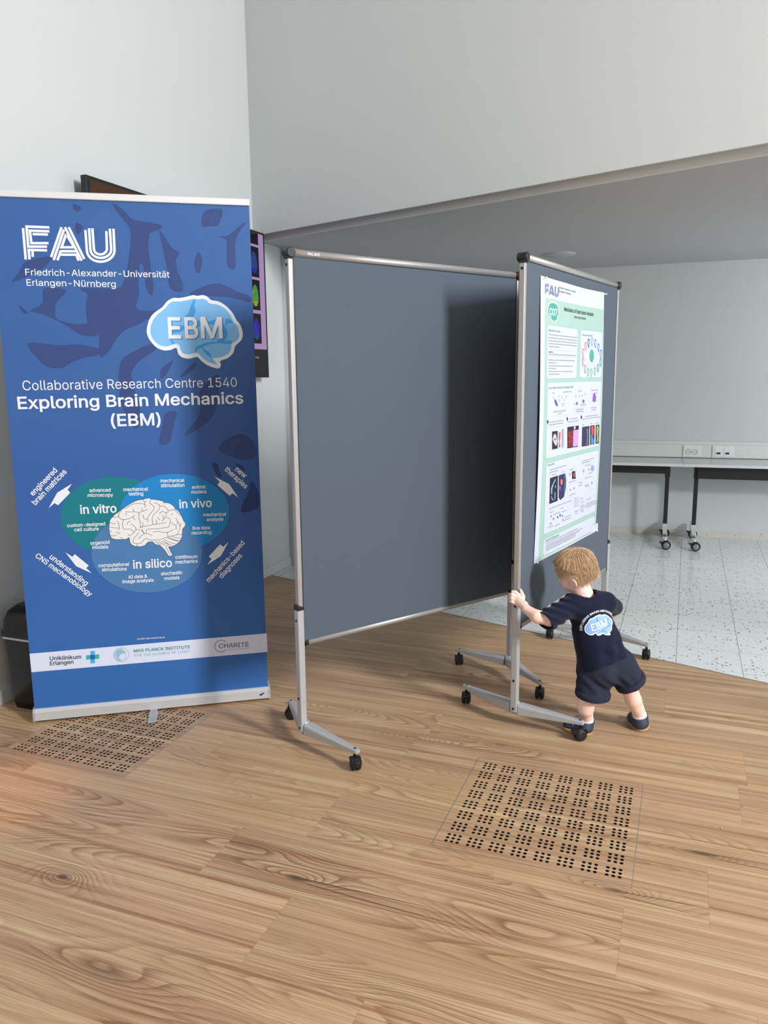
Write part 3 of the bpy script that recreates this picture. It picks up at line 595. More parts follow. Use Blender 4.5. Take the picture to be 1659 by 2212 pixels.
PO_IMG = [('d', [(0.3078, 1.2589),(0.3779, 1.2575),(0.384, 1.1783),(0.3136, 1.1791)]),('w2', [(0.3379, 1.2482),(0.3574, 1.241),(0.3758, 1.2139),(0.3691, 1.1945),(0.3556, 1.1926),(0.3272, 1.2115),(0.3146, 1.2243),(0.3252, 1.2392)]),('r', [(0.3315, 1.226),(0.353, 1.2274),(0.359, 1.2191),(0.3377, 1.2157)]),('r2', [(0.3939, 1.2495),(0.4115, 1.2514),(0.4136, 1.2252),(0.4065, 1.2097),(0.4168, 1.1847),(0.3961, 1.1793),(0.4012, 1.206),(0.3941, 1.2266)]),('gy', [(0.432, 1.2612),(0.4546, 1.2618),(0.4579, 1.1784),(0.437, 1.178)]),('d', [(0.5023, 1.2671),(0.6577, 1.2654),(0.6548, 1.1648),(0.5096, 1.1681)]),('dr', [(0.5116, 1.2471),(0.5798, 1.247),(0.5805, 1.1717),(0.5137, 1.175)]),('li', [(0.5815, 1.2475),(0.6545, 1.2466),(0.6544, 1.1691),(0.5824, 1.1705)]),('li', [(0.5872, 1.2653),(0.6115, 1.2649),(0.6128, 1.2502),(0.5885, 1.2506)]),('r', [(0.5211, 1.2383),(0.5355, 1.2419),(0.5527, 1.2352),(0.5364, 1.2321)]),('r', [(0.5435, 1.2182),(0.558, 1.2218),(0.5754, 1.215),(0.5589, 1.212)]),('r', [(0.5159, 1.1975),(0.5302, 1.201),(0.5474, 1.1941),(0.5311, 1.1912)]),('r', [(0.5392, 1.1999),(0.5537, 1.2034),(0.5711, 1.1965),(0.5546, 1.1936)]),('r', [(0.5075, 1.2269),(0.5218, 1.2304),(0.5389, 1.2237),(0.5227, 1.2207)]),('dp', [(0.704, 1.2553),(0.8069, 1.2548),(0.8138, 1.1577),(0.7056, 1.1607)]),('g2', [(0.762, 1.2422),(0.7916, 1.2426),(0.7934, 1.1614),(0.7635, 1.1638),(0.7729, 1.2002)]),('d', [(0.8168, 1.2553),(0.8812, 1.255),(0.8885, 1.1585),(0.827, 1.1599)]),('r2', [(0.8341, 1.251),(0.8577, 1.2519),(0.8685, 1.2335),(0.8669, 1.1981),(0.8376, 1.2178)]),('b', [(0.8324, 1.2159),(0.8605, 1.1941),(0.8798, 1.1749),(0.8711, 1.1599),(0.8404, 1.16)]),('d', [(0.8972, 1.2541),(0.9512, 1.2533),(0.9551, 1.158),(0.9057, 1.1595)]),('y', [(0.9098, 1.2467),(0.9304, 1.25),(0.9429, 1.2335),(0.9362, 1.2114),(0.945, 1.1837),(0.9367, 1.1639),(0.9187, 1.1675),(0.9227, 1.1942),(0.9131, 1.2174)]),('v', [(0.3245, 1.3951),(0.3402, 1.3985),(0.3573, 1.3863),(0.3749, 1.3681),(0.3533, 1.3675),(0.3363, 1.3792)]),('v', [(0.6162, 1.3782),(0.6348, 1.3755),(0.627, 1.3608),(0.611, 1.368)]),('v', [(0.6992, 1.3872),(0.7251, 1.3833),(0.7261, 1.3726),(0.714, 1.3662),(0.7006, 1.3734)]),('v2', [(0.844, 1.408),(0.8702, 1.4166),(0.8896, 1.396),(0.8886, 1.374),(0.862, 1.3672),(0.8374, 1.3756)]),('gy', [(0.3116, 1.4051),(0.3154, 1.4108),(0.3201, 1.4039),(0.3162, 1.3992)]),('gy', [(0.3783, 1.4091),(0.3822, 1.4149),(0.3871, 1.4079),(0.3831, 1.4031)]),('gy', [(0.4144, 1.4043),(0.4184, 1.4101),(0.4234, 1.403),(0.4194, 1.3982)]),('gy', [(0.4434, 1.3916),(0.4474, 1.3974),(0.4525, 1.3903),(0.4484, 1.3854)]),('gy', [(0.4735, 1.4037),(0.4776, 1.4096),(0.4828, 1.4024),(0.4786, 1.3975)]),('gy', [(0.4314, 1.3661),(0.4354, 1.3719),(0.4405, 1.3648),(0.4364, 1.36)]),('gy', [(0.4194, 1.3764),(0.4234, 1.3823),(0.4285, 1.3752),(0.4244, 1.3703)]),('gy', [(0.4477, 1.3735),(0.4517, 1.3794),(0.4568, 1.3722),(0.4527, 1.3673)]),('gy', [(0.5999, 1.4034),(0.6042, 1.4095),(0.6097, 1.4022),(0.6053, 1.3971)]),('gy', [(0.6487, 1.4043),(0.6531, 1.4104),(0.6588, 1.403),(0.6543, 1.3979)]),('gy', [(0.686, 1.4054),(0.6905, 1.4116),(0.6963, 1.4041),(0.6917, 1.399)]),('gy', [(0.7299, 1.4118),(0.7344, 1.418),(0.7403, 1.4104),(0.7357, 1.4053)]),('gy', [(0.8924, 1.4135),(0.8972, 1.42),(0.9036, 1.4121),(0.8987, 1.4067)]),('gy', [(0.588, 1.3688),(0.5922, 1.3748),(0.5978, 1.3674),(0.5934, 1.3624)]),('gy', [(0.3879, 1.3912),(0.3918, 1.397),(0.3968, 1.39),(0.3927, 1.3852)]),('dg', [(0.2592, 1.3034),(0.2592, 1.3026),(0.2592, 1.3018),(0.259, 1.3011),(0.2587, 1.3003),(0.2584, 1.2996),(0.258, 1.299),(0.2575, 1.2984),(0.2569, 1.2978),(0.2562, 1.2973),(0.2555, 1.2969),(0.2548, 1.2965),(0.254, 1.2962),(0.2531, 1.296),(0.2523, 1.2959),(0.2514, 1.2958),(0.2505, 1.2958),(0.2496, 1.2959),(0.2487, 1.2961),(0.2478, 1.2963),(0.2469, 1.2966),(0.246, 1.297),(0.2452, 1.2974),(0.2445, 1.298),(0.2438, 1.2985),(0.2431, 1.2991),(0.2425, 1.2998),(0.242, 1.3005),(0.2416, 1.3012),(0.2412, 1.302),(0.2409, 1.3028),(0.2408, 1.3036),(0.2407, 1.3044),(0.2407, 1.3052),(0.2407, 1.3059),(0.2409, 1.3067),(0.2412, 1.3074),(0.2415, 1.3081),(0.2419, 1.3088),(0.2424, 1.3094),(0.243, 1.3099),(0.2436, 1.3104),(0.2443, 1.3109),(0.2451, 1.3112),(0.2459, 1.3115),(0.2467, 1.3117),(0.2476, 1.3119),(0.2485, 1.312),(0.2494, 1.3119),(0.2503, 1.3119),(0.2512, 1.3117),(0.2521, 1.3115),(0.253, 1.3112),(0.2538, 1.3108),(0.2546, 1.3103),(0.2554, 1.3098),(0.2561, 1.3092),(0.2568, 1.3086),(0.2573, 1.308),(0.2579, 1.3073),(0.2583, 1.3065),(0.2587, 1.3058),(0.2589, 1.305),(0.2591, 1.3042)]),('dg', [(0.5085, 1.3035),(0.5086, 1.3026),(0.5085, 1.3018),(0.5083, 1.301),(0.5081, 1.3002),(0.5078, 1.2995),(0.5074, 1.2988),(0.5069, 1.2981),(0.5063, 1.2975),(0.5057, 1.297),(0.505, 1.2965),(0.5042, 1.2961),(0.5035, 1.2958),(0.5026, 1.2956),(0.5017, 1.2954),(0.5008, 1.2953),(0.4999, 1.2953),(0.499, 1.2954),(0.4981, 1.2956),(0.4972, 1.2959),(0.4963, 1.2962),(0.4955, 1.2966),(0.4947, 1.2971),(0.4939, 1.2976),(0.4932, 1.2982),(0.4925, 1.2988),(0.4919, 1.2995),(0.4914, 1.3003),(0.4909, 1.3011),(0.4905, 1.3019),(0.4902, 1.3027),(0.49, 1.3035),(0.4899, 1.3044),(0.4899, 1.3052),(0.49, 1.306),(0.4901, 1.3068),(0.4904, 1.3076),(0.4907, 1.3084),(0.4911, 1.3091),(0.4916, 1.3097),(0.4921, 1.3103),(0.4928, 1.3108),(0.4934, 1.3113),(0.4942, 1.3117),(0.495, 1.312),(0.4958, 1.3122),(0.4967, 1.3124),(0.4976, 1.3125),(0.4985, 1.3125),(0.4994, 1.3124),(0.5003, 1.3122),(0.5012, 1.312),(0.5021, 1.3117),(0.503, 1.3113),(0.5038, 1.3108),(0.5046, 1.3103),(0.5053, 1.3097),(0.5059, 1.309),(0.5066, 1.3083),(0.5071, 1.3076),(0.5075, 1.3068),(0.5079, 1.306),(0.5082, 1.3051),(0.5084, 1.3043)]),('dg', [(0.6981, 1.3025),(0.6981, 1.3017),(0.6981, 1.3008),(0.6979, 1.2999),(0.6977, 1.2991),(0.6974, 1.2984),(0.6969, 1.2976),(0.6965, 1.2969),(0.6959, 1.2963),(0.6953, 1.2958),(0.6946, 1.2953),(0.6938, 1.2949),(0.693, 1.2945),(0.6921, 1.2943),(0.6912, 1.2941),(0.6903, 1.294),(0.6894, 1.294),(0.6885, 1.2941),(0.6875, 1.2943),(0.6866, 1.2946),(0.6857, 1.2949),(0.6848, 1.2953),(0.684, 1.2958),(0.6832, 1.2964),(0.6824, 1.297),(0.6817, 1.2977),(0.6811, 1.2984),(0.6806, 1.2992),(0.6801, 1.3),(0.6797, 1.3008),(0.6794, 1.3017),(0.6792, 1.3026),(0.679, 1.3034),(0.679, 1.3043),(0.679, 1.3052),(0.6792, 1.306),(0.6794, 1.3068),(0.6797, 1.3076),(0.6802, 1.3083),(0.6806, 1.309),(0.6812, 1.3096),(0.6818, 1.3102),(0.6825, 1.3107),(0.6833, 1.3111),(0.6841, 1.3114),(0.6849, 1.3117),(0.6858, 1.3118),(0.6867, 1.3119),(0.6877, 1.3119),(0.6886, 1.3118),(0.6895, 1.3117),(0.6905, 1.3114),(0.6914, 1.3111),(0.6922, 1.3107),(0.6931, 1.3102),(0.6939, 1.3096),(0.6946, 1.309),(0.6953, 1.3083),(0.696, 1.3076),(0.6965, 1.3068),(0.697, 1.306),(0.6974, 1.3052),(0.6977, 1.3043),(0.6979, 1.3034)]),('d', [(0.2988, 1.0543),(0.3965, 1.0546),(0.4023, 0.9376),(0.301, 0.937)]),('dp', [(0.4059, 1.0547),(0.4924, 1.0545),(0.5049, 1.0226),(0.5015, 0.9853),(0.4818, 0.9455),(0.4341, 0.9367),(0.414, 0.9499)]),('b2', [(0.47, 1.0499),(0.4907, 1.0523),(0.5036, 1.0227),(0.5015, 0.9853),(0.4816, 0.9478),(0.4689, 0.9847),(0.4793, 1.0162)]),('o', [(0.4298, 1.0313),(0.4488, 1.0337),(0.4597, 1.0185),(0.448, 1.0036),(0.4313, 1.0126)]),('v2', [(0.4157, 1.0099),(0.4356, 0.9982),(0.4307, 0.9802),(0.4139, 0.9916)]),('d', [(0.5792, 1.0534),(0.624, 1.0522),(0.6347, 1.0124),(0.5825, 1.0172)]),('r2', [(0.6007, 1.0427),(0.6144, 1.0436),(0.6195, 1.0262),(0.6025, 1.0233)]),('bl', [(0.3141, 1.0064),(0.334, 1.0243),(0.3632, 1.0435),(0.3729, 1.0379),(0.3463, 1.0228),(0.3326, 1.0018),(0.3315, 0.9748),(0.319, 0.981)]),('bl', [(0.3616, 0.9822),(0.371, 0.981),(0.3704, 0.9467),(0.3607, 0.9526)]),('bl', [(0.3195, 0.9741),(0.339, 0.9556),(0.358, 0.9472),(0.3489, 0.9462),(0.3237, 0.9577)]),('bl', [(0.3623, 1.0141),(0.375, 1.0102),(0.3725, 1.0014),(0.363, 1.0049)]),('bl', [(0.9046, 1.0353),(0.9047, 1.0338),(0.9045, 1.0324),(0.904, 1.031),(0.9033, 1.0296),(0.9024, 1.0283),(0.9012, 1.0272),(0.8998, 1.0261),(0.8982, 1.0252),(0.8964, 1.0243),(0.8944, 1.0237),(0.8923, 1.0231),(0.8901, 1.0227),(0.8878, 1.0224),(0.8853, 1.0223),(0.8828, 1.0224),(0.8803, 1.0226),(0.8777, 1.0229),(0.8752, 1.0234),(0.8727, 1.024),(0.8703, 1.0248),(0.8679, 1.0257),(0.8657, 1.0267),(0.8635, 1.0278),(0.8615, 1.029),(0.8597, 1.0303),(0.8581, 1.0317),(0.8567, 1.0331),(0.8554, 1.0346),(0.8544, 1.0361),(0.8537, 1.0376),(0.8531, 1.0392),(0.8529, 1.0407),(0.8528, 1.0422),(0.853, 1.0436),(0.8535, 1.045),(0.8542, 1.0464),(0.8551, 1.0476),(0.8563, 1.0488),(0.8576, 1.0498),(0.8592, 1.0508),(0.861, 1.0516),(0.8629, 1.0523),(0.865, 1.0529),(0.8672, 1.0533),(0.8695, 1.0535),(0.8719, 1.0537),(0.8744, 1.0536),(0.8769, 1.0535),(0.8795, 1.0531),(0.882, 1.0527),(0.8845, 1.052),(0.887, 1.0513),(0.8893, 1.0504),(0.8916, 1.0494),(0.8938, 1.0483),(0.8958, 1.0471),(0.8976, 1.0458),(0.8993, 1.0444),(0.9007, 1.043),(0.902, 1.0415),(0.903, 1.04),(0.9038, 1.0384),(0.9043, 1.0369)]),('s', [(0.8131, 1.0423),(0.8243, 1.0436),(0.8292, 1.033),(0.818, 1.0317)]),('bl', [(0.7352, 1.0429),(0.7492, 1.0489),(0.7547, 1.031),(0.7401, 1.0301)]),('gy', [(0.6173, 0.9204),(0.6221, 0.9217),(0.6239, 0.9166),(0.6191, 0.916)]),('gy', [(0.6376, 0.9196),(0.6424, 0.9209),(0.6443, 0.9158),(0.6394, 0.9152)]),('gy', [(0.6581, 0.9188),(0.6629, 0.9201),(0.6648, 0.9149),(0.6599, 0.9144)]),('gy', [(0.6788, 0.918),(0.6837, 0.9193),(0.6856, 0.9141),(0.6806, 0.9135)]),('gy', [(0.6181, 0.912),(0.6228, 0.9133),(0.6247, 0.9082),(0.6199, 0.9076)]),('gy', [(0.6384, 0.9112),(0.6432, 0.9125),(0.6451, 0.9073),(0.6402, 0.9068)]),('gy', [(0.6589, 0.9103),(0.6637, 0.9116),(0.6656, 0.9065),(0.6607, 0.9059)]),('gy', [(0.6796, 0.9095),(0.6845, 0.9108),(0.6864, 0.9056),(0.6814, 0.905)]),('gy', [(0.6188, 0.9036),(0.6236, 0.9049),(0.6254, 0.8998),(0.6206, 0.8992)]),('gy', [(0.6392, 0.9028),(0.644, 0.9041),(0.6458, 0.8989),(0.641, 0.8983)]),('gy', [(0.6597, 0.9019),(0.6645, 0.9032),(0.6664, 0.898),(0.6615, 0.8974)]),('gy', [(0.6804, 0.901),(0.6853, 0.9023),(0.6872, 0.897),(0.6823, 0.8965)]),('gy', [(0.6196, 0.8952),(0.6244, 0.8965),(0.6262, 0.8914),(0.6214, 0.8908)]),('gy', [(0.6399, 0.8943),(0.6447, 0.8956),(0.6466, 0.8904),(0.6418, 0.8899)]),('gy', [(0.6605, 0.8934),(0.6653, 0.8947),(0.6672, 0.8895),(0.6623, 0.8889)]),('gy', [(0.6812, 0.8924),(0.6861, 0.8937),(0.688, 0.8885),(0.6831, 0.888)]),('gy', [(0.6204, 0.8868),(0.6251, 0.8881),(0.627, 0.8829),(0.6221, 0.8824)]),('gy', [(0.6407, 0.8859),(0.6455, 0.8871),(0.6474, 0.882),(0.6425, 0.8814)]),('gy', [(0.6613, 0.8849),(0.6661, 0.8862),(0.668, 0.881),(0.6631, 0.8804)]),('gy', [(0.682, 0.8839),(0.6869, 0.8852),(0.6888, 0.88),(0.6839, 0.8794)]),('gy', [(0.6211, 0.8784),(0.6259, 0.8797),(0.6278, 0.8745),(0.6229, 0.874)]),('gy', [(0.6415, 0.8774),(0.6463, 0.8787),(0.6482, 0.8735),(0.6433, 0.873)]),('gy', [(0.6621, 0.8764),(0.6669, 0.8777),(0.6688, 0.8725),(0.6639, 0.8719)]),('gy', [(0.6828, 0.8754),(0.6877, 0.8767),(0.6896, 0.8714),(0.6847, 0.8709)]),('s', [(0.7773, 0.961),(0.7871, 0.9679),(0.7984, 0.9594),(0.7887, 0.9516)]),('gy', [(0.8112, 0.9594),(0.8211, 0.9663),(0.8326, 0.9578),(0.8228, 0.9499)]),('gy', [(0.8679, 0.9653),(0.878, 0.9723),(0.8898, 0.9637),(0.8798, 0.9557)]),('s', [(0.5569, 0.9689),(0.5658, 0.9754),(0.576, 0.9674),(0.5671, 0.9599)]),('m', [(0.6045, 0.9701),(0.6136, 0.9767),(0.624, 0.9686),(0.615, 0.961)]),('gy', [(0.3208, 0.8783),(0.3289, 0.8844),(0.338, 0.8766),(0.3299, 0.8696)]),('b', [(0.3494, 0.8623),(0.3576, 0.8684),(0.3669, 0.8605),(0.3587, 0.8534)]),('dp', [(0.3993, 0.8614),(0.4077, 0.8675),(0.4172, 0.8595),(0.4088, 0.8524)]),('d', [(0.4275, 0.8663),(0.4359, 0.8725),(0.4456, 0.8645),(0.4371, 0.8573)]),('b', [(0.4537, 0.8599),(0.4622, 0.8661),(0.472, 0.858),(0.4635, 0.8508)]),('bl', [(0.4651, 0.838),(0.4737, 0.8442),(0.4836, 0.836),(0.475, 0.8288)]),('m', [(0.317, 0.8457),(0.3251, 0.8517),(0.3342, 0.8438),(0.3262, 0.8369)]),('s', [(0.5402, 1.0446),(0.549, 1.0512),(0.5591, 1.0434),(0.5504, 1.0359)]),('d', [(0.9137, 0.7226),(0.9241, 0.7293),(0.9363, 0.7198),(0.926, 0.712)])]
J = {'shL': (0.752, 3.085, 0.5445), 'elL': (0.6701, 3.022, 0.5237), 'faL': (0.6187, 3.03, 0.5335), 'wrL': (0.5819, 3.068, 0.5535), 'palmA': (0.5735, 3.086, 0.564), 'palmB': (0.5548, 3.113, 0.5821), 'in0': (0.5552, 3.118, 0.6026), 'in1': (0.5436, 3.119, 0.6125), 'in2': (0.5325, 3.122, 0.6137), 'mi0': (0.5474, 3.116, 0.5933), 'mi1': (0.53, 3.117, 0.6012), 'mi2': (0.5225, 3.13, 0.5996), 'mi3': (0.5262, 3.146, 0.5909), 'ri0': (0.5432, 3.113, 0.5802), 'ri1': (0.528, 3.115, 0.5878), 'ri2': (0.5205, 3.128, 0.5851), 'ri3': (0.5253, 3.145, 0.5771), 'li0': (0.5447, 3.109, 0.5674), 'li1': (0.5297, 3.112, 0.5727), 'li2': (0.5222, 3.125, 0.5719), 'li3': (0.5265, 3.139, 0.5667), 'th0': (0.57, 3.1, 0.5738), 'th1': (0.5758, 3.113, 0.5939), 'th2': (0.5714, 3.128, 0.6076), 'th3': (0.5678, 3.136, 0.6174), 'shR': (0.9349, 3.15, 0.557), 'elR': (0.9943, 3.25, 0.4891), 'wrR': (0.9563, 3.3, 0.4741), 'haR': (0.9245, 3.32, 0.4811), 'neck0': (0.8416, 3.13, 0.5639), 'neck1': (0.819, 3.15, 0.6349), 'head': (0.8032, 3.165, 0.6973), 'chest': (0.8593, 3.115, 0.4979), 'waist': (0.8985, 3.095, 0.3929), 'pel': (0.9196, 3.085, 0.3252), 'hem': (0.9164, 3.085, 0.3069), 'collar': (0.8326, 3.12, 0.581), 'hipL': (0.8727, 3.08, 0.2971), 'hemL': (0.8644, 3.055, 0.1785), 'knL': (0.8367, 3.055, 0.1952), 'caL': (0.8377, 3.058, 0.1323), 'anL': (0.8513, 3.085, 0.0554), 'heL': (0.8607, 3.062, 0.0076), 'toL': (0.7699, 3.135, 0.0053), 'hipR': (0.9661, 3.07, 0.3101), 'hemR': (1.0231, 3.05, 0.234), 'knR': (1.0144, 3.07, 0.2218), 'caR': (1.0477, 3.09, 0.1428), 'anR': (1.0891, 3.115, 0.0599), 'heR': (1.1009, 3.085, 0.019), 'slL0': (0.7593, 3.085, 0.5563), 'slL1': (0.6481, 3.015, 0.5184), 'slR0': (0.9267, 3.135, 0.5575), 'slR1': (0.9942, 3.245, 0.5052), 'print': (0.8747, 2.97, 0.4996)}

# ------------------------------------------------------------------ materials of the room
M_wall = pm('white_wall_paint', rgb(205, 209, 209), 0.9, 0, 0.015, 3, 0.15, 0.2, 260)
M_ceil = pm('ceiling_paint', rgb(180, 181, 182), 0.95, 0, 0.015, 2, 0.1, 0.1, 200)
M_base = pm('white_skirting_paint', rgb(206, 209, 210), 0.55, 0, 0.02, 6)

def node(nt, t, **kw):
    n = nt.nodes.new(t)
    for k, v in kw.items():
        if k.startswith('i_'): n.inputs[int(k[2:])].default_value = v
        else: setattr(n, k, v)
    return n

def mth(nt, op, a, b=None, c=None):
    n = nt.nodes.new('ShaderNodeMath'); n.operation = op
    for i, x in enumerate((a, b, c)):
        if x is None: continue
        if isinstance(x, (int, float)): n.inputs[i].default_value = x
        else: nt.links.new(x, n.inputs[i])
    return n.outputs[0]

def mixc(nt, fac, a, b, mode='MIX'):
    n = nt.nodes.new('ShaderNodeMix'); n.data_type = 'RGBA'; n.blend_type = mode
    for i, x in ((0, fac), (6, a), (7, b)):
        if isinstance(x, (int, float)): n.inputs[i].default_value = x
        elif isinstance(x, tuple): n.inputs[i].default_value = x
        else: nt.links.new(x, n.inputs[i])
    return n.outputs[2]

def maprange(nt, x, a, b, c=0.0, d=1.0):
    n = nt.nodes.new('ShaderNodeMapRange'); n.clamp = True
    for i, v in enumerate((x, a, b, c, d)):
        if isinstance(v, (int, float)): n.inputs[i].default_value = v
        else: nt.links.new(v, n.inputs[i])
    return n.outputs[0]

ROW0, ROWW, PLANK = -0.10, 0.283, 1.237
KNOTS = [(-0.33, -0.307, 0.10, 0.030, 0.9), (0.575, -0.03, 0.09, 0.026, 0.9), (0.82, 0.252, 0.10, 0.028, 0.9), (-1.01, -0.548, 0.06, 0.030, 0.7),
         (-0.62, -0.82, 0.20, 0.05, 0.25), (-0.55, -0.22, 0.22, 0.045, 0.25), (0.055, 0.76, 0.06, 0.022, 0.5), (-0.30, 2.06, 0.10, 0.03, 0.5), (-1.55, -0.33, 0.16, 0.06, 0.3), (-0.72, 0.87, 0.14, 0.035, 0.2), (-0.30, 0.70, 0.10, 0.03, 0.3), (0.10, -0.62, 0.2, 0.04, 0.2)]
def wood_material(name):
    m = bpy.data.materials.new(name); m.use_nodes = True; nt = m.node_tree
    b = nt.nodes['Principled BSDF']
    tc = nt.nodes.new('ShaderNodeTexCoord'); sp = nt.nodes.new('ShaderNodeSeparateXYZ')
    nt.links.new(tc.outputs['Object'], sp.inputs[0]); u, v = sp.outputs[0], sp.outputs[1]
    rowf = mth(nt, 'DIVIDE', mth(nt, 'SUBTRACT', v, ROW0), ROWW)
    row = mth(nt, 'FLOOR', rowf)
    wn = node(nt, 'ShaderNodeTexWhiteNoise', noise_dimensions='1D'); nt.links.new(row, wn.inputs['W'])
    off = mth(nt, 'MULTIPLY', wn.outputs['Value'], PLANK)
    for k, val in ((-2, -0.307), (-1, 0.607), (0, 0.833), (2, 0.948), (1, 0.2)):
        c = mth(nt, 'COMPARE', row, float(k), 0.1)
        off = mth(nt, 'ADD', mth(nt, 'MULTIPLY', off, mth(nt, 'SUBTRACT', 1.0, c)), mth(nt, 'MULTIPLY', c, val))
    colf = mth(nt, 'DIVIDE', mth(nt, 'SUBTRACT', u, off), PLANK)
    colr = mth(nt, 'FLOOR', colf)
    idn = mth(nt, 'ADD', mth(nt, 'MULTIPLY', row, 17.31), mth(nt, 'MULTIPLY', colr, 5.17))
    w2 = node(nt, 'ShaderNodeTexWhiteNoise', noise_dimensions='1D'); nt.links.new(idn, w2.inputs['W'])
    rc = nt.nodes.new('ShaderNodeSeparateColor'); nt.links.new(w2.outputs['Color'], rc.inputs[0])
    def coords(su, sv, so):
        cb = nt.nodes.new('ShaderNodeCombineXYZ')
        nt.links.new(mth(nt, 'MULTIPLY', u, su), cb.inputs[0])
        nt.links.new(mth(nt, 'MULTIPLY', v, sv), cb.inputs[1])
        nt.links.new(mth(nt, 'MULTIPLY', w2.outputs['Value'], so), cb.inputs[2])
        return cb.outputs[0]
    def noise(vec, sc, det, rough=0.5, dist=0.0):
        n = nt.nodes.new('ShaderNodeTexNoise'); nt.links.new(vec, n.inputs['Vector'])
        n.inputs['Scale'].default_value = sc; n.inputs['Detail'].default_value = det
        n.inputs['Roughness'].default_value = rough; n.inputs['Distortion'].default_value = dist
        return n.outputs['Fac']
    fine = noise(coords(2.0, 120, 40), 1.0, 4, 0.6)
    med = noise(coords(0.55, 26, 60), 1.0, 5, 0.62)
    hair = noise(coords(1.1, 330, 33), 1.0, 3, 0.55)
    broad = noise(coords(0.5, 7, 80), 1.0, 3, 0.5)
    field = noise(coords(0.9, 4.6, 25), 1.0, 1.2, 0.3, 0.35)
    kn = None; core = None
    for (ku, kv, ka, kb, ks) in KNOTS:
        du = mth(nt, 'DIVIDE', mth(nt, 'SUBTRACT', u, ku), ka); dv = mth(nt, 'DIVIDE', mth(nt, 'SUBTRACT', v, kv), kb)
        d2 = mth(nt, 'ADD', mth(nt, 'MULTIPLY', du, du), mth(nt, 'MULTIPLY', dv, dv))
        g = mth(nt, 'DIVIDE', 0.22, mth(nt, 'ADD', 1.0, mth(nt, 'MULTIPLY', d2, 0.6)))
        kn = g if kn is None else mth(nt, 'ADD', kn, g)
        dw = mth(nt, 'ADD', mth(nt, 'MULTIPLY', d2, 3.6), mth(nt, 'MULTIPLY', med, 2.4))
        cc = mth(nt, 'MULTIPLY', maprange(nt, dw, 2.1, 1.1), ks)
        core = cc if core is None else mth(nt, 'MAXIMUM', core, cc)
    fld = mth(nt, 'ADD', field, kn)
    ph = mth(nt, 'MULTIPLY', fld, 215.0)
    ph = mth(nt, 'ADD', ph, mth(nt, 'MULTIPLY', fine, 1.6))
    ring = mth(nt, 'FRACT', mth(nt, 'DIVIDE', ph, 6.2832))
    ring = mth(nt, 'MULTIPLY', mth(nt, 'POWER', ring, 2.4), maprange(nt, ring, 1.0, 0.90))
    rmask = mth(nt, 'MAXIMUM', maprange(nt, noise(coords(1.3, 4.5, 12), 1.0, 2), 0.51, 0.65, 0.06, 0.95), maprange(nt, kn, 0.06, 0.16))
    ringd = mth(nt, 'MULTIPLY', ring, rmask)
    ramp = nt.nodes.new('ShaderNodeValToRGB'); nt.links.new(mth(nt, 'ADD', mth(nt, 'MULTIPLY', med, 0.75), mth(nt, 'MULTIPLY', fine, 0.30)), ramp.inputs[0])
    e = ramp.color_ramp.elements
    e[0].position = 0.36; e[0].color = rgb(142, 106, 82)
    e[1].position = 0.69; e[1].color = rgb(228, 204, 172)
    x = e.new(0.45); x.color = rgb(186, 152, 126)
    x = e.new(0.56); x.color = rgb(204, 174, 145)
    c = mixc(nt, maprange(nt, broad, 0.42, 0.66, 0.0, 0.6), ramp.outputs[0], rgb(180, 148, 124))
    c = mixc(nt, mth(nt, 'MULTIPLY', ringd, 1.0), c, rgb(108, 72, 48))
    c = mixc(nt, maprange(nt, hair, 0.50, 0.72, 0.0, 0.5), c, rgb(122, 88, 64))
    c = mixc(nt, maprange(nt, hair, 0.46, 0.26, 0.0, 0.35), c, rgb(232, 210, 182))
    c = mixc(nt, maprange(nt, noise(coords(0.7, 60, 77), 1.0, 3, 0.6), 0.54, 0.72, 0.0, 0.7), c, rgb(128, 90, 64))
    # checks that run out of the knots
    for (ku, kv, ln, sl, w_) in ((-0.31, -0.300, 0.46, 0.02, 0.0030), (-0.31, -0.318, 0.50, -0.03, 0.0026), (0.585, -0.030, 0.25, 0.03, 0.0030), (0.585, -0.045, 0.25, -0.06, 0.0026), (0.83, 0.258, 0.50, 0.02, 0.0030), (0.83, 0.236, 0.50, -0.03, 0.0026)):
        du = mth(nt, 'SUBTRACT', u, ku)
        line = mth(nt, 'SUBTRACT', v, mth(nt, 'ADD', mth(nt, 'MULTIPLY_ADD', du, sl, kv), mth(nt, 'MULTIPLY', mth(nt, 'SUBTRACT', broad, 0.5), 0.05)))
        on = mth(nt, 'MULTIPLY', maprange(nt, du, 0.0, 0.02), maprange(nt, du, ln, ln * 0.7))
        c = mixc(nt, mth(nt, 'MULTIPLY', mth(nt, 'MULTIPLY', on, maprange(nt, mth(nt, 'ABSOLUTE', line), w_, w_ * 0.4)), 0.8), c, rgb(58, 44, 36))
    c = mixc(nt, core, c, rgb(62, 44, 34))
    # warm or cool cast plank by plank
    c = mixc(nt, mth(nt, 'MULTIPLY', rc.outputs[0], 0.30), c, rgb(214, 186, 148))
    tone = maprange(nt, rc.outputs[1], 0, 1, 0.77, 0.90)
    hsv = nt.nodes.new('ShaderNodeHueSaturation'); nt.links.new(c, hsv.inputs['Color']); nt.links.new(tone, hsv.inputs['Value']); hsv.inputs['Saturation'].default_value = 1.14
    # hairline joints
    fr = mth(nt, 'FRACT', colf); frr = mth(nt, 'FRACT', rowf)
    je = mth(nt, 'MINIMUM', mth(nt, 'MULTIPLY', mth(nt, 'MINIMUM', fr, mth(nt, 'SUBTRACT', 1.0, fr)), PLANK), mth(nt, 'MULTIPLY', mth(nt, 'MINIMUM', frr, mth(nt, 'SUBTRACT', 1.0, frr)), ROWW))
    jm = maprange(nt, je, 0.0004, 0.0011, 0.35, 0.0)
    c = mixc(nt, jm, hsv.outputs[0], rgb(120, 86, 62))
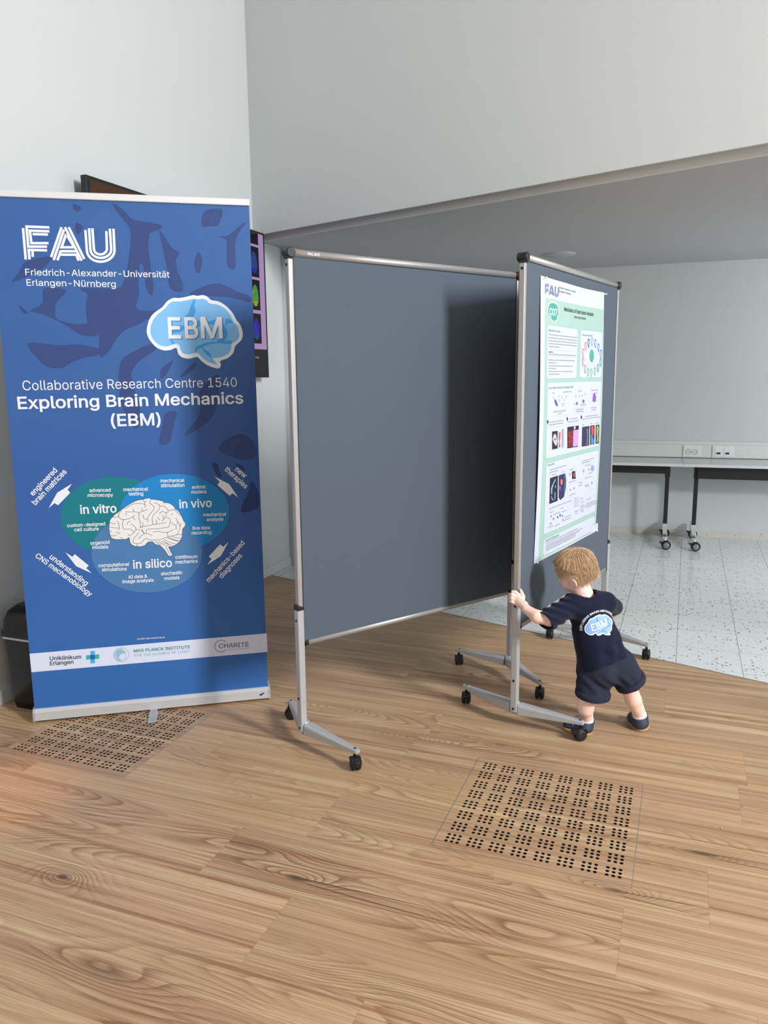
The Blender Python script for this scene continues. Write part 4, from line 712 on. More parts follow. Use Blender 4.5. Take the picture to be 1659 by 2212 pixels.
    nt.links.new(c, b.inputs['Base Color'])
    nt.links.new(maprange(nt, fine, 0.3, 0.7, 0.36, 0.50), b.inputs['Roughness'])
    b.inputs['Specular IOR Level'].default_value = 0.42
    bp = nt.nodes.new('ShaderNodeBump'); bp.inputs['Strength'].default_value = 0.12; bp.inputs['Distance'].default_value = 0.001
    nt.links.new(mth(nt, 'ADD', fine, mth(nt, 'MULTIPLY', ringd, -0.5)), bp.inputs['Height']); nt.links.new(bp.outputs[0], b.inputs['Normal'])
    return m
M_wood = wood_material('wood_plank_vinyl')

def terrazzo_material(name, base, fleck, su, tile, gloss, dens=0.5, tone=0.05):
    m = bpy.data.materials.new(name); m.use_nodes = True; nt = m.node_tree
    b = nt.nodes['Principled BSDF']
    tc = nt.nodes.new('ShaderNodeTexCoord'); sp = nt.nodes.new('ShaderNodeSeparateXYZ'); nt.links.new(tc.outputs['Object'], sp.inputs[0])
    nz = nt.nodes.new('ShaderNodeTexNoise'); nz.inputs['Scale'].default_value = 60; nz.inputs['Detail'].default_value = 3; nt.links.new(tc.outputs['Object'], nz.inputs['Vector'])
    ad = nt.nodes.new('ShaderNodeVectorMath'); ad.operation = 'MULTIPLY_ADD'; nt.links.new(nz.outputs['Color'], ad.inputs[0]); ad.inputs[1].default_value = (0.022, 0.022, 0.022); nt.links.new(tc.outputs['Object'], ad.inputs[2])
    c = None
    big = nt.nodes.new('ShaderNodeTexNoise'); big.inputs['Scale'].default_value = 5; big.inputs['Detail'].default_value = 3; nt.links.new(tc.outputs['Object'], big.inputs['Vector'])
    c = mixc(nt, big.outputs['Fac'], tuple(x * (1 - tone) for x in base[:3]) + (1,), tuple(min(1, x * (1 + tone)) for x in base[:3]) + (1,))
    for sc, th, r, amt in ((su, 0.62, 0.34, 0.78), (su * 1.9, 0.66, 0.36, 0.35)):
        vo = nt.nodes.new('ShaderNodeTexVoronoi'); vo.inputs['Scale'].default_value = sc; nt.links.new(ad.outputs[0], vo.inputs['Vector'])
        sc_ = nt.nodes.new('ShaderNodeSeparateColor'); nt.links.new(vo.outputs['Color'], sc_.inputs[0])
        pick = mth(nt, 'GREATER_THAN', sc_.outputs[0], 1 - dens * (1 - th) * 2)
        dd = maprange(nt, mth(nt, 'DIVIDE', vo.outputs['Distance'], mth(nt, 'MULTIPLY_ADD', sc_.outputs[1], 0.8, 0.4)), r, r * 0.7)
        c = mixc(nt, mth(nt, 'MULTIPLY', mth(nt, 'MULTIPLY', pick, dd), amt), c, fleck)
    if tile:
        tx, ty, ox, oy = tile
        for ax, t_, o_ in ((0, tx, ox), (1, ty, oy)):
            f = mth(nt, 'FRACT', mth(nt, 'DIVIDE', mth(nt, 'SUBTRACT', sp.outputs[ax], o_), t_))
            d = mth(nt, 'MULTIPLY', mth(nt, 'MINIMUM', f, mth(nt, 'SUBTRACT', 1.0, f)), t_)
            c = mixc(nt, maprange(nt, d, 0.0012, 0.003, 0.62 if ax == 0 else 0.4, 0.0), c, rgb(88, 90, 92))
    nt.links.new(c, b.inputs['Base Color'])
    b.inputs['Roughness'].default_value = gloss
    b.inputs['Specular IOR Level'].default_value = 0.5
    return m
M_tile = terrazzo_material('terrazzo_tile', rgb(218, 222, 221), rgb(46, 46, 50), 46, (0.32, 0.32, 0.076, 0.02), 0.13, 0.66)
M_tskirt = terrazzo_material('terrazzo_skirting', rgb(206, 203, 196), rgb(96, 90, 86), 60, None, 0.3, 0.3)

# ------------------------------------------------------------------ room: all lengths in metres, camera foot at the origin
UA = -0.3721                                     # direction of planks and floor plates
P1 = Vector((0.1444, 2.2957, 0)); P2 = Vector((-1.5880, 2.9739, 0)); PS = 0.6209
LW_A = Vector((-1.805, 3.486, 0)); LW_D = Vector((math.cos(math.radians(68.8)), math.sin(math.radians(68.8)), 0)); LW_N = Vector((LW_D.y, -LW_D.x, 0))
BD_A = Vector((-0.67, 5.652, 0)); BD_D = Vector((0.7775, -0.6289, 0)); BD_N = Vector((0.6289, 0.7775, 0))   # wood / terrazzo seam
BW_A = Vector((2.197, 7.358, 0)); BW_D = Vector((0.94552, -0.32557, 0)); BW_N = Vector((-0.32557, -0.94552, 0))
CEIL = 2.48

def isect(a, d, b, e):
    den = d.x * e.y - d.y * e.x; w = b - a
    return a + d * ((w.x * e.y - w.y * e.x) / den)
COR = isect(LW_A, LW_D, BD_A, BD_D)
FARL = isect(LW_A, LW_D, BW_A, BW_D)
BD_E = BD_A + BD_D * 8.2
BW_E = BW_A + BW_D * 5.6
UE = Vector((math.cos(UA), math.sin(UA), 0)); UN = Vector((-UE.y, UE.x, 0))
floor_M = Matrix.Translation(P1) @ Matrix.Rotation(UA, 4, 'Z')
floor_I = floor_M.inverted()

def plate_loop(o, grow=0.0):
    return [o + UE * a + UN * b for a, b in ((-grow, -grow), (PS + grow, -grow), (PS + grow, PS + grow), (-grow, PS + grow))]

def flat_with_holes(name, outer, holes, z, mat, M):
    bm = bmesh.new(); I = M.inverted(); edges = []
    for lp in [outer] + holes:
        vv = [bm.verts.new(I @ Vector((p.x, p.y, z))) for p in lp]
        for i in range(len(vv)): edges.append(bm.edges.new((vv[i], vv[(i + 1) % len(vv)])))
    bmesh.ops.triangle_fill(bm, use_beauty=True, use_dissolve=False, edges=edges, normal=(0, 0, 1))
    for f in bm.faces:
        if f.normal.z < 0: f.normal_flip()
    me = bpy.data.meshes.new(name); bm.to_mesh(me); bm.free(); me.materials.append(mat)
    o = bpy.data.objects.new(name, me); COL.objects.link(o); o.matrix_world = M
    return o
wood_outer = [COR, LW_A + LW_D * -5.5, Vector((0.0, -3.2, 0)), Vector((5.6, -3.2, 0)), BD_E]
GAP = 0.0018
struct(flat_with_holes('floor', wood_outer, [plate_loop(P1, GAP), plate_loop(P2, GAP)], 0.0, M_wood, floor_M))
tile_outer = [COR, BD_E, BW_E, FARL]
o = flat_with_holes('floor_terrazzo', tile_outer, [], -0.001, M_tile, floor_M); struct(o)
# brushed seam strip between the two floors
m = MB(); m.box((-0.002, -0.006, -0.003), (8.2, 0.006, 0.0012), M=Matrix.Translation(COR) @ Matrix.Rotation(math.atan2(BD_D.y, BD_D.x), 4, 'Z'))
M_seam = pm('seam_strip', rgb(150, 140, 128), 0.4, 0.3)
struct(m.build('trim_1', M_seam))

# left wall, thick slab behind its face, from behind the camera to the jamb beside the boards
JAMB = LW_A + LW_D * 2.87
def slab(name, a, b, nrm, t, z0, z1, mat):
    """wall with face a-b, body on the side away from nrm"""
    m = MB(); q = [a, b, b - nrm * t, a - nrm * t]
    m.hexa([(p.x, p.y, z0) for p in q] + [(p.x, p.y, z1) for p in q])
    return struct(m.build(name, mat))
slab('wall_left', LW_A + LW_D * -5.5, JAMB, LW_N, 0.2, 0.0, 5.2, M_wall)
# short return of the wall just behind the first board, then the deeper part of the back room
RET = JAMB + UE * 0.10
slab('wall_return', JAMB - UE * 0.12, RET, Vector((-UN.x, -UN.y, 0)), 0.16, 0.0, CEIL, M_wall)
slab('wall_left_rear', JAMB + UN * 0.16, FARL + LW_D * 0.1, LW_N, 0.2, 0.0, CEIL, M_wall)
slab('wall_back', FARL - BW_D * 0.1, BW_E, BW_N, 0.2, 0.0, CEIL + 0.1, M_wall)
# header wall over the seam: underside, then a small step down to the lower ceiling
HF = COR - BD_N * 0.052
hs = isect(LW_A, LW_D, HF, BD_D)
slab('wall_front', hs - BD_D * 0.05, hs + BD_D * 8.3, Vector((-BD_N.x, -BD_N.y, 0)), 0.014, 2.507, 5.2, M_wall)
cs = HF + BD_N * 0.105
c0 = isect(LW_A, LW_D, cs, BD_D) - BD_D * 0.1
m = MB()
q = [c0, cs + BD_D * 8.2, BW_E + LW_D * 0.1, FARL + LW_D * 0.15 - BW_D * 0.15]
m.hexa([(p.x, p.y, CEIL) for p in q] + [(p.x, p.y, CEIL + 0.12) for p in q])
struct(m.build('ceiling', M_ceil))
# unseen cap added to stop light leaking into the slot behind the header
q = [hs - BD_D * 0.05 + BD_N * 0.012, hs + BD_D * 8.3 + BD_N * 0.012, hs + BD_D * 8.3 + BD_N * 0.13, hs - BD_D * 0.05 + BD_N * 0.13]
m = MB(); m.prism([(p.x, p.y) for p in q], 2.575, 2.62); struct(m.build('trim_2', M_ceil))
# pale board added over the lower ceiling's front edge to lighten that strip
q = [hs - BD_D * 0.05 + BD_N * 0.097, hs + BD_D * 8.3 + BD_N * 0.097, hs + BD_D * 8.3 + BD_N * 0.106, hs - BD_D * 0.05 + BD_N * 0.106]
m = MB(); m.prism([(p.x, p.y) for p in q], 2.4785, 2.576); struct(m.build('trim_3', pm('lightened_edge_board', rgb(236, 236, 234), 0.6, 0, 0.01, 5)))
# unseen ceiling of the tall front hall, added so light enters from the side
q = [hs + BD_D * 8.3, hs, LW_A + LW_D * -5.5, Vector((0.0, -3.2, 0)), Vector((5.6, -3.2, 0))]
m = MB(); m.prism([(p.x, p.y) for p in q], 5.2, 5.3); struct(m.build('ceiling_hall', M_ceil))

slab('wall_rear', LW_A + LW_D * -5.5 + Vector((0, -0.0, 0)), Vector((4.2, -3.6, 0)), Vector((0, 1, 0)), 0.2, 0.0, 5.2, M_wall)  # unseen rear wall, added to deepen the shadow between the boards
# skirtings
def skirt(name, a, b, nrm, h, t, mat, z0=0.0):
    m = MB(); q = [a, b, b + nrm * t, a + nrm * t]
    v = [(p.x, p.y, z0) for p in q] + [(p.x, p.y, z0 + h) for p in (a, b, b + nrm * t * 0.6, a + nrm * t * 0.6)]
    m.hexa(v); return struct(m.build(name, mat))
skirt('baseboard_left', LW_A + LW_D * -5.5, JAMB, LW_N, 0.066, 0.014, M_base)
skirt('baseboard_back', FARL, BW_E, BW_N, 0.058, 0.012, M_tskirt, -0.001)

# ------------------------------------------------------------------ common object materials
M_alu = pm('satin_aluminium', rgb(170, 168, 168), 0.45, 0.5, 0.04, 60)
M_alu2 = pm('silver_grey_lacquer', rgb(178, 180, 184), 0.38, 0.25, 0.04, 40, coat=0.2)
M_black = pm('black_plastic', rgb(22, 22, 25), 0.38, 0, 0.2, 60)
M_rubber = pm('black_rubber', rgb(18, 18, 20), 0.55, 0, 0.2, 80)
M_felt = pm('grey_blue_felt', rgb(83, 94, 107), 0.95, 0, 0.09, 260, 0.35, 0.1, 900, sheen=0.1)
M_white = ink('white_print', rgb(228, 233, 241))
M_dark = pm('dark_hole', rgb(12, 12, 13), 0.7, 0, 0.2, 50)
M_chrome = pm('chrome', rgb(220, 222, 225), 0.16, 1.0, 0.02, 30)

# ------------------------------------------------------------------ perforated floor plates (air outlets set flush in the planks)
def floor_plate(label, origin, mat):
    root = thing('floor_grille', label, 'floor grille', (origin.x, origin.y, 0), UA, 'perforated plates in the plank floor')
    bm = bmesh.new()
    margin, n = 0.045, 8
    pitch = 0.0728; hole = 0.0061; hp = 0.0188
    xs = set([0.0, PS])
    start = (PS - (pitch * (n - 1))) / 2
    cent = [start + i * pitch for i in range(n)]
    holes = [c + k * hp for c in cent for k in (-1, 0, 1)]
    # grid lines: around every hole a square cell
    lines = [0.0]
    for h in sorted(holes): lines += [h - hp / 2, h + hp / 2]
    lines.append(PS)
    L = []
    for x in lines:
        if not L or x - L[-1] > 1e-5: L.append(x)
    hs_ = set()
    cells = {}
    def cellhole(a, b): return any(abs((a + b) / 2 - h) < 1e-4 and abs(b - a - hp) < 1e-4 for h in holes)
    V = {}
    def vert(x, y, z):
        k = (round(x, 5), round(y, 5), round(z, 5))
        if k not in V: V[k] = bm.verts.new((x, y, z))
        return V[k]
    top, low, NS = 0.0006, -0.012, 12
    for i in range(len(L) - 1):
        for j in range(len(L) - 1):
            x0, x1, y0, y1 = L[i], L[i + 1], L[j], L[j + 1]
            if cellhole(x0, x1) and cellhole(y0, y1):
                cx, cy = (x0 + x1) / 2, (y0 + y1) / 2
                ring = [(cx + hole * math.cos(2 * PI * k / NS + PI / 4), cy + hole * math.sin(2 * PI * k / NS + PI / 4)) for k in range(NS)]
                rt = [bm.verts.new((x, y, top)) for x, y in ring]; rb = [bm.verts.new((x, y, low)) for x, y in ring]
                cor = [vert(x1, y1, top), vert(x0, y1, top), vert(x0, y0, top), vert(x1, y0, top)]
                q = NS // 4
                for s in range(4):
                    bm.faces.new([cor[s], cor[(s + 1) % 4]] + [rt[(s * q + k) % NS] for k in range(q, -1, -1)])
                for k in range(NS):
                    f = bm.faces.new((rt[k], rt[(k + 1) % NS], rb[(k + 1) % NS], rb[k])); f.material_index = 1
            else:
                bm.faces.new((vert(x0, y0, top), vert(x1, y0, top), vert(x1, y1, top), vert(x0, y1, top)))
    bmesh.ops.recalc_face_normals(bm, faces=[f for f in bm.faces if f.material_index == 1])
    for f in bm.faces:
        if f.material_index == 0 and f.normal.z < 0: f.normal_flip()
    me = bpy.data.meshes.new('perforated_panel'); bm.to_mesh(me); bm.free(); me.materials.append(mat); me.materials.append(M_dark)
    p = bpy.data.objects.new('perforated_panel', me); COL.objects.link(p); p.parent = root
    # metal edging round the plate and a black box below that paints in the shade
    m = MB(); t = 0.0018
    for lo, hi in (((-t, -t), (PS + t, 0)), ((-t, PS), (PS + t, PS + t)), ((-t, 0), (0, PS)), ((PS, 0), (PS + t, PS))):
        m.box((lo[0], lo[1], -0.012), (hi[0], hi[1], 0.0009))
    m.build('edge_strip', pm('edge_strip_metal', rgb(150, 148, 150), 0.4, 0.5), root)
    m = MB(); m.box((0.001, 0.001, -0.06), (PS - 0.001, PS - 0.001, -0.0125)); m.build('dark_cavity', pm('cavity_shade_black', rgb(4, 4, 4), 0.9, 0, 0.2, 50, spec=0.05), root)
    return root
M_plate = wood_material('wood_decor_plate')
floor_plate('square wood-look floor grille in front of the child, fully in view', P1, M_plate)
floor_plate('square wood-look floor grille partly under the blue roll-up banner', P2, M_plate)

# ------------------------------------------------------------------ pinboards on castors
def caster(root, x, y, ang, rw=0.026, name='caster', brake=True):
    """twin-wheel castor under an arm tip: housing with stem, two wheels"""
    M = Matrix.Translation((x, y, 0)) @ Matrix.Rotation(ang, 4, 'Z')
    m = MB(M)
    # hood: half disc over both wheels
    n = 14; prof = [(math.cos(t) * (rw + 0.003), rw + math.sin(t) * (rw + 0.003)) for t in np.linspace(-0.25, PI + 0.25, n)]
    for y0, y1 in ((-0.0045, 0.0045),):
        v = [(a, y0, b) for a, b in prof] + [(a, y1, b) for a, b in prof]
        f = [tuple(range(n))[::-1], tuple(range(n, 2 * n))] + [(i, (i + 1) % n, n + (i + 1) % n, n + i) for i in range(n)]
        m._add(v, f)
    # fender strip over the wheels
    m.smooth = True
    pr = [(math.cos(t) * (rw + 0.0035), rw + math.sin(t) * (rw + 0.0035)) for t in np.linspace(0.25, PI - 0.25, n)]
    pi_ = [(a * 0.93, rw + (b - rw) * 0.93) for a, b in pr]
    v = [(a, s, b) for s in (-0.019, 0.019) for a, b in pr] + [(a, s, b) for s in (-0.019, 0.019) for a, b in pi_]
    f = []
    for i in range(n - 1):
        f += [(i, i + 1, n + i + 1, n + i), (2 * n + i, 3 * n + i, 3 * n + i + 1, 2 * n + i + 1), (i, 2 * n + i, 2 * n + i + 1, i + 1), (n + i, n + i + 1, 3 * n + i + 1, 3 * n + i)]
    m._add(v, f); m.smooth = False
    if brake:
        m.hexa([(-rw * 1.05, -0.011, rw * 1.25), (-rw * 0.5, -0.011, rw * 1.7), (-rw * 0.5, 0.011, rw * 1.7), (-rw * 1.05, 0.011, rw * 1.25),
                (-rw * 1.55, -0.011, rw * 1.75), (-rw * 1.3, -0.011, rw * 1.95), (-rw * 1.3, 0.011, rw * 1.95), (-rw * 1.55, 0.011, rw * 1.75)], 0.001)
    m.tube([(0.008, 0, rw * 1.8), (0.008, 0, 0.078)], 0.0065, 10)
    h = m.build(name, M_black, root)
    for s in (-1, 1):
        w = MB(M)
        Mx = Matrix.Translation((0, s * 0.0125, rw)) @ Matrix.Rotation(-s * PI / 2, 4, 'X')
        w.lathe([(0.001, 0.0085), (rw * 0.55, 0.0085), (rw * 0.8, 0.0065), (rw * 0.96, 0.003), (rw, -0.001), (rw, -0.007), (rw * 0.9, -0.0078), (0.001, -0.0078)], 24, Mx, False)
        w.build('wheel', M_rubber, h)
    return h

def arm(root, hub, tip, mat):
    """cast foot: thick at the hub, thin at the tip, rounded back"""
    hub = Vector((hub[0], hub[1], 0)); tip = Vector((tip[0], tip[1], 0))
    d = (tip - hub); L = d.length; d.normalize(); s = Vector((-d.y, d.x, 0))
    m = MB(); rings = []
    secs = [(0.016, 0.0225, 0.064, 0.107), (0.022, 0.0232, 0.0635, 0.1085), (0.10, 0.0205, 0.066, 0.103), (0.20, 0.0165, 0.0695, 0.0955), (L - 0.01, 0.0128, 0.072, 0.089), (L + 0.012, 0.0118, 0.0725, 0.0875), (L + 0.016, 0.009, 0.074, 0.0865)]
    for t, w, z0, z1 in secs:
        c = hub + d * t; h = z1 - z0
        pr = [(-w, 0), (-w, h * 0.74), (-w * 0.9, h * 0.9), (-w * 0.62, h), (w * 0.62, h), (w * 0.9, h * 0.9), (w, h * 0.74), (w, 0)]
        rings.append([c + s * a + Vector((0, 0, z0 + b)) for a, b in pr])
    k = 8; v = [p for r in rings for p in r]
    f = [(i * k + j, i * k + (j + 1) % k, (i + 1) * k + (j + 1) % k, (i + 1) * k + j) for i in range(len(rings) - 1) for j in range(k)]
    m._add(v, f)
    m._add(rings[0], [tuple(range(k))]); m._add(rings[-1], [tuple(range(k))[::-1]])
    m.mi = 1
    c = hub + d * (L - 0.002)
    m.lathe([(0.0052, 0.0), (0.0052, 0.0012)], 14, Matrix.Translation((c.x, c.y, 0.0882)))
    return m.build('foot_arm', [mat, M_dark], root)

BW_ = 1.22
def pinboard(label, x, y, ang, feet, casters_ang):
    r = thing('pinboard', label, 'pinboard', (x, y, 0), ang, 'mobile grey pinboards')
    W_ = BW_
    m = MB(); m.box((0.013, -0.0095, 0.452), (W_ - 0.013, 0.0095, 1.95), 0.001); m.build('felt_panel', M_felt, r)
    # thin dark gaskets along the panel edges
    m = MB()
    for lo, hi in (((0.0105, -0.0105, 0.455), (0.0145, 0.0105, 1.948)), ((W_ - 0.0145, -0.0105, 0.455), (W_ - 0.0105, 0.0105, 1.948)), ((0.012, -0.0105, 1.9425), (W_ - 0.012, 0.0105, 1.946))):
        m.box(lo, hi)
    m.build('panel_edging', M_black, r)
    m = MB(); m.tube([(0.018, 0, 1.9585), (W_ - 0.018, 0, 1.9585)], 0.0145, 18); m.build('top_rail', M_alu, r)
    m = MB(); m.tube([(0.03, 0, 0.447), (W_ - 0.03, 0, 0.447)], 0.0135, 18); m.build('bottom_rail', M_alu, r)
    for s, xx in ((1, 0.0), (-1, W_)):
        m = MB(); m.tube([(xx + s * 0.018, 0, 0.447), (xx + s * 0.031, 0, 0.447)], 0.0148, 18); m.build('rail_end_cap', M_black, r)
        # upper post: rounded profile
        m = MB(); m.box((xx - 0.011, -0.0125, 0.56), (xx + 0.011, 0.0125, 1.945), 0.0045, 3)
        m.mi = 1; m.lathe([(0.0055, 0), (0.0055, 0.001)], 14, Matrix.Translation((xx - s * 0.0112, 0.0, 1.915)) @ Matrix.Rotation(-s * PI / 2, 4, 'Y')); m.build('post', [M_alu, M_dark], r)
        m = MB(); m.box((xx - 0.0145 - s * 0.002, -0.0155, 0.071), (xx + 0.0145 - s * 0.002, 0.0155, 0.592), 0.005, 3)
        m.mi = 1
        for z in (0.545, 0.43, 0.215, 0.088): 
            if z == 0.43: continue
            m.lathe([(0.0052, 0), (0.0052, 0.0012)], 14, Matrix.Translation((xx - s * 0.0167, 0.0, z)) @ Matrix.Rotation(-s * PI / 2, 4, 'Y'))
        m.build('leg_tube', [M_alu2, M_dark], r)
        # collar where the post slides into the leg
        m = MB(); v0 = 0.0165
        m.hexa([(xx - v0 - s * 0.002, -0.0175, 0.588), (xx + v0 - s * 0.002, -0.0175, 0.588), (xx + v0 - s * 0.002, 0.0175, 0.588), (xx - v0 - s * 0.002, 0.0175, 0.588),
                (xx - v0 * 0.9 - s * 0.002, -0.0155, 0.612), (xx + v0 * 0.8 - s * 0.002, -0.0155, 0.6), (xx + v0 * 0.8 - s * 0.002, 0.0155, 0.6), (xx - v0 * 0.9 - s * 0.002, 0.0155, 0.612)], 0.003, 2)
        m.build('clamp_collar', M_black, r)
        # T cap on the post
        m = MB(); m.tube([(xx, -0.021, 1.958), (xx, -0.019, 1.958), (xx, 0.019, 1.958), (xx, 0.021, 1.958)], [0.0165, 0.0185, 0.0185, 0.0165], 22)
        m.box((xx - 0.0128, -0.0145, 1.935), (xx + 0.0128, 0.0145, 1.955), 0.002); m.build('post_cap', M_black, r)
        # hub pin
        m = MB(); m.tube([(xx + s * 0.010, 0, 0.062), (xx + s * 0.010, 0, 0.113)], 0.0185, 18); m.build('hub', M_alu2, r)
    i = 0
    for xx, tips in zip((0.0, W_), feet):
        for (tx, ty) in tips:
            s = 1 if xx == 0 else -1
            hx = xx + s * 0.010
            arm(r, (hx, 0), (tx, ty), M_alu2)
            caster(r, tx, ty, casters_ang[i]); i += 1
    # maker's lettering on the top rail
    def rm(u, v, l): 
        a = v / 0.0145; rr = 0.0147 + 0.0001 * l
        return (u, -rr * math.cos(a), 1.9585 + rr * math.sin(a))
    A = Art(rm); A.text('neuland', (0.072, -0.0045), (0.128, -0.0045), M_white, 0.4, layer=1)
    A.poly([(0.044, -0.005), (0.066, -0.005), (0.066, 0.005), (0.044, 0.005)], ink('maker_mark_red', rgb(196, 120, 104)))
    A.build('maker_lettering', r)
    return r

B1 = (-0.3424, 2.9816, 0.65079); B2 = (0.55547, 3.14918, 0.98997)
def local(B, px, py):
    d = Vector((px - B[0], py - B[1])); c, s = math.cos(B[2]), math.sin(B[2])
    return (d.x * c + d.y * s, -d.x * s + d.y * c)
b1f = [[local(B1, -0.121, 2.79), local(B1, -0.423, 3.25)], [local(B1, 0.388, 3.89), local(B1, 0.725, 3.445)]]
b2f = [[local(B2, 0.374, 3.402), local(B2, 0.807, 3.017)], [local(B2, 0.952, 4.288), local(B2, 1.393, 3.94)]]
pinboard('empty grey pinboard on castors, left of the child and behind the post he holds', B1[0], B1[1], B1[2], b1f, [1.2, 2.5, 1.0, 0.6])
BOARD2 = pinboard('grey pinboard with the green poster, pushed by the child', B2[0], B2[1], B2[2], b2f, [0.4, -0.6, 0.3, 0.2])

# ------------------------------------------------------------------ roll-up banner
I_blue = None
def banner_fabric_material():
    m = bpy.data.materials.new('printed_banner_blue'); m.use_nodes = True; nt = m.node_tree; b = nt.nodes['Principled BSDF']
    tc = nt.nodes.new('ShaderNodeTexCoord'); sp = nt.nodes.new('ShaderNodeSeparateXYZ'); nt.links.new(tc.outputs['Object'], sp.inputs[0])
    nz = nt.nodes.new('ShaderNodeTexNoise'); nz.inputs['Scale'].default_value = 3.2; nz.inputs['Detail'].default_value = 2; nz.inputs['Distortion'].default_value = 0.8
    nt.links.new(tc.outputs['Object'], nz.inputs['Vector'])
    # design: royal blue ground, blue-grey brain motif above
    c = mixc(nt, maprange(nt, sp.outputs[2], 0.3, 1.1), rgb(51, 102, 172), rgb(52, 92, 160))
    up = maprange(nt, sp.outputs[2], 1.15, 1.5)
    c = mixc(nt, mth(nt, 'MULTIPLY', up, maprange(nt, nz.outputs['Fac'], 0.35, 0.65, 0.55, 1.0)), c, rgb(60, 98, 158))
    nt.links.new(c, b.inputs['Base Color']); b.inputs['Roughness'].default_value = 0.5; b.inputs['Specular IOR Level'].default_value = 0.3
    return m
BN_O = Vector((-1.56508, 3.24497, 0)); BN_A = 0.22254; BN_W, BN_H, BN_L = 1.031, 2.18, 0.01343
ban = thing('roll_up_banner', 'tall blue roll-up banner with white lettering and a light blue brain logo', 'banner', BN_O, BN_A)
def bmap(u, v, l):
    return (u, math.sin(BN_L) * v - 0.0006 - 0.00022 * l, 0.055 + math.cos(BN_L) * v)
m = MB()
p = [(0, 0), (BN_W, 0), (BN_W, BN_H), (0, BN_H)]
m.hexa([bmap(u, v, 0) for u, v in p[:2]] + [(u, y + 0.0008, z) for u, y, z in [bmap(a, b, 0) for a, b in (p[1], p[0])]] +
       [bmap(u, v, 0) for u, v in (p[3], p[2])] + [(u, y + 0.0008, z) for u, y, z in [bmap(a, b, 0) for a, b in (p[2], p[3])]])
fab = m.build('banner_fabric', banner_fabric_material(), ban)
I_d1 = ink('banner_motif_dark', rgb(54, 74, 126)); I_d2 = ink('banner_motif_navy', rgb(40, 64, 118))
A = Art(bmap)
for i, d in enumerate(BK_DARK): A.poly(d, I_d1, 1 + 0.06 * i, 4)
for i, d in enumerate(BK_DARK2): A.poly(d, I_d2, 2.2 + 0.06 * i, 4)
A.build('brain_motif', fab)
A = Art(bmap)
for i, d in enumerate(BK_FAU): A.line(d, 0.0098, M_white, 3 + 0.2 * i)
A.build('university_logo', fab)
I_lb = ink('light_blue_print', rgb(126, 188, 240)); I_mb = ink('mid_blue_print', rgb(72, 160, 226)); I_sh = ink('blue_print_shadow', rgb(58, 122, 196))
def brain_badge(A, out, inn, dk, f, layer=3):
    A.poly([f(p_) for p_ in out], M_white, layer, 4)
    A.poly([f(p_) for p_ in inn], I_lb, layer + 1, 4)
    for d in dk: A.poly([f(p_) for p_ in d], I_mb, layer + 2, 4)
A = Art(bmap); brain_badge(A, EBM_OUT, EBM_IN, EBM_DK, lambda p_: p_); A.build('brain_logo', fab)
I_k = ink('ink_dark', rgb(52, 58, 72)); I_t = ink('ink_teal', rgb(66, 148, 140)); I_l = ink('ink_pale_teal', rgb(160, 188, 206)); I_g = ink('ink_grey', rgb(84, 88, 98))
INK = dict(w=M_white, k=I_k, t=I_t, l=I_l, g=I_g)
groups = {}
SECOND = ('brain matrices', 'therapies', 'CNS mechanobiology', 'diagnoses', 'microscopy', 'testing', 'stimulation', 'models', 'analysis', 'recording', 'cell culture', 'simulations', 'mechanics', 'image analysis')
for part, st, p0, p1, w, col, hh in BK_TEXT: groups.setdefault(part, []).append((st, p0, p1, w, col, hh))
# centre diagram below its lettering
for d, c in zip(BK_ELL, ((24, 120, 134), (32, 130, 198), (74, 122, 174))):
    A = Art(bmap); A.poly(d, ink('diagram_colour', rgb(*c)), 2 + BK_ELL.index(d)); A.build('diagram_ellipse', fab)
for d in BK_ARROW:
    A = Art(bmap); A.poly(d, M_white, 3); A.build('diagram_arrow', fab)
A = Art(bmap); A.poly(BR_OUT, ink('drawing_white', rgb(228, 228, 230)), 6)
for d in BR_GYRI: A.line(smooth_poly(d, 3, False), 0.0017, ink('drawing_line', rgb(58, 58, 66)) if 'drawing_line' not in bpy.data.materials else bpy.data.materials['drawing_line'], 7)
A.build('brain_drawing', fab)
A = Art(bmap); A.poly(BK_STRIP, ink('pale_strip', rgb(214, 222, 244)), 2); A.build('sponsor_strip', fab)
A = Art(bmap)
for d, c in zip(BK_CROSS, ((66, 178, 232), (60, 178, 152), (34, 96, 200))): A.poly(d, ink('cross_colour', rgb(*c)), 4 + BK_CROSS.index(d))
A.build('hospital_cross', fab); A = Art(bmap)
sc_, se_ = Vector(BK_SEAL[0]), Vector(BK_SEAL[1]); sr = (se_ - sc_).length
I_sl = ink('seal_line', rgb(150, 186, 210)); I_sf = ink('seal_fill', rgb(172, 206, 226))
A.line(circle(sc_, sr, 40) + [circle(sc_, sr, 40)[0]], 0.002, I_sl, 4); A.line(circle(sc_, sr * 0.86, 40)[8:32], 0.006, I_sf, 4)
for d in BK_SEALHEAD[::2]: A.poly(d, I_sl, 5, 3)
A.line(smooth_poly(BK_SEALHEAD[1], 3, False), 0.0018, I_sl, 5)
A.build('institute_seal', fab); A = Art(bmap)
cc_, ce_ = Vector(BK_CRING[0]), Vector(BK_CRING[1]); cr = (ce_ - cc_).length
A.line([tuple(cc_ + Vector((math.cos(t), math.sin(t))) * cr) for t in np.linspace(0.75, 2 * PI - 0.75, 36)], 0.0024, I_g, 4)
A.line(BK_CLINE, 0.0014, ink('fine_grey', rgb(150, 156, 178)), 4)
A.build('letter_ring', fab)
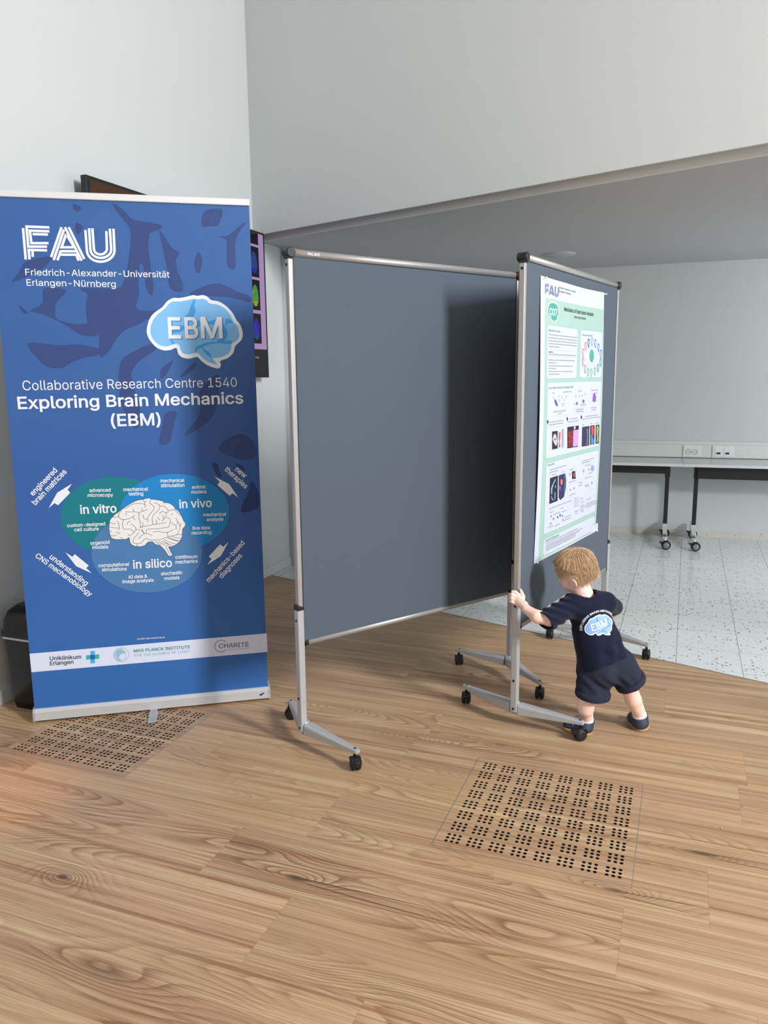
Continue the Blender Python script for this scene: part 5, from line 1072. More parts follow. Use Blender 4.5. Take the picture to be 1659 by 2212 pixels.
for part, items in groups.items():
    for i, (st, p0, p1, w, col, hh) in enumerate(items):
        # two lines of one label belong together; the words of the logo and the headings stay whole
        if i == 0 or part not in ('logo_lettering', 'university_lettering') and not (part == 'diagram_lettering' and st in SECOND): A = Art(bmap)
        if part == 'logo_lettering':
            sh = Vector((0.004, -0.003)); A.text(st, tuple(Vector(p0) + sh), tuple(Vector(p1) + sh), I_sh, w, hh, 7)
        A.text(st, p0, p1, INK[col], w, hh, 8)
        last = i == len(items) - 1 or (part not in ('logo_lettering', 'university_lettering') and not (part == 'diagram_lettering' and items[i + 1][0] in SECOND))
        if last: A.build(part, fab)
# cassette at the foot, end caps, swivel feet, clamp rail on top and the rear pole
m = MB(); prof = [(-0.018, 0.012), (0.075, 0.012), (0.082, 0.02), (0.082, 0.045), (0.06, 0.064), (0.012, 0.066), (-0.006, 0.062), (-0.018, 0.05)]
Mx = Matrix.Rotation(PI / 2, 4, 'Y') @ Matrix.Rotation(PI / 2, 4, 'Z')
def ext(mb, pr, x0, x1):
    n = len(pr); v = [(x0, a, b) for a, b in pr] + [(x1, a, b) for a, b in pr]
    mb._add(v, [tuple(range(n))[::-1], tuple(range(n, 2 * n))] + [(i, (i + 1) % n, n + (i + 1) % n, n + i) for i in range(n)])
ext(m, prof, 0.002, BN_W + 0.002); cas = m.build('cassette', pm('cassette_aluminium', rgb(212, 213, 216), 0.36, 0.35, 0.02, 30), ban)
A = Art(lambda u, v, l: (u, -0.0184, v))
A.poly([(0.988, 0.030), (0.996, 0.037), (1.006, 0.038), (1.004, 0.032), (0.998, 0.027)], I_k, 1, 3); A.poly([(0.998, 0.036), (1.008, 0.042), (1.013, 0.038), (1.006, 0.032)], I_sh, 1, 3); A.build('maker_badge', cas)
M_clear = bpy.data.materials.new('clear_plastic'); M_clear.use_nodes = True
b_ = M_clear.node_tree.nodes['Principled BSDF']; b_.inputs['Base Color'].default_value = rgb(225, 230, 235); b_.inputs['Roughness'].default_value = 0.12; b_.inputs['Transmission Weight'].default_value = 0.55
for x0 in (-0.006, BN_W + 0.002):
    m = MB(); ext(m, [(a * 1.06 - 0.001, b * 1.05 - 0.002) for a, b in prof] + [], x0, x0 + 0.008); m.build('end_cap', M_clear, ban)
for fx in (0.508,):
    m = MB(); m.box((fx - 0.019, -0.135, 0.0), (fx + 0.019, 0.05, 0.007), 0.0025); m.hexa([(fx - 0.016, -0.02, 0.006), (fx + 0.016, -0.02, 0.006), (fx + 0.016, 0.05, 0.006), (fx - 0.016, 0.05, 0.006), (fx - 0.016, -0.01, 0.013), (fx + 0.016, -0.01, 0.013), (fx + 0.016, 0.05, 0.013), (fx - 0.016, 0.05, 0.013)])
    m.build('swivel_foot', M_alu2, ban)
m = MB()
tz = bmap(0, BN_H, 0)
m.box((-0.002, tz[1] - 0.009, tz[2] - 0.004), (BN_W + 0.002, tz[1] + 0.010, tz[2] + 0.024), 0.004, 2); m.build('top_rail', pm('bright_aluminium', rgb(232, 233, 235), 0.3, 0.3, 0.02, 30), ban)
m = MB(); m.tube([(0.508, 0.055, 0.06), (0.508, 0.055, tz[2] - 0.1), (0.508, 0.04, tz[2] + 0.005)], 0.008, 12); m.build('support_pole', M_alu, ban)

# ------------------------------------------------------------------ waste bin between wall and banner
binr = thing('waste_bin', 'black plastic swing-lid waste bin behind the blue banner', 'waste bin', (-1.756, 3.411, 0), math.radians(68.8 - 90))
def loft(mb, secs, n=6):
    """rounded rectangles (x0,x1,y0,y1,z,r)"""
    rings = []
    for x0, x1, y0, y1, z, r in secs:
        rg = []
        for cx, cy, a0 in ((x1 - r, y1 - r, 0), (x0 + r, y1 - r, PI / 2), (x0 + r, y0 + r, PI), (x1 - r, y0 + r, 1.5 * PI)):
            for k in range(n): a = a0 + PI / 2 * k / (n - 1); rg.append((cx + r * math.cos(a), cy + r * math.sin(a), z))
        rings.append(rg)
    k = 4 * n; v = [p_ for r in rings for p_ in r]
    f = [(i * k + j, i * k + (j + 1) % k, (i + 1) * k + (j + 1) % k, (i + 1) * k + j) for i in range(len(rings) - 1) for j in range(k)]
    mb.smooth = True; mb._add(v, f); mb.smooth = False
    mb._add(rings[0], [tuple(range(k))]); mb._add(rings[-1], [tuple(range(k))])
M_gloss = pm('glossy_black_plastic', rgb(10, 10, 11), 0.22, 0, 0.15, 30, spec=0.3)
m = MB(); loft(m, [(0.01, 0.20, 0.008, 0.285, 0.0, 0.03), (0.004, 0.206, 0.003, 0.29, 0.03, 0.03), (-0.012, 0.222, -0.008, 0.302, 0.345, 0.03)]); m.build('bin_body', M_gloss, binr)
m = MB(); loft(m, [(-0.015, 0.225, -0.011, 0.305, 0.338, 0.03), (-0.016, 0.226, -0.012, 0.306, 0.352, 0.03)]); m.build('bin_liner', pm('clear_liner', rgb(196, 198, 202), 0.3, 0, 0.1, 80), binr)
m = MB(); loft(m, [(-0.022, 0.232, -0.018, 0.312, 0.35, 0.035), (-0.024, 0.234, -0.02, 0.314, 0.36, 0.035), (-0.02, 0.23, -0.016, 0.31, 0.378, 0.035), (-0.012, 0.222, -0.008, 0.302, 0.385, 0.035), (-0.012, 0.222, 0.0, 0.294, 0.425, 0.035), (-0.008, 0.218, 0.03, 0.264, 0.458, 0.03), (0.0, 0.21, 0.08, 0.214, 0.474, 0.02)]); m.build('bin_lid', M_gloss, binr)

# ------------------------------------------------------------------ wall display on the left wall
TV0, TV1, TZ0, TZ1, TOFF = 0.678, 2.446, 1.508, 2.512, 0.10
tvo = LW_A + LW_D * TV0 + LW_N * TOFF
tv = thing('wall_display', 'large flat screen on the left wall showing coloured brain scans, behind the banner', 'screen', (tvo.x, tvo.y, TZ0), math.radians(68.8))
TW, TH = TV1 - TV0, TZ1 - TZ0     # local: x along wall, -y into the room
m = MB(); m.box((0, 0.0, 0), (TW, 0.035, TH), 0.004); m.build('housing', M_black, tv)
m = MB(); m.box((0.3, 0.035, 0.25), (TW - 0.3, 0.0985, TH - 0.25)); m.build('wall_mount', M_black, tv)
M_scr = pm('screen_glass', rgb(10, 10, 12), 0.08, 0, 0.02, 4, spec=0.5)
m = MB(); m.box((0.02, -0.0012, 0.195), (TW - 0.02, 0.0005, TH - 0.014)); scr = m.build('screen', M_scr, tv)
def emis(name, c, e):
    m_ = bpy.data.materials.new(name); m_.use_nodes = True; b = m_.node_tree.nodes['Principled BSDF']
    b.inputs['Base Color'].default_value = (c[0] * .2, c[1] * .2, c[2] * .2, 1); b.inputs['Emission Color'].default_value = c; b.inputs['Emission Strength'].default_value = e; b.inputs['Roughness'].default_value = 0.15
    return m_
E_pp = emis('screen_lilac', rgb(190, 156, 208), 0.95); E_bk = emis('screen_black', rgb(14, 12, 16), 0.8)
E_br = emis('screen_brown', rgb(96, 56, 30), 0.5); E_bl = emis('screen_blue', rgb(44, 84, 170), 0.6); E_gn = emis('screen_green', rgb(96, 176, 60), 0.7); E_ye = emis('screen_yellow', rgb(176, 190, 50), 0.7); E_vi = emis('screen_violet', rgb(52, 40, 190), 0.75); E_gy = emis('screen_pale', rgb(150, 150, 200), 0.6)
A = Art(lambda u, v, l: (u, -0.0014 - 0.0003 * l, v))
def rect(x0, y0, x1, y1): return [(x0, y0), (x1, y0), (x1, y1), (x0, y1)]
s0, s1, t0, t1 = 0.022, TW - 0.022, 0.198, TH - 0.016
A.poly(rect(s0, t0, s1, t1), E_pp, 0)
A.poly(rect(s0, t1 - 0.30, 0.60, t1), E_br, 1)
rows = [(0.91, t1), (0.69, 0.893), (0.467, 0.672), (0.237, 0.443)]
for ci in range(6):
    x1_ = TW - 0.092 - ci * 0.185; x0_ = x1_ - 0.165
    for ri, (a, b) in enumerate(rows):
        A.poly(rect(x0_, a, x1_, b), E_bk, 1)
        if ri:
            cx, cy, h = x1_ - 0.066, (a + b) / 2 - 0.005, 0.074
            el_ = [(cx + 0.042 * math.cos(t) * (1 - 0.12 * math.sin(t)), cy + h * math.sin(t)) for t in np.linspace(0, 2 * PI, 28)[:-1]]
            A.poly(el_, (E_bl, E_gn, E_vi)[ri - 1], 2)
            A.poly([(x, y) for x, y in el_ if y < cy - h * 0.42], (E_vi, E_ye, E_bl)[ri - 1], 3); A.poly([(cx - 0.030, cy + 0.010), (cx - 0.022, cy + 0.034), (cx - 0.012, cy + 0.052), (cx - 0.020, cy + 0.012)], (E_vi, E_ye, E_bl)[ri - 1], 3)
            for sx_ in (-1, 1): A.poly([(cx + sx_ * 0.004, cy - 0.004), (cx + sx_ * 0.007, cy + 0.004), (cx + sx_ * 0.010, cy + 0.020), (cx + sx_ * 0.005, cy + 0.012)][::sx_], (E_bl, E_bl, E_vi)[ri - 1], 4)
A.build('screen_picture', scr)
A = Art(lambda u, v, l: (u, -0.0003 - 0.0003 * l, v)); A.poly([(TW - 0.16 + 0.032 * math.cos(t), 0.140 + 0.009 * math.sin(t)) for t in np.linspace(0, 2 * PI, 24)[:-1]], pm('bezel_badge_grey', rgb(120, 122, 126), 0.3, 0.4)); A.build('bezel_badge', tv)

# ------------------------------------------------------------------ tables along the back wall
M_ttop = pm('table_top_laminate', rgb(196, 199, 198), 0.24, 0, 0.02, 8); M_tedge = pm('table_edge', rgb(206, 209, 210), 0.4, 0, 0.02, 8); M_tfr = pm('black_steel', rgb(26, 27, 31), 0.42, 0.2, 0.1, 40)
BWa = math.atan2(BW_D.y, BW_D.x)
M_hub = pm('castor_grey', rgb(120, 122, 126), 0.4, 0, 0.05, 30)
def table(label, x0, x1, legs, rail):
    o = BW_A + BW_D * x0 + BW_N * 0.58
    r = thing('wheeled_table', label, 'table', (o.x, o.y, 0), BWa, 'white folding tables along the back wall')
    Wt = x1 - x0
    m = MB(); m.box((0, 0, 0.715), (Wt, 0.565, 0.74), 0.002); m.build('table_top', [M_ttop], r)
    m = MB(); m.box((0, -0.002, 0.7155), (Wt, 0.0, 0.7395)); m.build('edge_band', M_tedge, r)
    m = MB(); m.box((rail[0], 0.115, rail[2]), (rail[1], 0.14, 0.712), 0.003); m.build('frame_rail', M_tfr, r)
    m = MB(); m.box((rail[0], 0.42, rail[2]), (rail[1], 0.445, 0.712), 0.003); m.build('frame_rail', M_tfr, r)
    for lx in legs:
        m = MB(); m.box((lx - 0.022, 0.155, 0.60), (lx + 0.022, 0.185, 0.714), 0.003); m.box((lx - 0.0175, 0.16, 0.16), (lx + 0.0175, 0.185, 0.62), 0.004); m.box((lx - 0.019, 0.0, 0.10), (lx + 0.019, 0.46, 0.135), 0.004) if False else None
        m.build('leg', M_tfr, r)
        m = MB(); m.hexa([(lx - 0.019, -0.09, 0.085), (lx + 0.019, -0.09, 0.085), (lx + 0.019, 0.49, 0.085), (lx - 0.019, 0.49, 0.085), (lx - 0.019, -0.09, 0.115), (lx + 0.019, -0.09, 0.115), (lx + 0.019, 0.49, 0.16), (lx - 0.019, 0.49, 0.16)], 0.004)
        m.build('foot_beam', M_chrome, r)
        m = MB(); m.box((lx - 0.022, 0.155, 0.13), (lx + 0.022, 0.19, 0.185), 0.003); m.build('leg_bracket', M_chrome, r)
        for ly in (-0.085, 0.475):
            h = caster(r, lx + 0.012, ly, 0.1, 0.037, 'castor')
            mm = MB(); Mx = Matrix.Translation((lx + 0.012, ly - 0.022, 0.037)) @ Matrix.Rotation(PI / 2, 4, 'X'); mm.lathe([(0.001, 0.002), (0.022, 0.0015), (0.026, -0.002)], 22, Mx, False); mm.build('hub_cap', M_hub, h)
            mm = MB(); mm.tube([(lx, ly, 0.07), (lx, ly, 0.10)], 0.011, 12); mm.build('castor_stem', M_chrome, h)
    return r
table('white wheeled table by the back wall, ending at the joint below the power sockets', -1.0, 0.604, (0.125, 1.482), (0.0, 1.5, 0.637))
table('white wheeled table by the back wall, running out of the picture on the right', 0.606, 2.206, (0.115, 1.485), (0.12, 1.6, 0.602))

# cable duct fixed to the back wall above the tables
dr = BW_A + BW_N * 0.0
duct = thing('cable_duct', 'white wall duct with power and network sockets above the tables', 'cable duct', (dr.x, dr.y, 0.745), BWa)
M_duct = pm('duct_white', rgb(218, 220, 216), 0.45, 0, 0.02, 5); M_duct2 = pm('socket_white', rgb(230, 232, 230), 0.35, 0, 0.01, 8)
m = MB(); m.box((-2.2, -0.052, 0.0), (3.2, -0.001, 0.118), 0.003); m.box((-2.2, -0.040, 0.118), (3.2, -0.001, 0.146), 0.003); m.build('duct_body', M_duct, duct)
for x in (0.606, 0.855, -0.6, 1.9):
    m = MB(); m.box((x - 0.0012, -0.0528, 0.002), (x + 0.0012, -0.051, 0.116)); m.build('cover_joint', M_dark, duct)
sp_ = MB(); sp_.box((0.617, -0.056, 0.012), (0.765, -0.052, 0.112), 0.001); sp_ = sp_.build('socket_plate', M_duct2, duct)
for x in (0.657, 0.713):
    m = MB(); Mx = Matrix.Translation((x, -0.0563, 0.052)) @ Matrix.Rotation(PI / 2, 4, 'X')
    m.lathe([(0.0225, 0.0), (0.0225, 0.001), (0.0195, 0.001), (0.0190, -0.012), (0.001, -0.012)], 26, Mx, False)
    m.mi = 1
    m.lathe([(0.0235, 0.0011), (0.021, 0.0012)], 26, Mx, False)
    for q_ in (-0.0095, 0.0095): m.lathe([(0.0032, -0.0110), (0.001, -0.0110)], 10, Mx @ Matrix.Translation((q_, 0, 0)), False)
    m.box((x - 0.016, -0.0566, 0.0505), (x + 0.016, -0.0560, 0.0535))
    m.build('power_socket', [M_duct2, M_dark], sp_)
sp_ = MB(); sp_.box((0.865, -0.056, 0.012), (1.04, -0.052, 0.112), 0.001); sp_ = sp_.build('socket_plate', M_duct2, duct)
for x in (0.914, 0.988):
    m = MB(); m.box((x - 0.03, -0.0585, 0.022), (x + 0.03, -0.056, 0.092), 0.001); m.mi = 1; m.box((x - 0.017, -0.0592, 0.036), (x + 0.017, -0.058, 0.052)); m.build('network_socket', [M_duct2, M_dark], sp_)

# round flush cover in the low ceiling
cl = thing('ceiling_fitting', 'flat round white cover on the low ceiling above the boards', 'ceiling fitting', (1.454, 6.60, CEIL))
m = MB(); m.lathe([(0.128, 0.001), (0.128, -0.006), (0.122, -0.012), (0.001, -0.014)], 40, None, False); m.build('cover', M_ceil, cl)
m = MB(); m.lathe([(0.134, 0.0), (0.134, -0.004), (0.127, -0.004)], 40, None, False); m.build('rim', M_base, cl)

# ------------------------------------------------------------------ poster pinned on the second board
e2v = Vector((math.cos(B2[2]), math.sin(B2[2]), 0)); n2v = Vector((-e2v.y, e2v.x, 0)); B2o = Vector((B2[0], B2[1], 0))
PU0, PU1, PV0, PV1 = 0.152, 0.980, 0.693, 1.903
def sag(u, v):
    """paper held at its corners: it bows off the felt along the edges"""
    a = (u - PU0) / (PU1 - PU0); b = (v - PV0) / (PV1 - PV0)
    return 0.0022 + 0.010 * (math.sin(PI * min(max(b, 0), 1)) ** 1.2) * (1 - 0.75 * math.sin(PI * min(max(a, 0), 1))) + 0.012 * (math.sin(PI * min(max(a, 0), 1)) ** 2) * ((1 - b) ** 3) * 0.8 + 0.006 * math.exp(-((a - 0.35) / 0.2) ** 2) * (b ** 6)
def pmap(u, v, l):
    dv = 0.0
    d = -(0.0095 + sag(u, v)) - 0.00012 * l
    p_ = e2v * u + n2v * d
    b = (v - PV0) / (PV1 - PV0)
    return (p_.x, p_.y, v - 0.010 * math.sin(PI * min(max((u - PU0) / (PU1 - PU0), 0), 1)) * (1 if b > 0.5 else -1) * abs(2 * b - 1) ** 4 * 0.6)
pos = thing('poster', 'white and mint green research poster pinned to the second board', 'poster', B2o, 0)
NX, NY = 24, 36
v = []; f = []
for sd in (0, 1):
    for j in range(NY + 1):
        for i in range(NX + 1):
            q_ = pmap(PU0 + (PU1 - PU0) * i / NX, PV0 + (PV1 - PV0) * j / NY, -sd)
            v.append(q_)
    for j in range(NY):
        for i in range(NX):
            a = sd * (NX + 1) * (NY + 1) + j * (NX + 1) + i; f.append((a, a + 1, a + NX + 2, a + NX + 1))
paper = obj_from('paper', v, f, pm('poster_paper', rgb(198, 205, 217), 0.55, 0, 0.01, 10), pos, True)
C = dict(d=(28, 30, 40), w2=(186, 190, 200), r=(206, 64, 56), r2=(226, 70, 90), gy=(150, 154, 176), dr=(112, 32, 40), li=(196, 152, 214), dp=(46, 42, 84), g2=(96, 100, 100), b=(70, 130, 214), b2=(64, 84, 134), y=(160, 164, 76), v=(92, 82, 168), v2=(128, 84, 180), dg=(34, 70, 72), o=(226, 112, 84), bl=(126, 160, 214), s=(220, 120, 124), m=(170, 130, 176), a=(120, 160, 214), e=(60, 140, 168), g=(96, 176, 156), p=(160, 134, 180), n=(52, 78, 132), w=(240, 244, 250), k=(40, 56, 62), t=(74, 160, 142))
PM = {}
def pc(k):
    if k not in PM: PM[k] = pm('poster_ink', rgb(*C[k]), 0.55, 0, 0.55 if k in ('dr', 'dp', 'y', 'li', 'b2', 'v', 'v2', 'g2') else 0.02, 140, spec=0.25)
    return PM[k]
def grid_quad(pts, nx=14, ny=20):
    """fine quad grid so that print follows the bow of the paper"""
    a, b, c, d = [Vector(p_) for p_ in pts]; vv = []; ff = []
    for j in range(ny + 1):
        for i in range(nx + 1):
            s, t = i / nx, j / ny; vv.append(tuple((a * (1 - s) + b * s) * (1 - t) + (d * (1 - s) + c * s) * t))
    for j in range(ny):
        for i in range(nx):
            k = j * (nx + 1) + i; ff.append((k, k + 1, k + nx + 2, k + nx + 1))
    return vv, ff
I_green = ink('poster_mint', rgb(158, 190, 181))
u0 = PO_GREEN[0][0]; GT = (PO_GREEN[0][1] + PO_GREEN[1][1]) / 2; A = Art(pmap)
A.add(grid_quad([(u0, PV0 + 0.006), (PU1 - 0.006, PV0 + 0.006), (PU1 - 0.006, GT), (u0, GT)], 22, 34), I_green, 1)
A.build('mint_ground', paper)
M_pw = ink('poster_white', rgb(196, 203, 217)); A = Art(pmap); ol = ink('box_outline', rgb(112, 168, 156))
def box_rect(b):
    us = [p_[0] for p_ in b]; vs_ = [p_[1] for p_ in b]
    return (us[0] + us[3]) / 2, (vs_[2] + vs_[3]) / 2, (us[1] + us[2]) / 2, (vs_[0] + vs_[1]) / 2
boxes = []
for b in PO_BOX:
    x0, y0, x1, y1 = box_rect(b); x1 = min(x1, PU1 - 0.022); boxes.append((x0, y0, x1, y1))
for x0, y0, x1, y1 in boxes:
    for g_, mt, ly in ((0.0016, ol, 2), (0.0, M_pw, 3)):
        X0, X1, Y0, Y1 = x0 - g_, x1 + g_, y0 - g_, y1 + g_; r_ = 0.016
        A.add(grid_quad([(X0 + r_, Y0), (X1 - r_, Y0), (X1 - r_, Y1), (X0 + r_, Y1)], 16, 20), mt, ly)
        for xa, xb in ((X0, X0 + r_), (X1 - r_, X1)): A.add(grid_quad([(xa, Y0 + r_), (xb, Y0 + r_), (xb, Y1 - r_), (xa, Y1 - r_)], 1, 18), mt, ly)
        for cx, cy, a0 in ((X0 + r_, Y0 + r_, PI), (X1 - r_, Y0 + r_, 1.5 * PI), (X1 - r_, Y1 - r_, 0), (X0 + r_, Y1 - r_, PI / 2)):
            A.poly([(cx, cy)] + [(cx + r_ * math.cos(a0 + PI / 2 * k / 6), cy + r_ * math.sin(a0 + PI / 2 * k / 6)) for k in range(7)], mt, ly)
A.poly(rrect(PO_SBOX, 0.008), ol, 4); A.poly(rrect([(a + (0.0015 if i in (0, 3) else -0.0015), b + (0.0015 if i in (2, 3) else -0.0015)) for i, (a, b) in enumerate(PO_SBOX)], 0.008), M_pw, 5)
A.build('text_boxes', paper)
for st, p0, p1, w, col, hh in PO_TEXT:
    A = Art(pmap)
    v0 = (p0[1] + p1[1]) / 2
    A.text(st, (p0[0], v0), (p1[0], v0), pc({'k': 'k', 't': 't', 'w': 'w'}[col]), w, hh, 8)
    A.build('heading', paper)
# body copy and rules, too small to read in the photograph
A = Art(pmap); rr_ = random.Random(3); gl = ink('body_copy_grey', rgb(142, 146, 162))
for (a, b) in PO_LINES:
    x, y = a; L_ = b[0] - a[0]
    yy = (a[1] + b[1]) / 2
    while x < b[0] - 0.004:
        w_ = min(rr_.uniform(0.008, 0.03), b[0] - x); A.poly([(x, yy), (x + w_, yy), (x + w_, yy + 0.0042), (x, yy + 0.0042)], gl, 7); x += w_ + 0.004
rl = ink('rule_grey', rgb(176, 182, 196))
for (a, b) in PO_RULES:
    if abs(a[0] - b[0]) > 0.02: a, b = (a[0], (a[1] + b[1]) / 2), (b[0], (a[1] + b[1]) / 2)
    A.line([a, b], 0.0016, rl, 6)
A.build('body_copy', paper)
A = None
for i, (col, pts) in enumerate(PO_IMG):
    big = col in ('d', 'dp') and (max(p_[0] for p_ in pts) - min(p_[0] for p_ in pts)) > 0.04
    if A is None or big or i == 23: 
        if A: A.build('picture', paper)
        A = Art(pmap)
    A.add(dens(tri_poly(pts), 0.03), pc(col), 6 + 0.5 * min(len(A.mi) // 4, 12) if col not in ('d', 'dp') else 6)
A.build('picture', paper); A = Art(pmap)
cx, cy = PO_DC
for col, x, y in PO_DROP:
    d = Vector((x - cx, y - cy)); A.line([tuple(Vector((cx, cy)) + d * 0.38), tuple(Vector((cx, cy)) + d * 0.68)], 0.0012, pc('gy'), 6)
    for s_, c_ in ((1.0, col), (0.6, 'w2')):
        A.poly([(x + 0.0165 * s_ * math.cos(t) * (1 if math.sin(t) > -0.3 else 0.7), y + (0.018 if math.sin(t) > 0 else 0.026) * s_ * math.sin(t)) for t in np.linspace(0, 2 * PI, 18)[:-1]], pc(c_), 7 if s_ == 1 else 8)
A.poly([(cx + 0.032 * math.cos(t), cy + 0.03 * math.sin(t)) for t in np.linspace(0, 2 * PI, 20)[:-1]], pc('t'), 7)
A.build('network_diagram', paper); A = Art(pmap)
ctr = Vector((sum(p_[0] for p_ in PO_C07) / len(PO_C07), sum(p_[1] for p_ in PO_C07) / len(PO_C07)))
A.poly([tuple(ctr + (Vector(p_) - ctr) * 1.14) for p_ in PO_C07], M_white, 5, 3); A.poly(PO_C07, pc('t'), 6, 3)
A.build('brain_badge', paper)
# small university logo at the head of the poster
fu = [p_ for d in BK_FAU for p_ in d]; fx0, fx1 = min(a for a, b in fu), max(a for a, b in fu); fy0, fy1 = min(b for a, b in fu), max(b for a, b in fu)
gx0, gx1 = PO_FAU[0][0], PO_FAU[1][0]; gy0, gy1 = PO_FAU[0][1], PO_FAU[2][1]
A = Art(pmap)
for i, d in enumerate(BK_FAU): A.line([(gx0 + (a - fx0) / (fx1 - fx0) * (gx1 - gx0), gy0 + (b - fy0) / (fy1 - fy0) * (gy1 - gy0)) for a, b in d], 0.0026, pc('n'), 3 + 0.2 * i)
A.build('university_logo', paper)
pin_m = M_clear
for (u_, v_, du, lb) in ((PU0 + 0.03, PV1 - 0.006, -0.3, 'clear push pin at the top left corner of the poster'), (PU1 - 0.006, PV1 - 0.008, 0.3, 'clear push pin at the top right corner of the poster'), (PU1 - 0.006, PV0 + 0.008, 0.3, 'clear push pin at the bottom right corner of the poster'), (PU0 + 0.012, PV0 + 0.006, -0.2, 'clear push pin at the bottom left corner of the poster')):
    q_ = Vector(pmap(u_, v_, 1)) + B2o
    r = thing('push_pin', lb, 'push pin', q_, B2[2], 'push pins holding the poster')
    m = MB(); Mx = Matrix.Rotation(PI / 2, 4, 'X')
    m.lathe([(0.0052, 0.0), (0.0052, 0.002), (0.003, 0.0035), (0.0028, 0.011), (0.0046, 0.013), (0.0046, 0.015), (0.001, 0.0155)], 16, Mx); m.build('pin_head', pm('pin_plastic', rgb(232, 236, 240), 0.2, 0, 0.02), r)

# ------------------------------------------------------------------ crumbs on the floor
M_crumb = pm('crumb', rgb(206, 180, 134), 0.9, 0, 0.2, 300, 0.4)
for (x, y, r_, lb) in ((0.9228, 4.1796, 0.0035, 'small pale crumb on the planks beside the floor seam, left of the child'), (0.7489, 2.8384, 0.003, 'small pale crumb on the planks between the child and the floor grille'), (1.1177, 2.3673, 0.003, 'small pale crumb on the planks to the right of the floor grille')):
    bm = bmesh.new(); bmesh.ops.create_icosphere(bm, subdivisions=2, radius=r_)
    for v_ in bm.verts: v_.co *= 1 + 0.25 * math.sin(v_.co.x * 2300 + v_.co.y * 1700); v_.co.z *= 0.7
    me = bpy.data.meshes.new('crumb'); bm.to_mesh(me); bm.free(); me.materials.append(M_crumb)
    o = bpy.data.objects.new('crumb', me); COL.objects.link(o); o.location = (x, y, r_ * 0.7); tag(o, lb, 'crumb', 'crumbs on the plank floor')

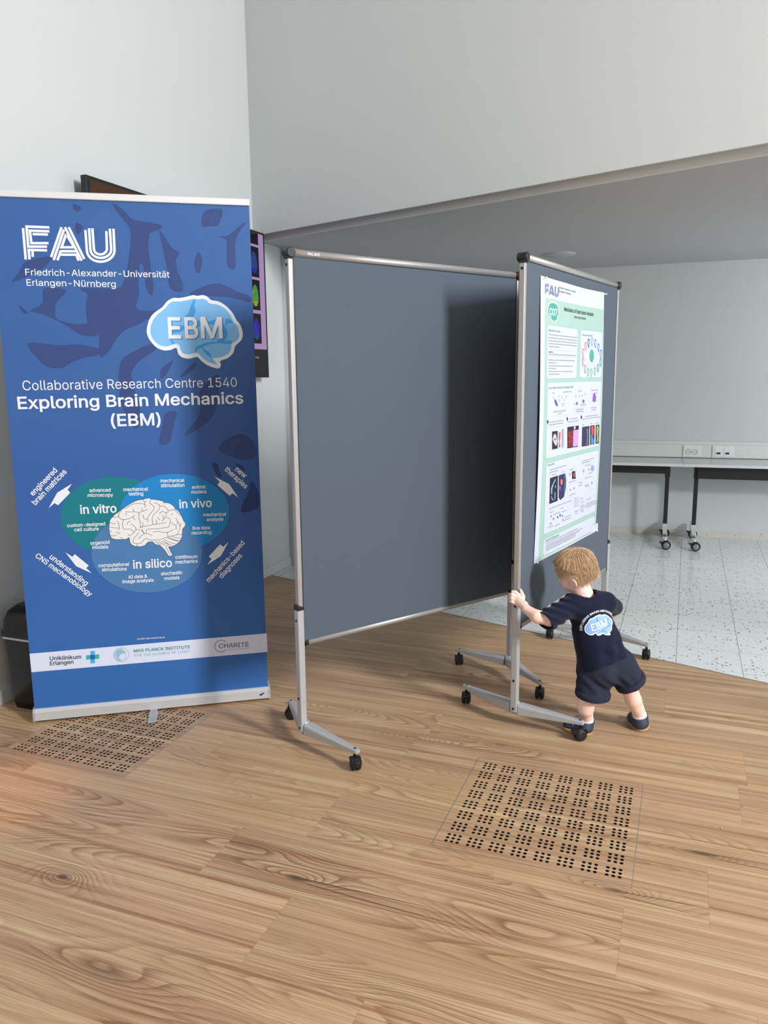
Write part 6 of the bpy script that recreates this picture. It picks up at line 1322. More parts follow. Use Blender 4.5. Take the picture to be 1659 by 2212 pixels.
# ------------------------------------------------------------------ the child
# surfaces are grown from a distance field sampled on a grid and netted into one continuous mesh
def smin(a, b, k):
    h = np.clip(0.5 + 0.5 * (b - a) / k, 0, 1)
    return b * (1 - h) + a * h - k * h * (1 - h)
class Field:
    def __init__(s, lo, hi, h):
        s.lo = np.array(lo, float); s.h = h; s.n = np.ceil((np.array(hi) - s.lo) / h).astype(int) + 1
        s.F = np.full(s.n, 0.06, np.float32)
    def _win(s, lo, hi, pad):
        a = np.clip(np.floor((np.array(lo) - pad - s.lo) / s.h).astype(int), 0, s.n); b = np.clip(np.ceil((np.array(hi) + pad - s.lo) / s.h).astype(int) + 1, 0, s.n)
        ax = [s.lo[i] + s.h * np.arange(a[i], b[i]) for i in range(3)]
        return tuple(slice(a[i], b[i]) for i in range(3)), np.meshgrid(*ax, indexing='ij')
    def _put(s, sl, D, k, op):
        if D.size == 0: return
        if op == 'add': s.F[sl] = smin(s.F[sl], D, k) if k > 0 else np.minimum(s.F[sl], D)
        elif op == 'sub': s.F[sl] = -smin(-s.F[sl], D, k) if k > 0 else np.maximum(s.F[sl], -D)
    def cap(s, a, b, ra, rb, k=0.008, op='add', sq=None):
        """cone with round ends; sq = (axis, factor): thinner along an axis"""
        a = np.array(a, float); b = np.array(b, float); R = max(ra, rb)
        sl, (X, Y, Z) = s._win(np.minimum(a, b) - R, np.maximum(a, b) + R, k + 3 * s.h)
        d = b - a; L2 = max(d @ d, 1e-9)
        PX, PY, PZ = X - a[0], Y - a[1], Z - a[2]
        t = np.clip((PX * d[0] + PY * d[1] + PZ * d[2]) / L2, 0, 1)
        QX, QY, QZ = PX - t * d[0], PY - t * d[1], PZ - t * d[2]
        if sq is not None:
            ax = np.array(sq[0], float); ax /= np.linalg.norm(ax)
            c = QX * ax[0] + QY * ax[1] + QZ * ax[2]; e = (sq[1] - 1)
            QX = QX + ax[0] * c * e; QY = QY + ax[1] * c * e; QZ = QZ + ax[2] * c * e
        D = np.sqrt(QX * QX + QY * QY + QZ * QZ) - (ra + (rb - ra) * t)
        if sq is not None: D = D / (0.5 + 0.5 * sq[1])
        s._put(sl, D, k, op)
    def ell(s, c, R, axes, k=0.008, op='add'):
        c = np.array(c, float); m = max(R)
        sl, (X, Y, Z) = s._win(c - m, c + m, k + 3 * s.h)
        P = [X - c[0], Y - c[1], Z - c[2]]
        q = [sum(P[i] * ax[i] for i in range(3)) for ax in axes]
        k0 = np.sqrt(sum((q[i] / R[i]) ** 2 for i in range(3))); k1 = np.sqrt(sum((q[i] / R[i] ** 2) ** 2 for i in range(3))) + 1e-9
        s._put(sl, k0 * (k0 - 1) / k1, k, op)
    def disc(s, c, n, half, R, k):
        """flat band: a short cylinder with rounded rim"""
        c = np.array(c, float); n = np.array(n, float) / np.linalg.norm(n)
        sl, (X, Y, Z) = s._win(c - R - half, c + R + half, k + 3 * s.h)
        h_ = (X - c[0]) * n[0] + (Y - c[1]) * n[1] + (Z - c[2]) * n[2]
        q2 = (X - c[0]) ** 2 + (Y - c[1]) ** 2 + (Z - c[2]) ** 2 - h_ ** 2
        dr = np.sqrt(np.maximum(q2, 0)) - (R - 0.004); dz = np.abs(h_) - (half - 0.004)
        D = np.minimum(np.maximum(dr, dz), 0) + np.sqrt(np.maximum(dr, 0) ** 2 + np.maximum(dz, 0) ** 2) - 0.004
        s._put(sl, D, k, 'add')
    def plane(s, p, n, k=0.0, win=None):
        """cut away everything on the side n points to (within win = (lo, hi))"""
        lo, hi = win if win else (s.lo, s.lo + s.h * s.n)
        sl, (X, Y, Z) = s._win(lo, hi, 0)
        n = np.array(n, float); n /= np.linalg.norm(n)
        D = (X - p[0]) * n[0] + (Y - p[1]) * n[1] + (Z - p[2]) * n[2]
        s.F[sl] = -smin(-s.F[sl], -D, k) if k > 0 else np.maximum(s.F[sl], D)
    def warp(s, fn):
        sl, (X, Y, Z) = s._win(s.lo, s.lo + s.h * s.n, 0)
        s.F += fn(X, Y, Z).astype(np.float32)
    def net(s):
        F = s.F; S = F < 0; h = s.h
        c = [S[i:S.shape[0] - 1 + i, j:S.shape[1] - 1 + j, k:S.shape[2] - 1 + k] for i in (0, 1) for j in (0, 1) for k in (0, 1)]
        cnt = sum(x.astype(np.int8) for x in c); act = (cnt > 0) & (cnt < 8)
        ids = np.full(act.shape, -1, np.int64); I = np.argwhere(act); ids[act] = np.arange(len(I))
        acc = np.zeros((len(I), 3)); num = np.zeros(len(I))
        corners = [(i, j, k) for i in (0, 1) for j in (0, 1) for k in (0, 1)]
        for a in corners:
            for ax in range(3):
                if a[ax]: continue
                b = list(a); b[ax] = 1
                fa = F[I[:, 0] + a[0], I[:, 1] + a[1], I[:, 2] + a[2]]; fb = F[I[:, 0] + b[0], I[:, 1] + b[1], I[:, 2] + b[2]]
                m = (fa < 0) != (fb < 0); t = np.where(m, fa / np.where(m, fa - fb, 1), 0)
                P = np.array(a, float)[None] + np.zeros((len(I), 3)); P[:, ax] += t
                acc[m] += P[m]; num[m] += 1
        V = s.lo + h * (I + acc / num[:, None])
        faces = []
        for ax in range(3):
            u, v = [(1, 2), (2, 0), (0, 1)][ax]
            A = [slice(None)] * 3; B = [slice(None)] * 3
            A[ax] = slice(0, -1); B[ax] = slice(1, None)
            ch = S[tuple(A)] != S[tuple(B)]
            E = np.argwhere(ch)
            ok = (E[:, u] > 0) & (E[:, v] > 0) & (E[:, u] < ids.shape[u]) & (E[:, v] < ids.shape[v]); E = E[ok]
            def cid(du, dv):
                q = E.copy(); q[:, u] += du; q[:, v] += dv; return ids[q[:, 0], q[:, 1], q[:, 2]]
            q = np.stack([cid(-1, -1), cid(0, -1), cid(0, 0), cid(-1, 0)], 1)
            ins = S[E[:, 0], E[:, 1], E[:, 2]]
            q[~ins] = q[~ins][:, ::-1]
            faces.append(q)
        return V, np.concatenate(faces)
    def mesh(s, name, mats, parent, org, smooth_it=2):
        V, Fc = s.net()
        me = bpy.data.meshes.new(name); me.from_pydata((V - np.array(org)).tolist(), [], Fc.tolist())
        for m in (mats if isinstance(mats, list) else [mats]): me.materials.append(m)
        bm = bmesh.new(); bm.from_mesh(me)
        for _ in range(smooth_it): bmesh.ops.smooth_vert(bm, verts=bm.verts, factor=0.5, use_axis_x=True, use_axis_y=True, use_axis_z=True)
        bm.to_mesh(me); bm.free()
        me.polygons.foreach_set('use_smooth', [True] * len(me.polygons)); me.update()
        o = bpy.data.objects.new(name, me); COL.objects.link(o); o.parent = parent
        return o

def V3(k): return np.array(J[k])
ORG = np.array((0.9, 3.08, 0.0))
kid = thing('person', 'small fair-haired child in a navy T-shirt and shorts pushing the pinboard', 'person', ORG)

def skin_material():
    m = bpy.data.materials.new('child_skin'); m.use_nodes = True; nt = m.node_tree; b = nt.nodes['Principled BSDF']
    tc = nt.nodes.new('ShaderNodeTexCoord'); n = nt.nodes.new('ShaderNodeTexNoise'); n.inputs['Scale'].default_value = 28; n.inputs['Detail'].default_value = 3; nt.links.new(tc.outputs['Object'], n.inputs['Vector'])
    c = mixc(nt, maprange(nt, n.outputs['Fac'], 0.35, 0.7), rgb(245, 214, 201), rgb(241, 198, 183))
    nt.links.new(c, b.inputs['Base Color']); b.inputs['Roughness'].default_value = 0.5; b.inputs['Subsurface Weight'].default_value = 0.12
    b.inputs['Subsurface Radius'].default_value = (0.012, 0.005, 0.003); b.inputs['Subsurface Scale'].default_value = 0.5
    return m
M_skin = skin_material()

# head frame: turned to the left and bent forward
def unit(a): a = np.array(a, float); return a / np.linalg.norm(a)
ha, hp_ = math.radians(52), math.radians(27)
HF_ = np.array((-math.sin(ha) * math.cos(hp_), math.cos(ha) * math.cos(hp_), -math.sin(hp_)))
HL_ = unit(np.cross((0.0, 0.0, 1.0), HF_)); HU_ = np.cross(HF_, HL_); hr_ = math.radians(9)
HL_, HU_ = HL_ * math.cos(hr_) - HU_ * math.sin(hr_), HU_ * math.cos(hr_) + HL_ * math.sin(hr_)
HC = V3('head')
def hd(f, l, u): return HC + HF_ * f + HL_ * l + HU_ * u
HAX = [HF_, HL_, HU_]
T_UP = unit(V3('neck0') - V3('pel')); ta = math.radians(24)
T_F = unit(np.array((-math.sin(ta), math.cos(ta), 0)) - T_UP * (np.array((-math.sin(ta), math.cos(ta), 0)) @ T_UP)); T_R = np.cross(T_F, T_UP)

B_ = Field((0.49, 2.93, -0.005), (1.20, 3.46, 0.82), 0.0027)
# torso and legs
B_.cap(V3('pel'), V3('chest'), 0.062, 0.066, 0.01, sq=(T_F, 1.25)); B_.cap(V3('chest'), V3('neck0') - T_UP * 0.02, 0.064, 0.045, 0.02, sq=(T_F, 1.2))
B_.cap(V3('neck0') - T_UP * 0.02, V3('neck1'), 0.049, 0.038, 0.02)
B_.cap(V3('chest') + T_UP * 0.035, V3('shL'), 0.045, 0.034, 0.02); B_.cap(V3('chest') + T_UP * 0.035, V3('shR'), 0.045, 0.034, 0.02)
for sd in 'LR':
    B_.cap(V3('hip' + sd), V3('kn' + sd), 0.052, 0.037, 0.012)
    B_.cap(V3('kn' + sd), V3('ca' + sd), 0.0345, 0.034, 0.008); B_.cap(V3('ca' + sd), V3('an' + sd), 0.033, 0.0265, 0.008)
B_.cap(V3('caL') + np.array((0, -0.006, 0.01)), V3('caL') + np.array((0, -0.004, -0.015)), 0.031, 0.028, 0.012)
FL = unit((V3('toL') - V3('heL')) * (1, 1, 0))
B_.cap(V3('anL'), V3('heL') + FL * 0.03 + np.array((0, 0, 0.026)), 0.024, 0.018, 0.006); B_.cap(V3('heL') + FL * 0.032 + np.array((0, 0, 0.024)), V3('toL') + np.array((0.01, -0.01, 0.022)), 0.021, 0.017, 0.01)
FR = unit((-0.14, 0.99, 0.0))
B_.cap(V3('anR'), V3('heR') + FR * 0.03 + np.array((0, 0, 0.028)), 0.024, 0.018, 0.006); B_.cap(V3('heR') + FR * 0.032 + np.array((0, 0, 0.026)), V3('heR') + FR * 0.09 + np.array((0, 0, 0.02)), 0.021, 0.016, 0.01)
# arms
B_.cap(V3('shL'), V3('elL'), 0.034, 0.0270, 0.012); B_.cap(V3('elL'), V3('faL'), 0.0270, 0.0265, 0.01); B_.cap(V3('faL'), V3('wrL'), 0.0265, 0.0185, 0.008)
B_.cap(V3('shR'), V3('elR'), 0.034, 0.0285, 0.012); B_.cap(V3('elR'), V3('wrR'), 0.0285, 0.0185, 0.01)
# left hand closed on the post
pa, pb = V3('palmA'), V3('palmB')
B_.cap(V3('wrL'), pa, 0.0180, 0.0175, 0.006)
hn = unit(np.cross(V3('in0') - V3('li0'), pb - pa))
B_.cap(pa, (V3('in0') + pb) / 2, 0.0175, 0.0115, 0.006, sq=(hn, 1.25)); B_.cap(pa, (V3('mi0') + pb) / 2, 0.0175, 0.0120, 0.006, sq=(hn, 1.25)); B_.cap(pa, V3('ri0'), 0.0175, 0.0095, 0.006, sq=(hn, 1.2)); B_.cap(pa, V3('li0'), 0.0165, 0.0088, 0.006, sq=(hn, 1.2))
for f_, rr in (('in', (0.0085, 0.0077, 0.0066)), ('mi', (0.0083, 0.0078, 0.0070, 0.0060)), ('ri', (0.0081, 0.0075, 0.0068, 0.0058)), ('li', (0.0074, 0.0068, 0.0062, 0.0053)), ('th', (0.0110, 0.0088, 0.0078, 0.0063))):
    for i in range(len(rr) - 1): B_.cap(V3(f_ + str(i)), V3(f_ + str(i + 1)), rr[i], rr[i + 1], 0.0022)
# right hand, relaxed in front of the chest
wr, ha_ = V3('wrR'), V3('haR'); dv = unit(ha_ - wr); sv = unit(np.cross(dv, (0, 0.3, 1))); nv = np.cross(sv, dv)
B_.cap(wr, ha_, 0.018, 0.016, 0.006, sq=(nv, 1.3))
for i, (o_, L_, r_) in enumerate(((-0.0135, 0.034, 0.0066), (-0.0045, 0.038, 0.007), (0.0045, 0.036, 0.0068), (0.0130, 0.029, 0.006))):
    p0 = ha_ + sv * o_ + dv * 0.008; p1 = p0 + dv * L_ * 0.55 - nv * 0.004; p2 = p1 + dv * L_ * 0.4 - nv * 0.014
    B_.cap(p0, p1, r_ * 1.1, r_, 0.002); B_.cap(p1, p2, r_, r_ * 0.85, 0.002)
p0 = wr + dv * 0.012 - sv * 0.012; p1 = p0 - sv * 0.016 + dv * 0.012 - nv * 0.006; B_.cap(p0, p1, 0.010, 0.008, 0.003); B_.cap(p1, p1 + dv * 0.018 - nv * 0.006, 0.008, 0.0065, 0.002)
# head
B_.ell(hd(-0.004, 0, 0.012), (0.086, 0.070, 0.074), HAX, 0.012)
B_.ell(hd(0.030, 0, -0.034), (0.052, 0.052, 0.052), HAX, 0.022)
for l in (-1, 1): B_.ell(hd(0.046, l * 0.030, -0.042), (0.026, 0.024, 0.026), HAX, 0.016)
B_.ell(hd(0.062, 0, -0.074), (0.018, 0.022, 0.014), HAX, 0.014)
for l in (-1, 1): B_.ell(hd(0.083, l * 0.026, -0.014), (0.012, 0.016, 0.010), HAX, 0.010, 'sub')
B_.cap(hd(0.078, 0, -0.012), hd(0.089, 0, -0.030), 0.006, 0.0085, 0.008)
for l in (-1, 1): B_.ell(hd(0.083, l * 0.007, -0.032), (0.006, 0.006, 0.005), HAX, 0.004)
B_.ell(hd(0.080, 0, -0.050), (0.006, 0.015, 0.0045), HAX, 0.004); B_.ell(hd(0.077, 0, -0.058), (0.006, 0.013, 0.005), HAX, 0.004)
for l in (-1, 1):
    B_.ell(hd(0.004, l * 0.0700, -0.038), (0.0145, 0.0072, 0.0225), [unit(HF_ - 0.55 * l * HL_ * -1 + 0.0 * HU_), unit(HL_ * l + 0.45 * HF_), HU_], 0.004)
    B_.ell(hd(0.008, l * 0.0780, -0.037), (0.009, 0.005, 0.016), HAX, 0.004, 'sub')
B_.mesh('body', M_skin, kid, ORG, 2)
# eyes
M_eye = pm('eye_white', rgb(236, 236, 232), 0.2, 0, 0.01); M_iris = pm('eye_iris_blue', rgb(84, 118, 150), 0.2, 0, 0.1)
for l in (-1, 1):
    c = hd(0.0705, l * 0.026, -0.014) - ORG; m = MB()
    q_ = Vector(HF_).to_track_quat('Z', 'Y').to_matrix().to_4x4(); Mx = Matrix.Translation(c) @ q_
    m.lathe([(0.0095 * math.sin(t), 0.0095 * math.cos(t)) for t in np.linspace(0.45, PI, 12)], 18, Mx); m.mi = 1; m.lathe([(0.0001, 0.0096)] + [(0.0096 * math.sin(t), 0.0096 * math.cos(t)) for t in np.linspace(0.1, 0.45, 4)], 18, Mx, False)
    m.build('eye', [M_eye, M_iris], kid)

# ---- T-shirt
M_navy = pm('navy_jersey', rgb(21, 25, 48), 0.9, 0, 0.10, 40, 0.35, 0.2, 700, sheen=0.08)
S_ = Field((0.60, 2.93, 0.24), (1.07, 3.30, 0.66), 0.003)
colr = V3('collar'); hem = V3('hem')
S_.cap(colr - T_UP * 0.055, hem - T_UP * 0.03 - T_R * 0.003, 0.082, 0.121, 0.01, sq=(T_F, 1.2))
S_.cap(colr - T_UP * 0.022 + T_R * -0.02, colr - T_UP * 0.022 + T_R * 0.02, 0.047, 0.047, 0.03)
S_.cap(V3('slL0') + T_R * 0.01, V3('slL1') + unit(V3('slL1') - V3('slL0')) * 0.03, 0.043, 0.0455, 0.022)
S_.cap(V3('slL0') + T_R * 0.04, V3('slR0'), 0.05, 0.044, 0.03)
S_.cap(V3('slR0'), V3('slR1') + unit(V3('slR1') - V3('slR0')) * 0.02, 0.041, 0.039, 0.02)
S_.cap(V3('chest') + T_F * 0.03 - T_UP * 0.06, V3('pel') + T_F * 0.03, 0.07, 0.075, 0.03)
# soft folds falling from the armpit and across the small of the back
fold_r = T_R; fold_u = T_UP
def folds(X, Y, Z):
    a = (X - hem[0]) * fold_r[0] + (Y - hem[1]) * fold_r[1] + (Z - hem[2]) * fold_r[2]
    b = (X - hem[0]) * fold_u[0] + (Y - hem[1]) * fold_u[1] + (Z - hem[2]) * fold_u[2]
    w = np.clip((0.17 - b) / 0.10, 0, 1)
    return 0.0030 * w * np.sin(b * 75 + a * 42 + 1.2 * np.sin(a * 40)) * np.clip((a + 0.13) / 0.1, 0, 1) + 0.0032 * w * np.sin(a * 95 - b * 22) + 0.0040 * np.clip((b - 0.16) / 0.05, 0, 1) * np.clip((-a - 0.05) / 0.05, 0, 1) * np.sin(b * 150 + a * 120)
S_.warp(folds)
S_.plane(hem - T_UP * 0.004, -T_UP - T_R * 0.04 - T_F * 0.18, 0.003)
dL = unit(V3('slL1') - V3('slL0')); S_.plane(V3('slL1') + dL * 0.004, dL + np.array((0, 0, -0.08)), 0.002, ((0.60, 2.93, 0.4), (0.705, 3.09, 0.62)))
dR = unit(V3('slR1') - V3('slR0')); S_.plane(V3('slR1') + dR * 0.012, dR, 0.003, ((0.93, 3.17, 0.4), (1.07, 3.30, 0.62)))
S_.cap(colr - T_UP * 0.028 - T_F * 0.004, colr + T_UP * 0.10, 0.047, 0.064, 0.003, 'sub')
# sleeve mouths are hollow
S_.cap(V3('slL1') + dL * 0.03, V3('slL1') - dL * 0.004, 0.0385, 0.0375, 0.002, 'sub')
shirt = S_.mesh('t_shirt', M_navy, kid, ORG, 3)

# ---- shirt print on the back
def bvh_of(o):
    me = o.data; return BVHTree.FromPolygons([tuple(v.co) for v in me.vertices], [tuple(p_.vertices) for p_ in me.polygons])
tree = bvh_of(shirt)
pc_ = np.array(J['print']) - ORG
# lettering plane: across the back, parallel to its middle
pn = unit(-T_F - T_R * 0.42); pu = unit(T_R - pn * (T_R @ pn)); pv = np.cross(pn, pu); pv = pv if pv[2] > 0 else -pv
def onback(x, y, l):
    o_ = Vector(pc_ + pu * x + pv * y + pn * 0.012)
    h_ = tree.ray_cast(o_, Vector(-pn))
    if h_[0] is None: h_ = (tree.find_nearest(o_)[0],)
    return tuple(h_[0] + Vector(pn) * (0.0010 + 0.00035 * l))
ex = [p_[0] for p_ in EBM_OUT]; ey = [p_[1] for p_ in EBM_OUT]; ecx, ecy = (min(ex) + max(ex)) / 2, (min(ey) + max(ey)) / 2; es = 0.128 / (max(ex) - min(ex))
def ef(p_): return ((p_[0] - ecx) * es, (p_[1] - ecy) * es * 0.95)
A = Art(onback)
I_sw = pm('shirt_print_white', rgb(222, 232, 244), 0.7, 0, 0.02); I_s1 = pm('shirt_print_blue', rgb(138, 178, 230), 0.7, 0, 0.02); I_s2 = pm('shirt_print_mid', rgb(92, 146, 214), 0.7, 0, 0.02)
A.add(dens(tri_poly(smooth_poly([ef(p_) for p_ in EBM_OUT], 3)), 0.009), I_sw, 1)
A.add(dens(tri_poly(smooth_poly([ef(p_) for p_ in EBM_IN], 3)), 0.009), I_s1, 2)
for d in EBM_DK: A.add(dens(tri_poly(smooth_poly([ef(p_) for p_ in d], 3)), 0.009), I_s2, 3)
for st, p0, p1, w, col, hh in groups['logo_lettering']:
    A.add(dens(placed_text(st, ef(p0), ef(p1), 0.8, hh * es), 0.008), I_sw, 4)
A.build('brain_logo', shirt)
# words on an arch above the badge
A = Art(onback); word = 'EXPLORING BRAIN MECHANICS'
vt, ft = text_tris(word, 1.0); wx0, wx1 = min(a for a, b in vt), max(a for a, b in vt)
Ra, span = 0.0735, math.radians(158)
def arch(a, b):
    t = PI / 2 + span / 2 - (a - wx0) / (wx1 - wx0) * span; r_ = Ra + b * 0.0175
    return (r_ * math.cos(t), r_ * math.sin(t) * 0.88 - 0.008)
A.add(([arch(a, b) for a, b in vt], ft), I_sw, 1); A.build('arched_lettering', shirt)

# ---- shorts with turned-up hems
M_short = pm('dark_blue_shorts', rgb(46, 49, 65), 0.92, 0, 0.14, 90, 0.5, 0.15, 600)
H_ = Field((0.74, 2.93, 0.10), (1.13, 3.24, 0.44), 0.003)
pl = V3('pel')
H_.cap(pl + T_UP * 0.035, pl - T_UP * 0.02, 0.080, 0.094, 0.01, sq=(T_F, 1.2))
H_.cap(V3('hipL') + T_R * -0.004, V3('hemL') + np.array((0.0, 0, -0.02)), 0.068, 0.066, 0.022); dHL = unit((-0.06, 0.06, -1.0))
H_.cap(V3('hipR') + T_R * 0.012, V3('hemR') + unit(V3('hemR') - V3('hipR')) * 0.02, 0.066, 0.060, 0.022); dHR = unit((0.52, 0.05, -0.80))
H_.ell(pl - T_F * 0.036 - T_UP * 0.040 - T_R * 0.042, (0.05, 0.045, 0.055), [T_R, T_F, T_UP], 0.02); H_.ell(pl - T_F * 0.036 - T_UP * 0.040 + T_R * 0.042, (0.05, 0.045, 0.055), [T_R, T_F, T_UP], 0.02)
def wr_(X, Y, Z): return 0.0022 * np.sin(X * 110 + Z * 55 + 2 * np.sin(Z * 50)) * np.clip((0.36 - Z) / 0.08, 0, 1)
H_.warp(wr_)
wL = ((0.74, 2.93, 0.10), (0.945, 3.24, 0.26)); wR = ((0.945, 2.93, 0.10), (1.13, 3.24, 0.32))
H_.plane(V3('hemL') + dHL * 0.004, dHL, 0.003, wL); H_.plane(V3('hemR') + dHR * 0.006, dHR, 0.003, wR)
for c_, d_, r_ in ((V3('hemL') + np.array((0, 0, 0.0)), dHL, 0.0665), (V3('hemR'), dHR, 0.0605)):
    H_.disc(c_ - d_ * 0.011, d_, 0.0125, r_ + 0.0065, 0.0015)
H_.cap(V3('hemL') + dHL * 0.015, V3('hemL') + dHL * 0.07, 0.052, 0.055, 0.003, 'sub'); H_.cap(V3('hemR') + dHR * 0.015, V3('hemR') + dHR * 0.07, 0.045, 0.048, 0.003, 'sub')
H_.mesh('shorts', M_short, kid, ORG, 3)

# ---- socks and shoes
M_sock = pm('white_sock', rgb(226, 228, 234), 0.9, 0, 0.05, 120, 0.4, 0.1, 500)
M_shoe = pm('navy_shoe_leather', rgb(44, 56, 74), 0.6, 0, 0.12, 60, 0.3); M_sole = pm('tan_sole', rgb(186, 146, 92), 0.65, 0, 0.08, 60); M_lace = pm('blue_lace', rgb(74, 128, 176), 0.8, 0, 0.1, 60)
UPZ = np.array((0, 0, 1.0))
def shoe(heel, toe, ank, roll, calf):
    """heel and toe are points on the ground line of the sole"""
    d = unit(toe - heel); L_ = np.linalg.norm(toe - heel); up = unit(UPZ + roll); up = unit(up - d * (up @ d)); sd = np.cross(d, up)
    lo = np.minimum(np.minimum(heel, toe), ank) - 0.06; hi = np.maximum(np.maximum(heel, toe), ank) + 0.06
    lg = unit(calf - ank); sk = Field(lo, hi, 0.0026); sk.cap(ank - lg * 0.02 + d * 0.004, ank, 0.0250, 0.0285, 0.004); sk.cap(ank, ank + lg * 0.022, 0.0285, 0.0305, 0.003)
    sk.plane(ank + lg * 0.020, lg, 0.002); sk.mesh('sock', M_sock, kid, ORG, 2)
    u = Field(lo, hi, 0.0024)
    u.cap(heel + d * 0.020 + up * 0.026, heel + d * (L_ - 0.026) + up * 0.020, 0.0305, 0.0300, 0.006, sq=(up, 1.15)); u.cap(heel + d * 0.024 + up * 0.030, ank + up * 0.002 - d * 0.002, 0.0315, 0.0325, 0.010)
    u.cap(heel + d * 0.045 + up * 0.034, heel + d * (L_ - 0.03) + up * 0.024, 0.026, 0.024, 0.008)
    u.plane(heel + up * 0.011, -up, 0.001); u.plane(ank + up * 0.0045 - d * 0.010, unit(up - d * 0.1), 0.002)
    u.cap(ank + up * 0.004, ank + up * 0.05, 0.0285, 0.030, 0.002, 'sub')
    sh = u.mesh('shoe', M_shoe, kid, ORG, 2)
    s2 = Field(lo, hi, 0.0024); s2.cap(heel + d * 0.024 + up * 0.012, heel + d * (L_ - 0.030) + up * 0.010, 0.0335, 0.0345, 0.006); s2.plane(heel + up * 0.015, up, 0.002); s2.plane(heel + up * 0.0008, -up, 0.003)
    s2.mesh('sole', M_sole, sh, ORG, 2)
    m = MB()
    top = heel + d * 0.070 + up * 0.056
    for s_ in (-1, 1):
        pts = [top - ORG, top + sd * s_ * 0.018 + up * 0.004 - ORG, top + sd * s_ * 0.036 - up * 0.004 - d * 0.006 - ORG, top + sd * s_ * 0.040 - up * 0.020 - d * 0.012 - ORG]
        m.tube(pts, 0.0017, 8)
    for k_ in (0.0, 0.012, 0.024): m.tube([heel + d * (0.066 + k_) + up * (0.056 - k_ * 0.55) + sd * s_ * 0.018 - up * abs(s_) * 0.003 - ORG for s_ in (-1, -0.5, 0, 0.5, 1)], 0.0016, 8)
    m.build('lace', M_lace, sh)
shoe(V3('heL') * (1, 1, 0) , V3('toL') * (1, 1, 0), V3('anL') + np.array((0.0, 0.0, -0.004)), np.array((0, 0, 0)), V3('caL'))
shoe(V3('heR') * (1, 1, 0) + np.array((0.0, 0, 0.004)), V3('heR') * (1, 1, 0) + FR * 0.118 + np.array((0, 0, 0.004)), V3('anR') + np.array((0.0, 0.0, -0.004)), np.array((-0.30, 0, 0)), V3('caR'))

# ---- hair: a close cap and many fine locks that run from the crown
def hair_material():
    m = bpy.data.materials.new('blond_hair'); m.use_nodes = True; nt = m.node_tree; b = nt.nodes['Principled BSDF']
    at = nt.nodes.new('ShaderNodeAttribute'); at.attribute_name = 'lock'
    tc = nt.nodes.new('ShaderNodeTexCoord'); n = nt.nodes.new('ShaderNodeTexNoise'); n.inputs['Scale'].default_value = 26; n.inputs['Detail'].default_value = 3; nt.links.new(tc.outputs['Object'], n.inputs['Vector'])
    f = mth(nt, 'MULTIPLY_ADD', at.outputs['Fac'], 0.65, mth(nt, 'MULTIPLY', n.outputs['Fac'], 0.35))
    r = nt.nodes.new('ShaderNodeValToRGB'); nt.links.new(f, r.inputs[0]); e = r.color_ramp.elements
    e[0].position = 0.05; e[0].color = rgb(146, 110, 80); e[1].position = 0.95; e[1].color = rgb(244, 218, 186); x = e.new(0.5); x.color = rgb(214, 178, 140)
    nt.links.new(r.outputs[0], b.inputs['Base Color']); b.inputs['Roughness'].default_value = 0.42; b.inputs['Specular IOR Level'].default_value = 0.4
    return m
M_hair = hair_material()
SKC = hd(-0.004, 0, 0.012); SR = np.array((0.086, 0.070, 0.074))
def skull(d, off):
    """point on the skull in direction d (head frame) raised by off"""
    d = unit(d); t = 1 / math.sqrt(sum((d[i] / SR[i]) ** 2 for i in range(3))); return SKC + (HF_ * d[0] + HL_ * d[1] + HU_ * d[2]) * (t + off)
def hairy(d):
    f_, l_, u_ = d
    if f_ > 0.12 and u_ < 0.42 + 0.15 * f_ and abs(l_) < 0.999: 
        return u_ > 0.28 + 0.55 * f_ - 0.1
    if f_ > -0.28: return u_ > -0.22 or (f_ < 0.0 and u_ > -0.30)
    return u_ > -0.80
crown = unit((-0.62, -0.05, 0.78))
hv, hf, hl = [], [], []
rg = np.random.RandomState(5)
n_ok = 0; i = 0; NL = 2600
GA = PI * (3 - math.sqrt(5))
NR = 10000
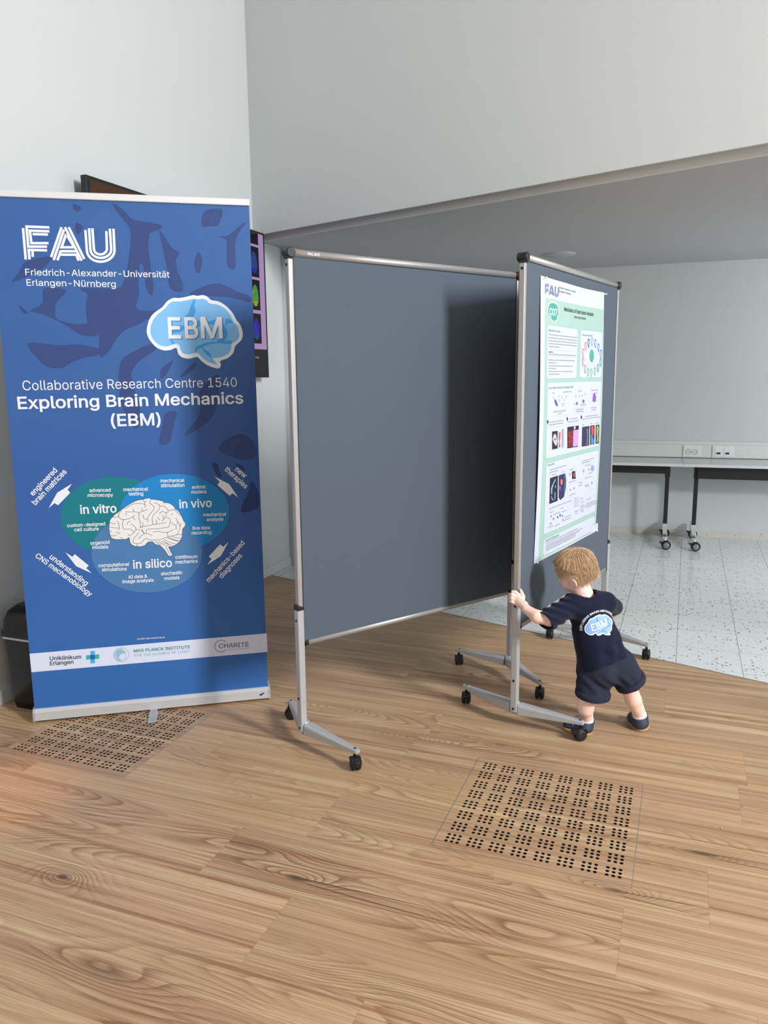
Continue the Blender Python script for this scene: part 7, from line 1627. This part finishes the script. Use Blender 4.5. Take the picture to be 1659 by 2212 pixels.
while i < NR:
    z = 1 - 2 * (i + 0.5) / NR; r_ = math.sqrt(1 - z * z); t_ = i * GA; i += 1
    d0 = unit(np.array((r_ * math.cos(t_), r_ * math.sin(t_), z)) + rg.normal(0, 0.02, 3))
    if not hairy(unit(d0 + rg.normal(0, 0.07, 3))): continue
    d = d0.copy(); away = d - crown * (d @ crown); away = unit(away) if np.linalg.norm(away) > 1e-3 else unit(rg.normal(0, 1, 3))
    low = d0[2] < -0.12
    ln = rg.uniform(0.030, 0.066) if not low else rg.uniform(0.020, 0.040)
    ns = 7; pts = []; swirl = 0.55 + rg.normal(0, 0.18); cu = rg.uniform(0, 2 * PI); cur = (0.0015 + 0.004 * max(0, 0.35 - d0[2])) * rg.uniform(0.4, 1.3)
    off0 = rg.uniform(0.0005, 0.006); lift = rg.uniform(0.0, 0.005) + (0.009 * rg.rand() ** 3)
    for k in range(ns):
        s_ = k / (ns - 1)
        w_ = s_ ** 1.5
        pts.append(skull(d, off0 + lift * s_) + HU_ * (cur * math.sin(cu + s_ * 5.0) * w_) + HL_ * (cur * math.cos(cu + s_ * 5.0) * w_))
        aw = d - crown * (d @ crown); aw = unit(aw) - d * (unit(aw) @ d); tg = unit(aw) * 1.0 + np.cross(crown, d) * swirl * (1 - s_) + np.array((0.0, 0, -0.35)) + rg.normal(0, 0.16, 3)
        tg = unit(tg - d * (tg @ d)); d = unit(d + tg * (ln / (ns - 1)) / 0.077)
    base = len(hv); tone = float(np.clip(0.5 + rg.normal(0, 0.24), 0, 1)); wd = rg.uniform(0.0005, 0.0010)
    for k, p_ in enumerate(pts):
        s_ = k / (ns - 1); a = pts[min(k + 1, ns - 1)] - pts[max(k - 1, 0)]; a = unit(a); nr = unit(p_ - SKC); b = unit(np.cross(a, nr)); w_ = wd * (1 - 0.85 * s_ ** 2) * (0.55 + 0.45 * min(1, s_ * 4))
        for q_ in ((b * w_), (nr * w_ * 0.7), (-b * w_)): hv.append(p_ + q_ - ORG); hl.append(tone)
        if k:
            for e_ in range(3): f0 = base + (k - 1) * 3; hf.append((f0 + e_, f0 + (e_ + 1) % 3, f0 + 3 + (e_ + 1) % 3, f0 + 3 + e_))
# longer locks hanging over the nape, behind the ears and on the temples
NKD = unit(V3('neck0') - V3('neck1'))
for (f0, f1, u0_, u1_, n_, l0, l1) in ((-1.0, -0.25, -0.72, -0.2, 1700, 0.018, 0.040), (-0.25, 0.05, -0.25, 0.0, 260, 0.016, 0.030), (0.25, 0.75, 0.15, 0.45, 420, 0.028, 0.045)):
    q = 0
    while q < n_:
        d = unit(rg.normal(0, 1, 3))
        if not (f0 < d[0] < f1 and u0_ < d[2] < u1_): continue
        q += 1
        p = skull(d, rg.uniform(0.002, 0.008)); nr = unit(p - SKC); ln = rg.uniform(l0, l1); ns = 7; base = len(hv); tone = float(np.clip(0.48 + rg.normal(0, 0.24), 0, 1)); wd = rg.uniform(0.0004, 0.0009); cu = rg.uniform(0, 6.28); am = rg.uniform(0.001, 0.0045); pts = [p]
        side = unit(np.cross(nr, -HU_) + 1e-6)
        dn = unit(-HU_ * 0.9 + NKD * 0.5 + np.array((0, 0, -0.25)) + nr * 0.02 + side * rg.normal(0, 0.22))
        for k in range(1, ns):
            s_ = k / (ns - 1); t_ = dn - nr * min(0, float(dn @ nr)) * (1 - s_) * 0.9; t_ = unit(t_)
            pts.append(pts[-1] + t_ * ln / (ns - 1))
        for k, p_ in enumerate(pts):
            s_ = k / (ns - 1); p_ = p_ + (side * math.sin(cu + s_ * 6) + nr * (0.5 + 0.5 * math.cos(cu + s_ * 6))) * am * s_ ** 1.3
            a = unit(pts[min(k + 1, ns - 1)] - pts[max(k - 1, 0)]); b = unit(np.cross(a, nr) + 1e-9); w_ = wd * (1 - 0.85 * s_ ** 2)
            for q_ in ((b * w_), (nr * w_ * 0.7), (-b * w_)): hv.append(p_ + q_ - ORG); hl.append(tone)
            if k:
                for e_ in range(3): f0_ = base + (k - 1) * 3; hf.append((f0_ + e_, f0_ + (e_ + 1) % 3, f0_ + 3 + (e_ + 1) % 3, f0_ + 3 + e_))
# wispy curls at the temples and nape
for (d0, n_) in (((-0.2, 0.93, -0.25), 10), ((-0.75, 0.5, -0.62), 16), ((-0.9, -0.1, -0.66), 16), ((-0.75, -0.6, -0.5), 16), ((0.45, 0.82, 0.1), 12), ((0.1, 0.97, 0.1), 8), ((-0.55, -0.83, -0.1), 10)):
    for q in range(n_):
        d = unit(np.array(d0) + rg.normal(0, 0.13, 3)); p0 = skull(d, 0.001); nr = unit(p0 - SKC); dn = unit(-HU_ + nr * 0.35 + rg.normal(0, 0.3, 3)); sdv = unit(np.cross(dn, nr)); R_ = rg.uniform(0.005, 0.011); sg = rg.choice((-1, 1)); base = len(hv); tone = float(np.clip(0.7 + rg.normal(0, 0.2), 0, 1)); ns = 10; pts = []
        for k in range(ns):
            s_ = k / (ns - 1); an = s_ * rg.uniform(2.6, 3.4); pts.append(p0 + dn * R_ * math.sin(an) * 1.3 + nr * R_ * (1 - math.cos(an)) * 0.6 + sdv * sg * R_ * s_ * 0.9)
        for k, p_ in enumerate(pts):
            a = unit(pts[min(k + 1, ns - 1)] - pts[max(k - 1, 0)]); b = unit(np.cross(a, nr + 1e-3)); c = np.cross(a, b); w_ = 0.0008 * (1 - 0.8 * k / (ns - 1))
            for q_ in (b, -0.5 * b + 0.86 * c, -0.5 * b - 0.86 * c): hv.append(p_ + q_ * w_ - ORG); hl.append(tone)
            if k:
                for e_ in range(3): f0 = base + (k - 1) * 3; hf.append((f0 + e_, f0 + (e_ + 1) % 3, f0 + 3 + (e_ + 1) % 3, f0 + 3 + e_))
# cap under the locks
nu, nv_ = 64, 40; idx = {}
for a in range(nu):
    for b in range(nv_ + 1):
        th = PI * b / nv_; ph = 2 * PI * a / nu; d = np.array((math.sin(th) * math.cos(ph), math.sin(th) * math.sin(ph), math.cos(th)))
        idx[a, b] = (len(hv), hairy(unit(d + np.array((0, 0, -0.03))))); hv.append(skull(d, 0.0035) - ORG); hl.append(0.34)
for a in range(nu):
    for b in range(nv_):
        q = [idx[a, b], idx[a, b + 1], idx[(a + 1) % nu, b + 1], idx[(a + 1) % nu, b]]
        if all(x[1] for x in q): hf.append(tuple(x[0] for x in q))
hair = obj_from('hair', hv, hf, M_hair, kid, True)
at_ = hair.data.attributes.new('lock', 'FLOAT', 'POINT'); at_.data.foreach_set('value', np.array(hl, np.float32))
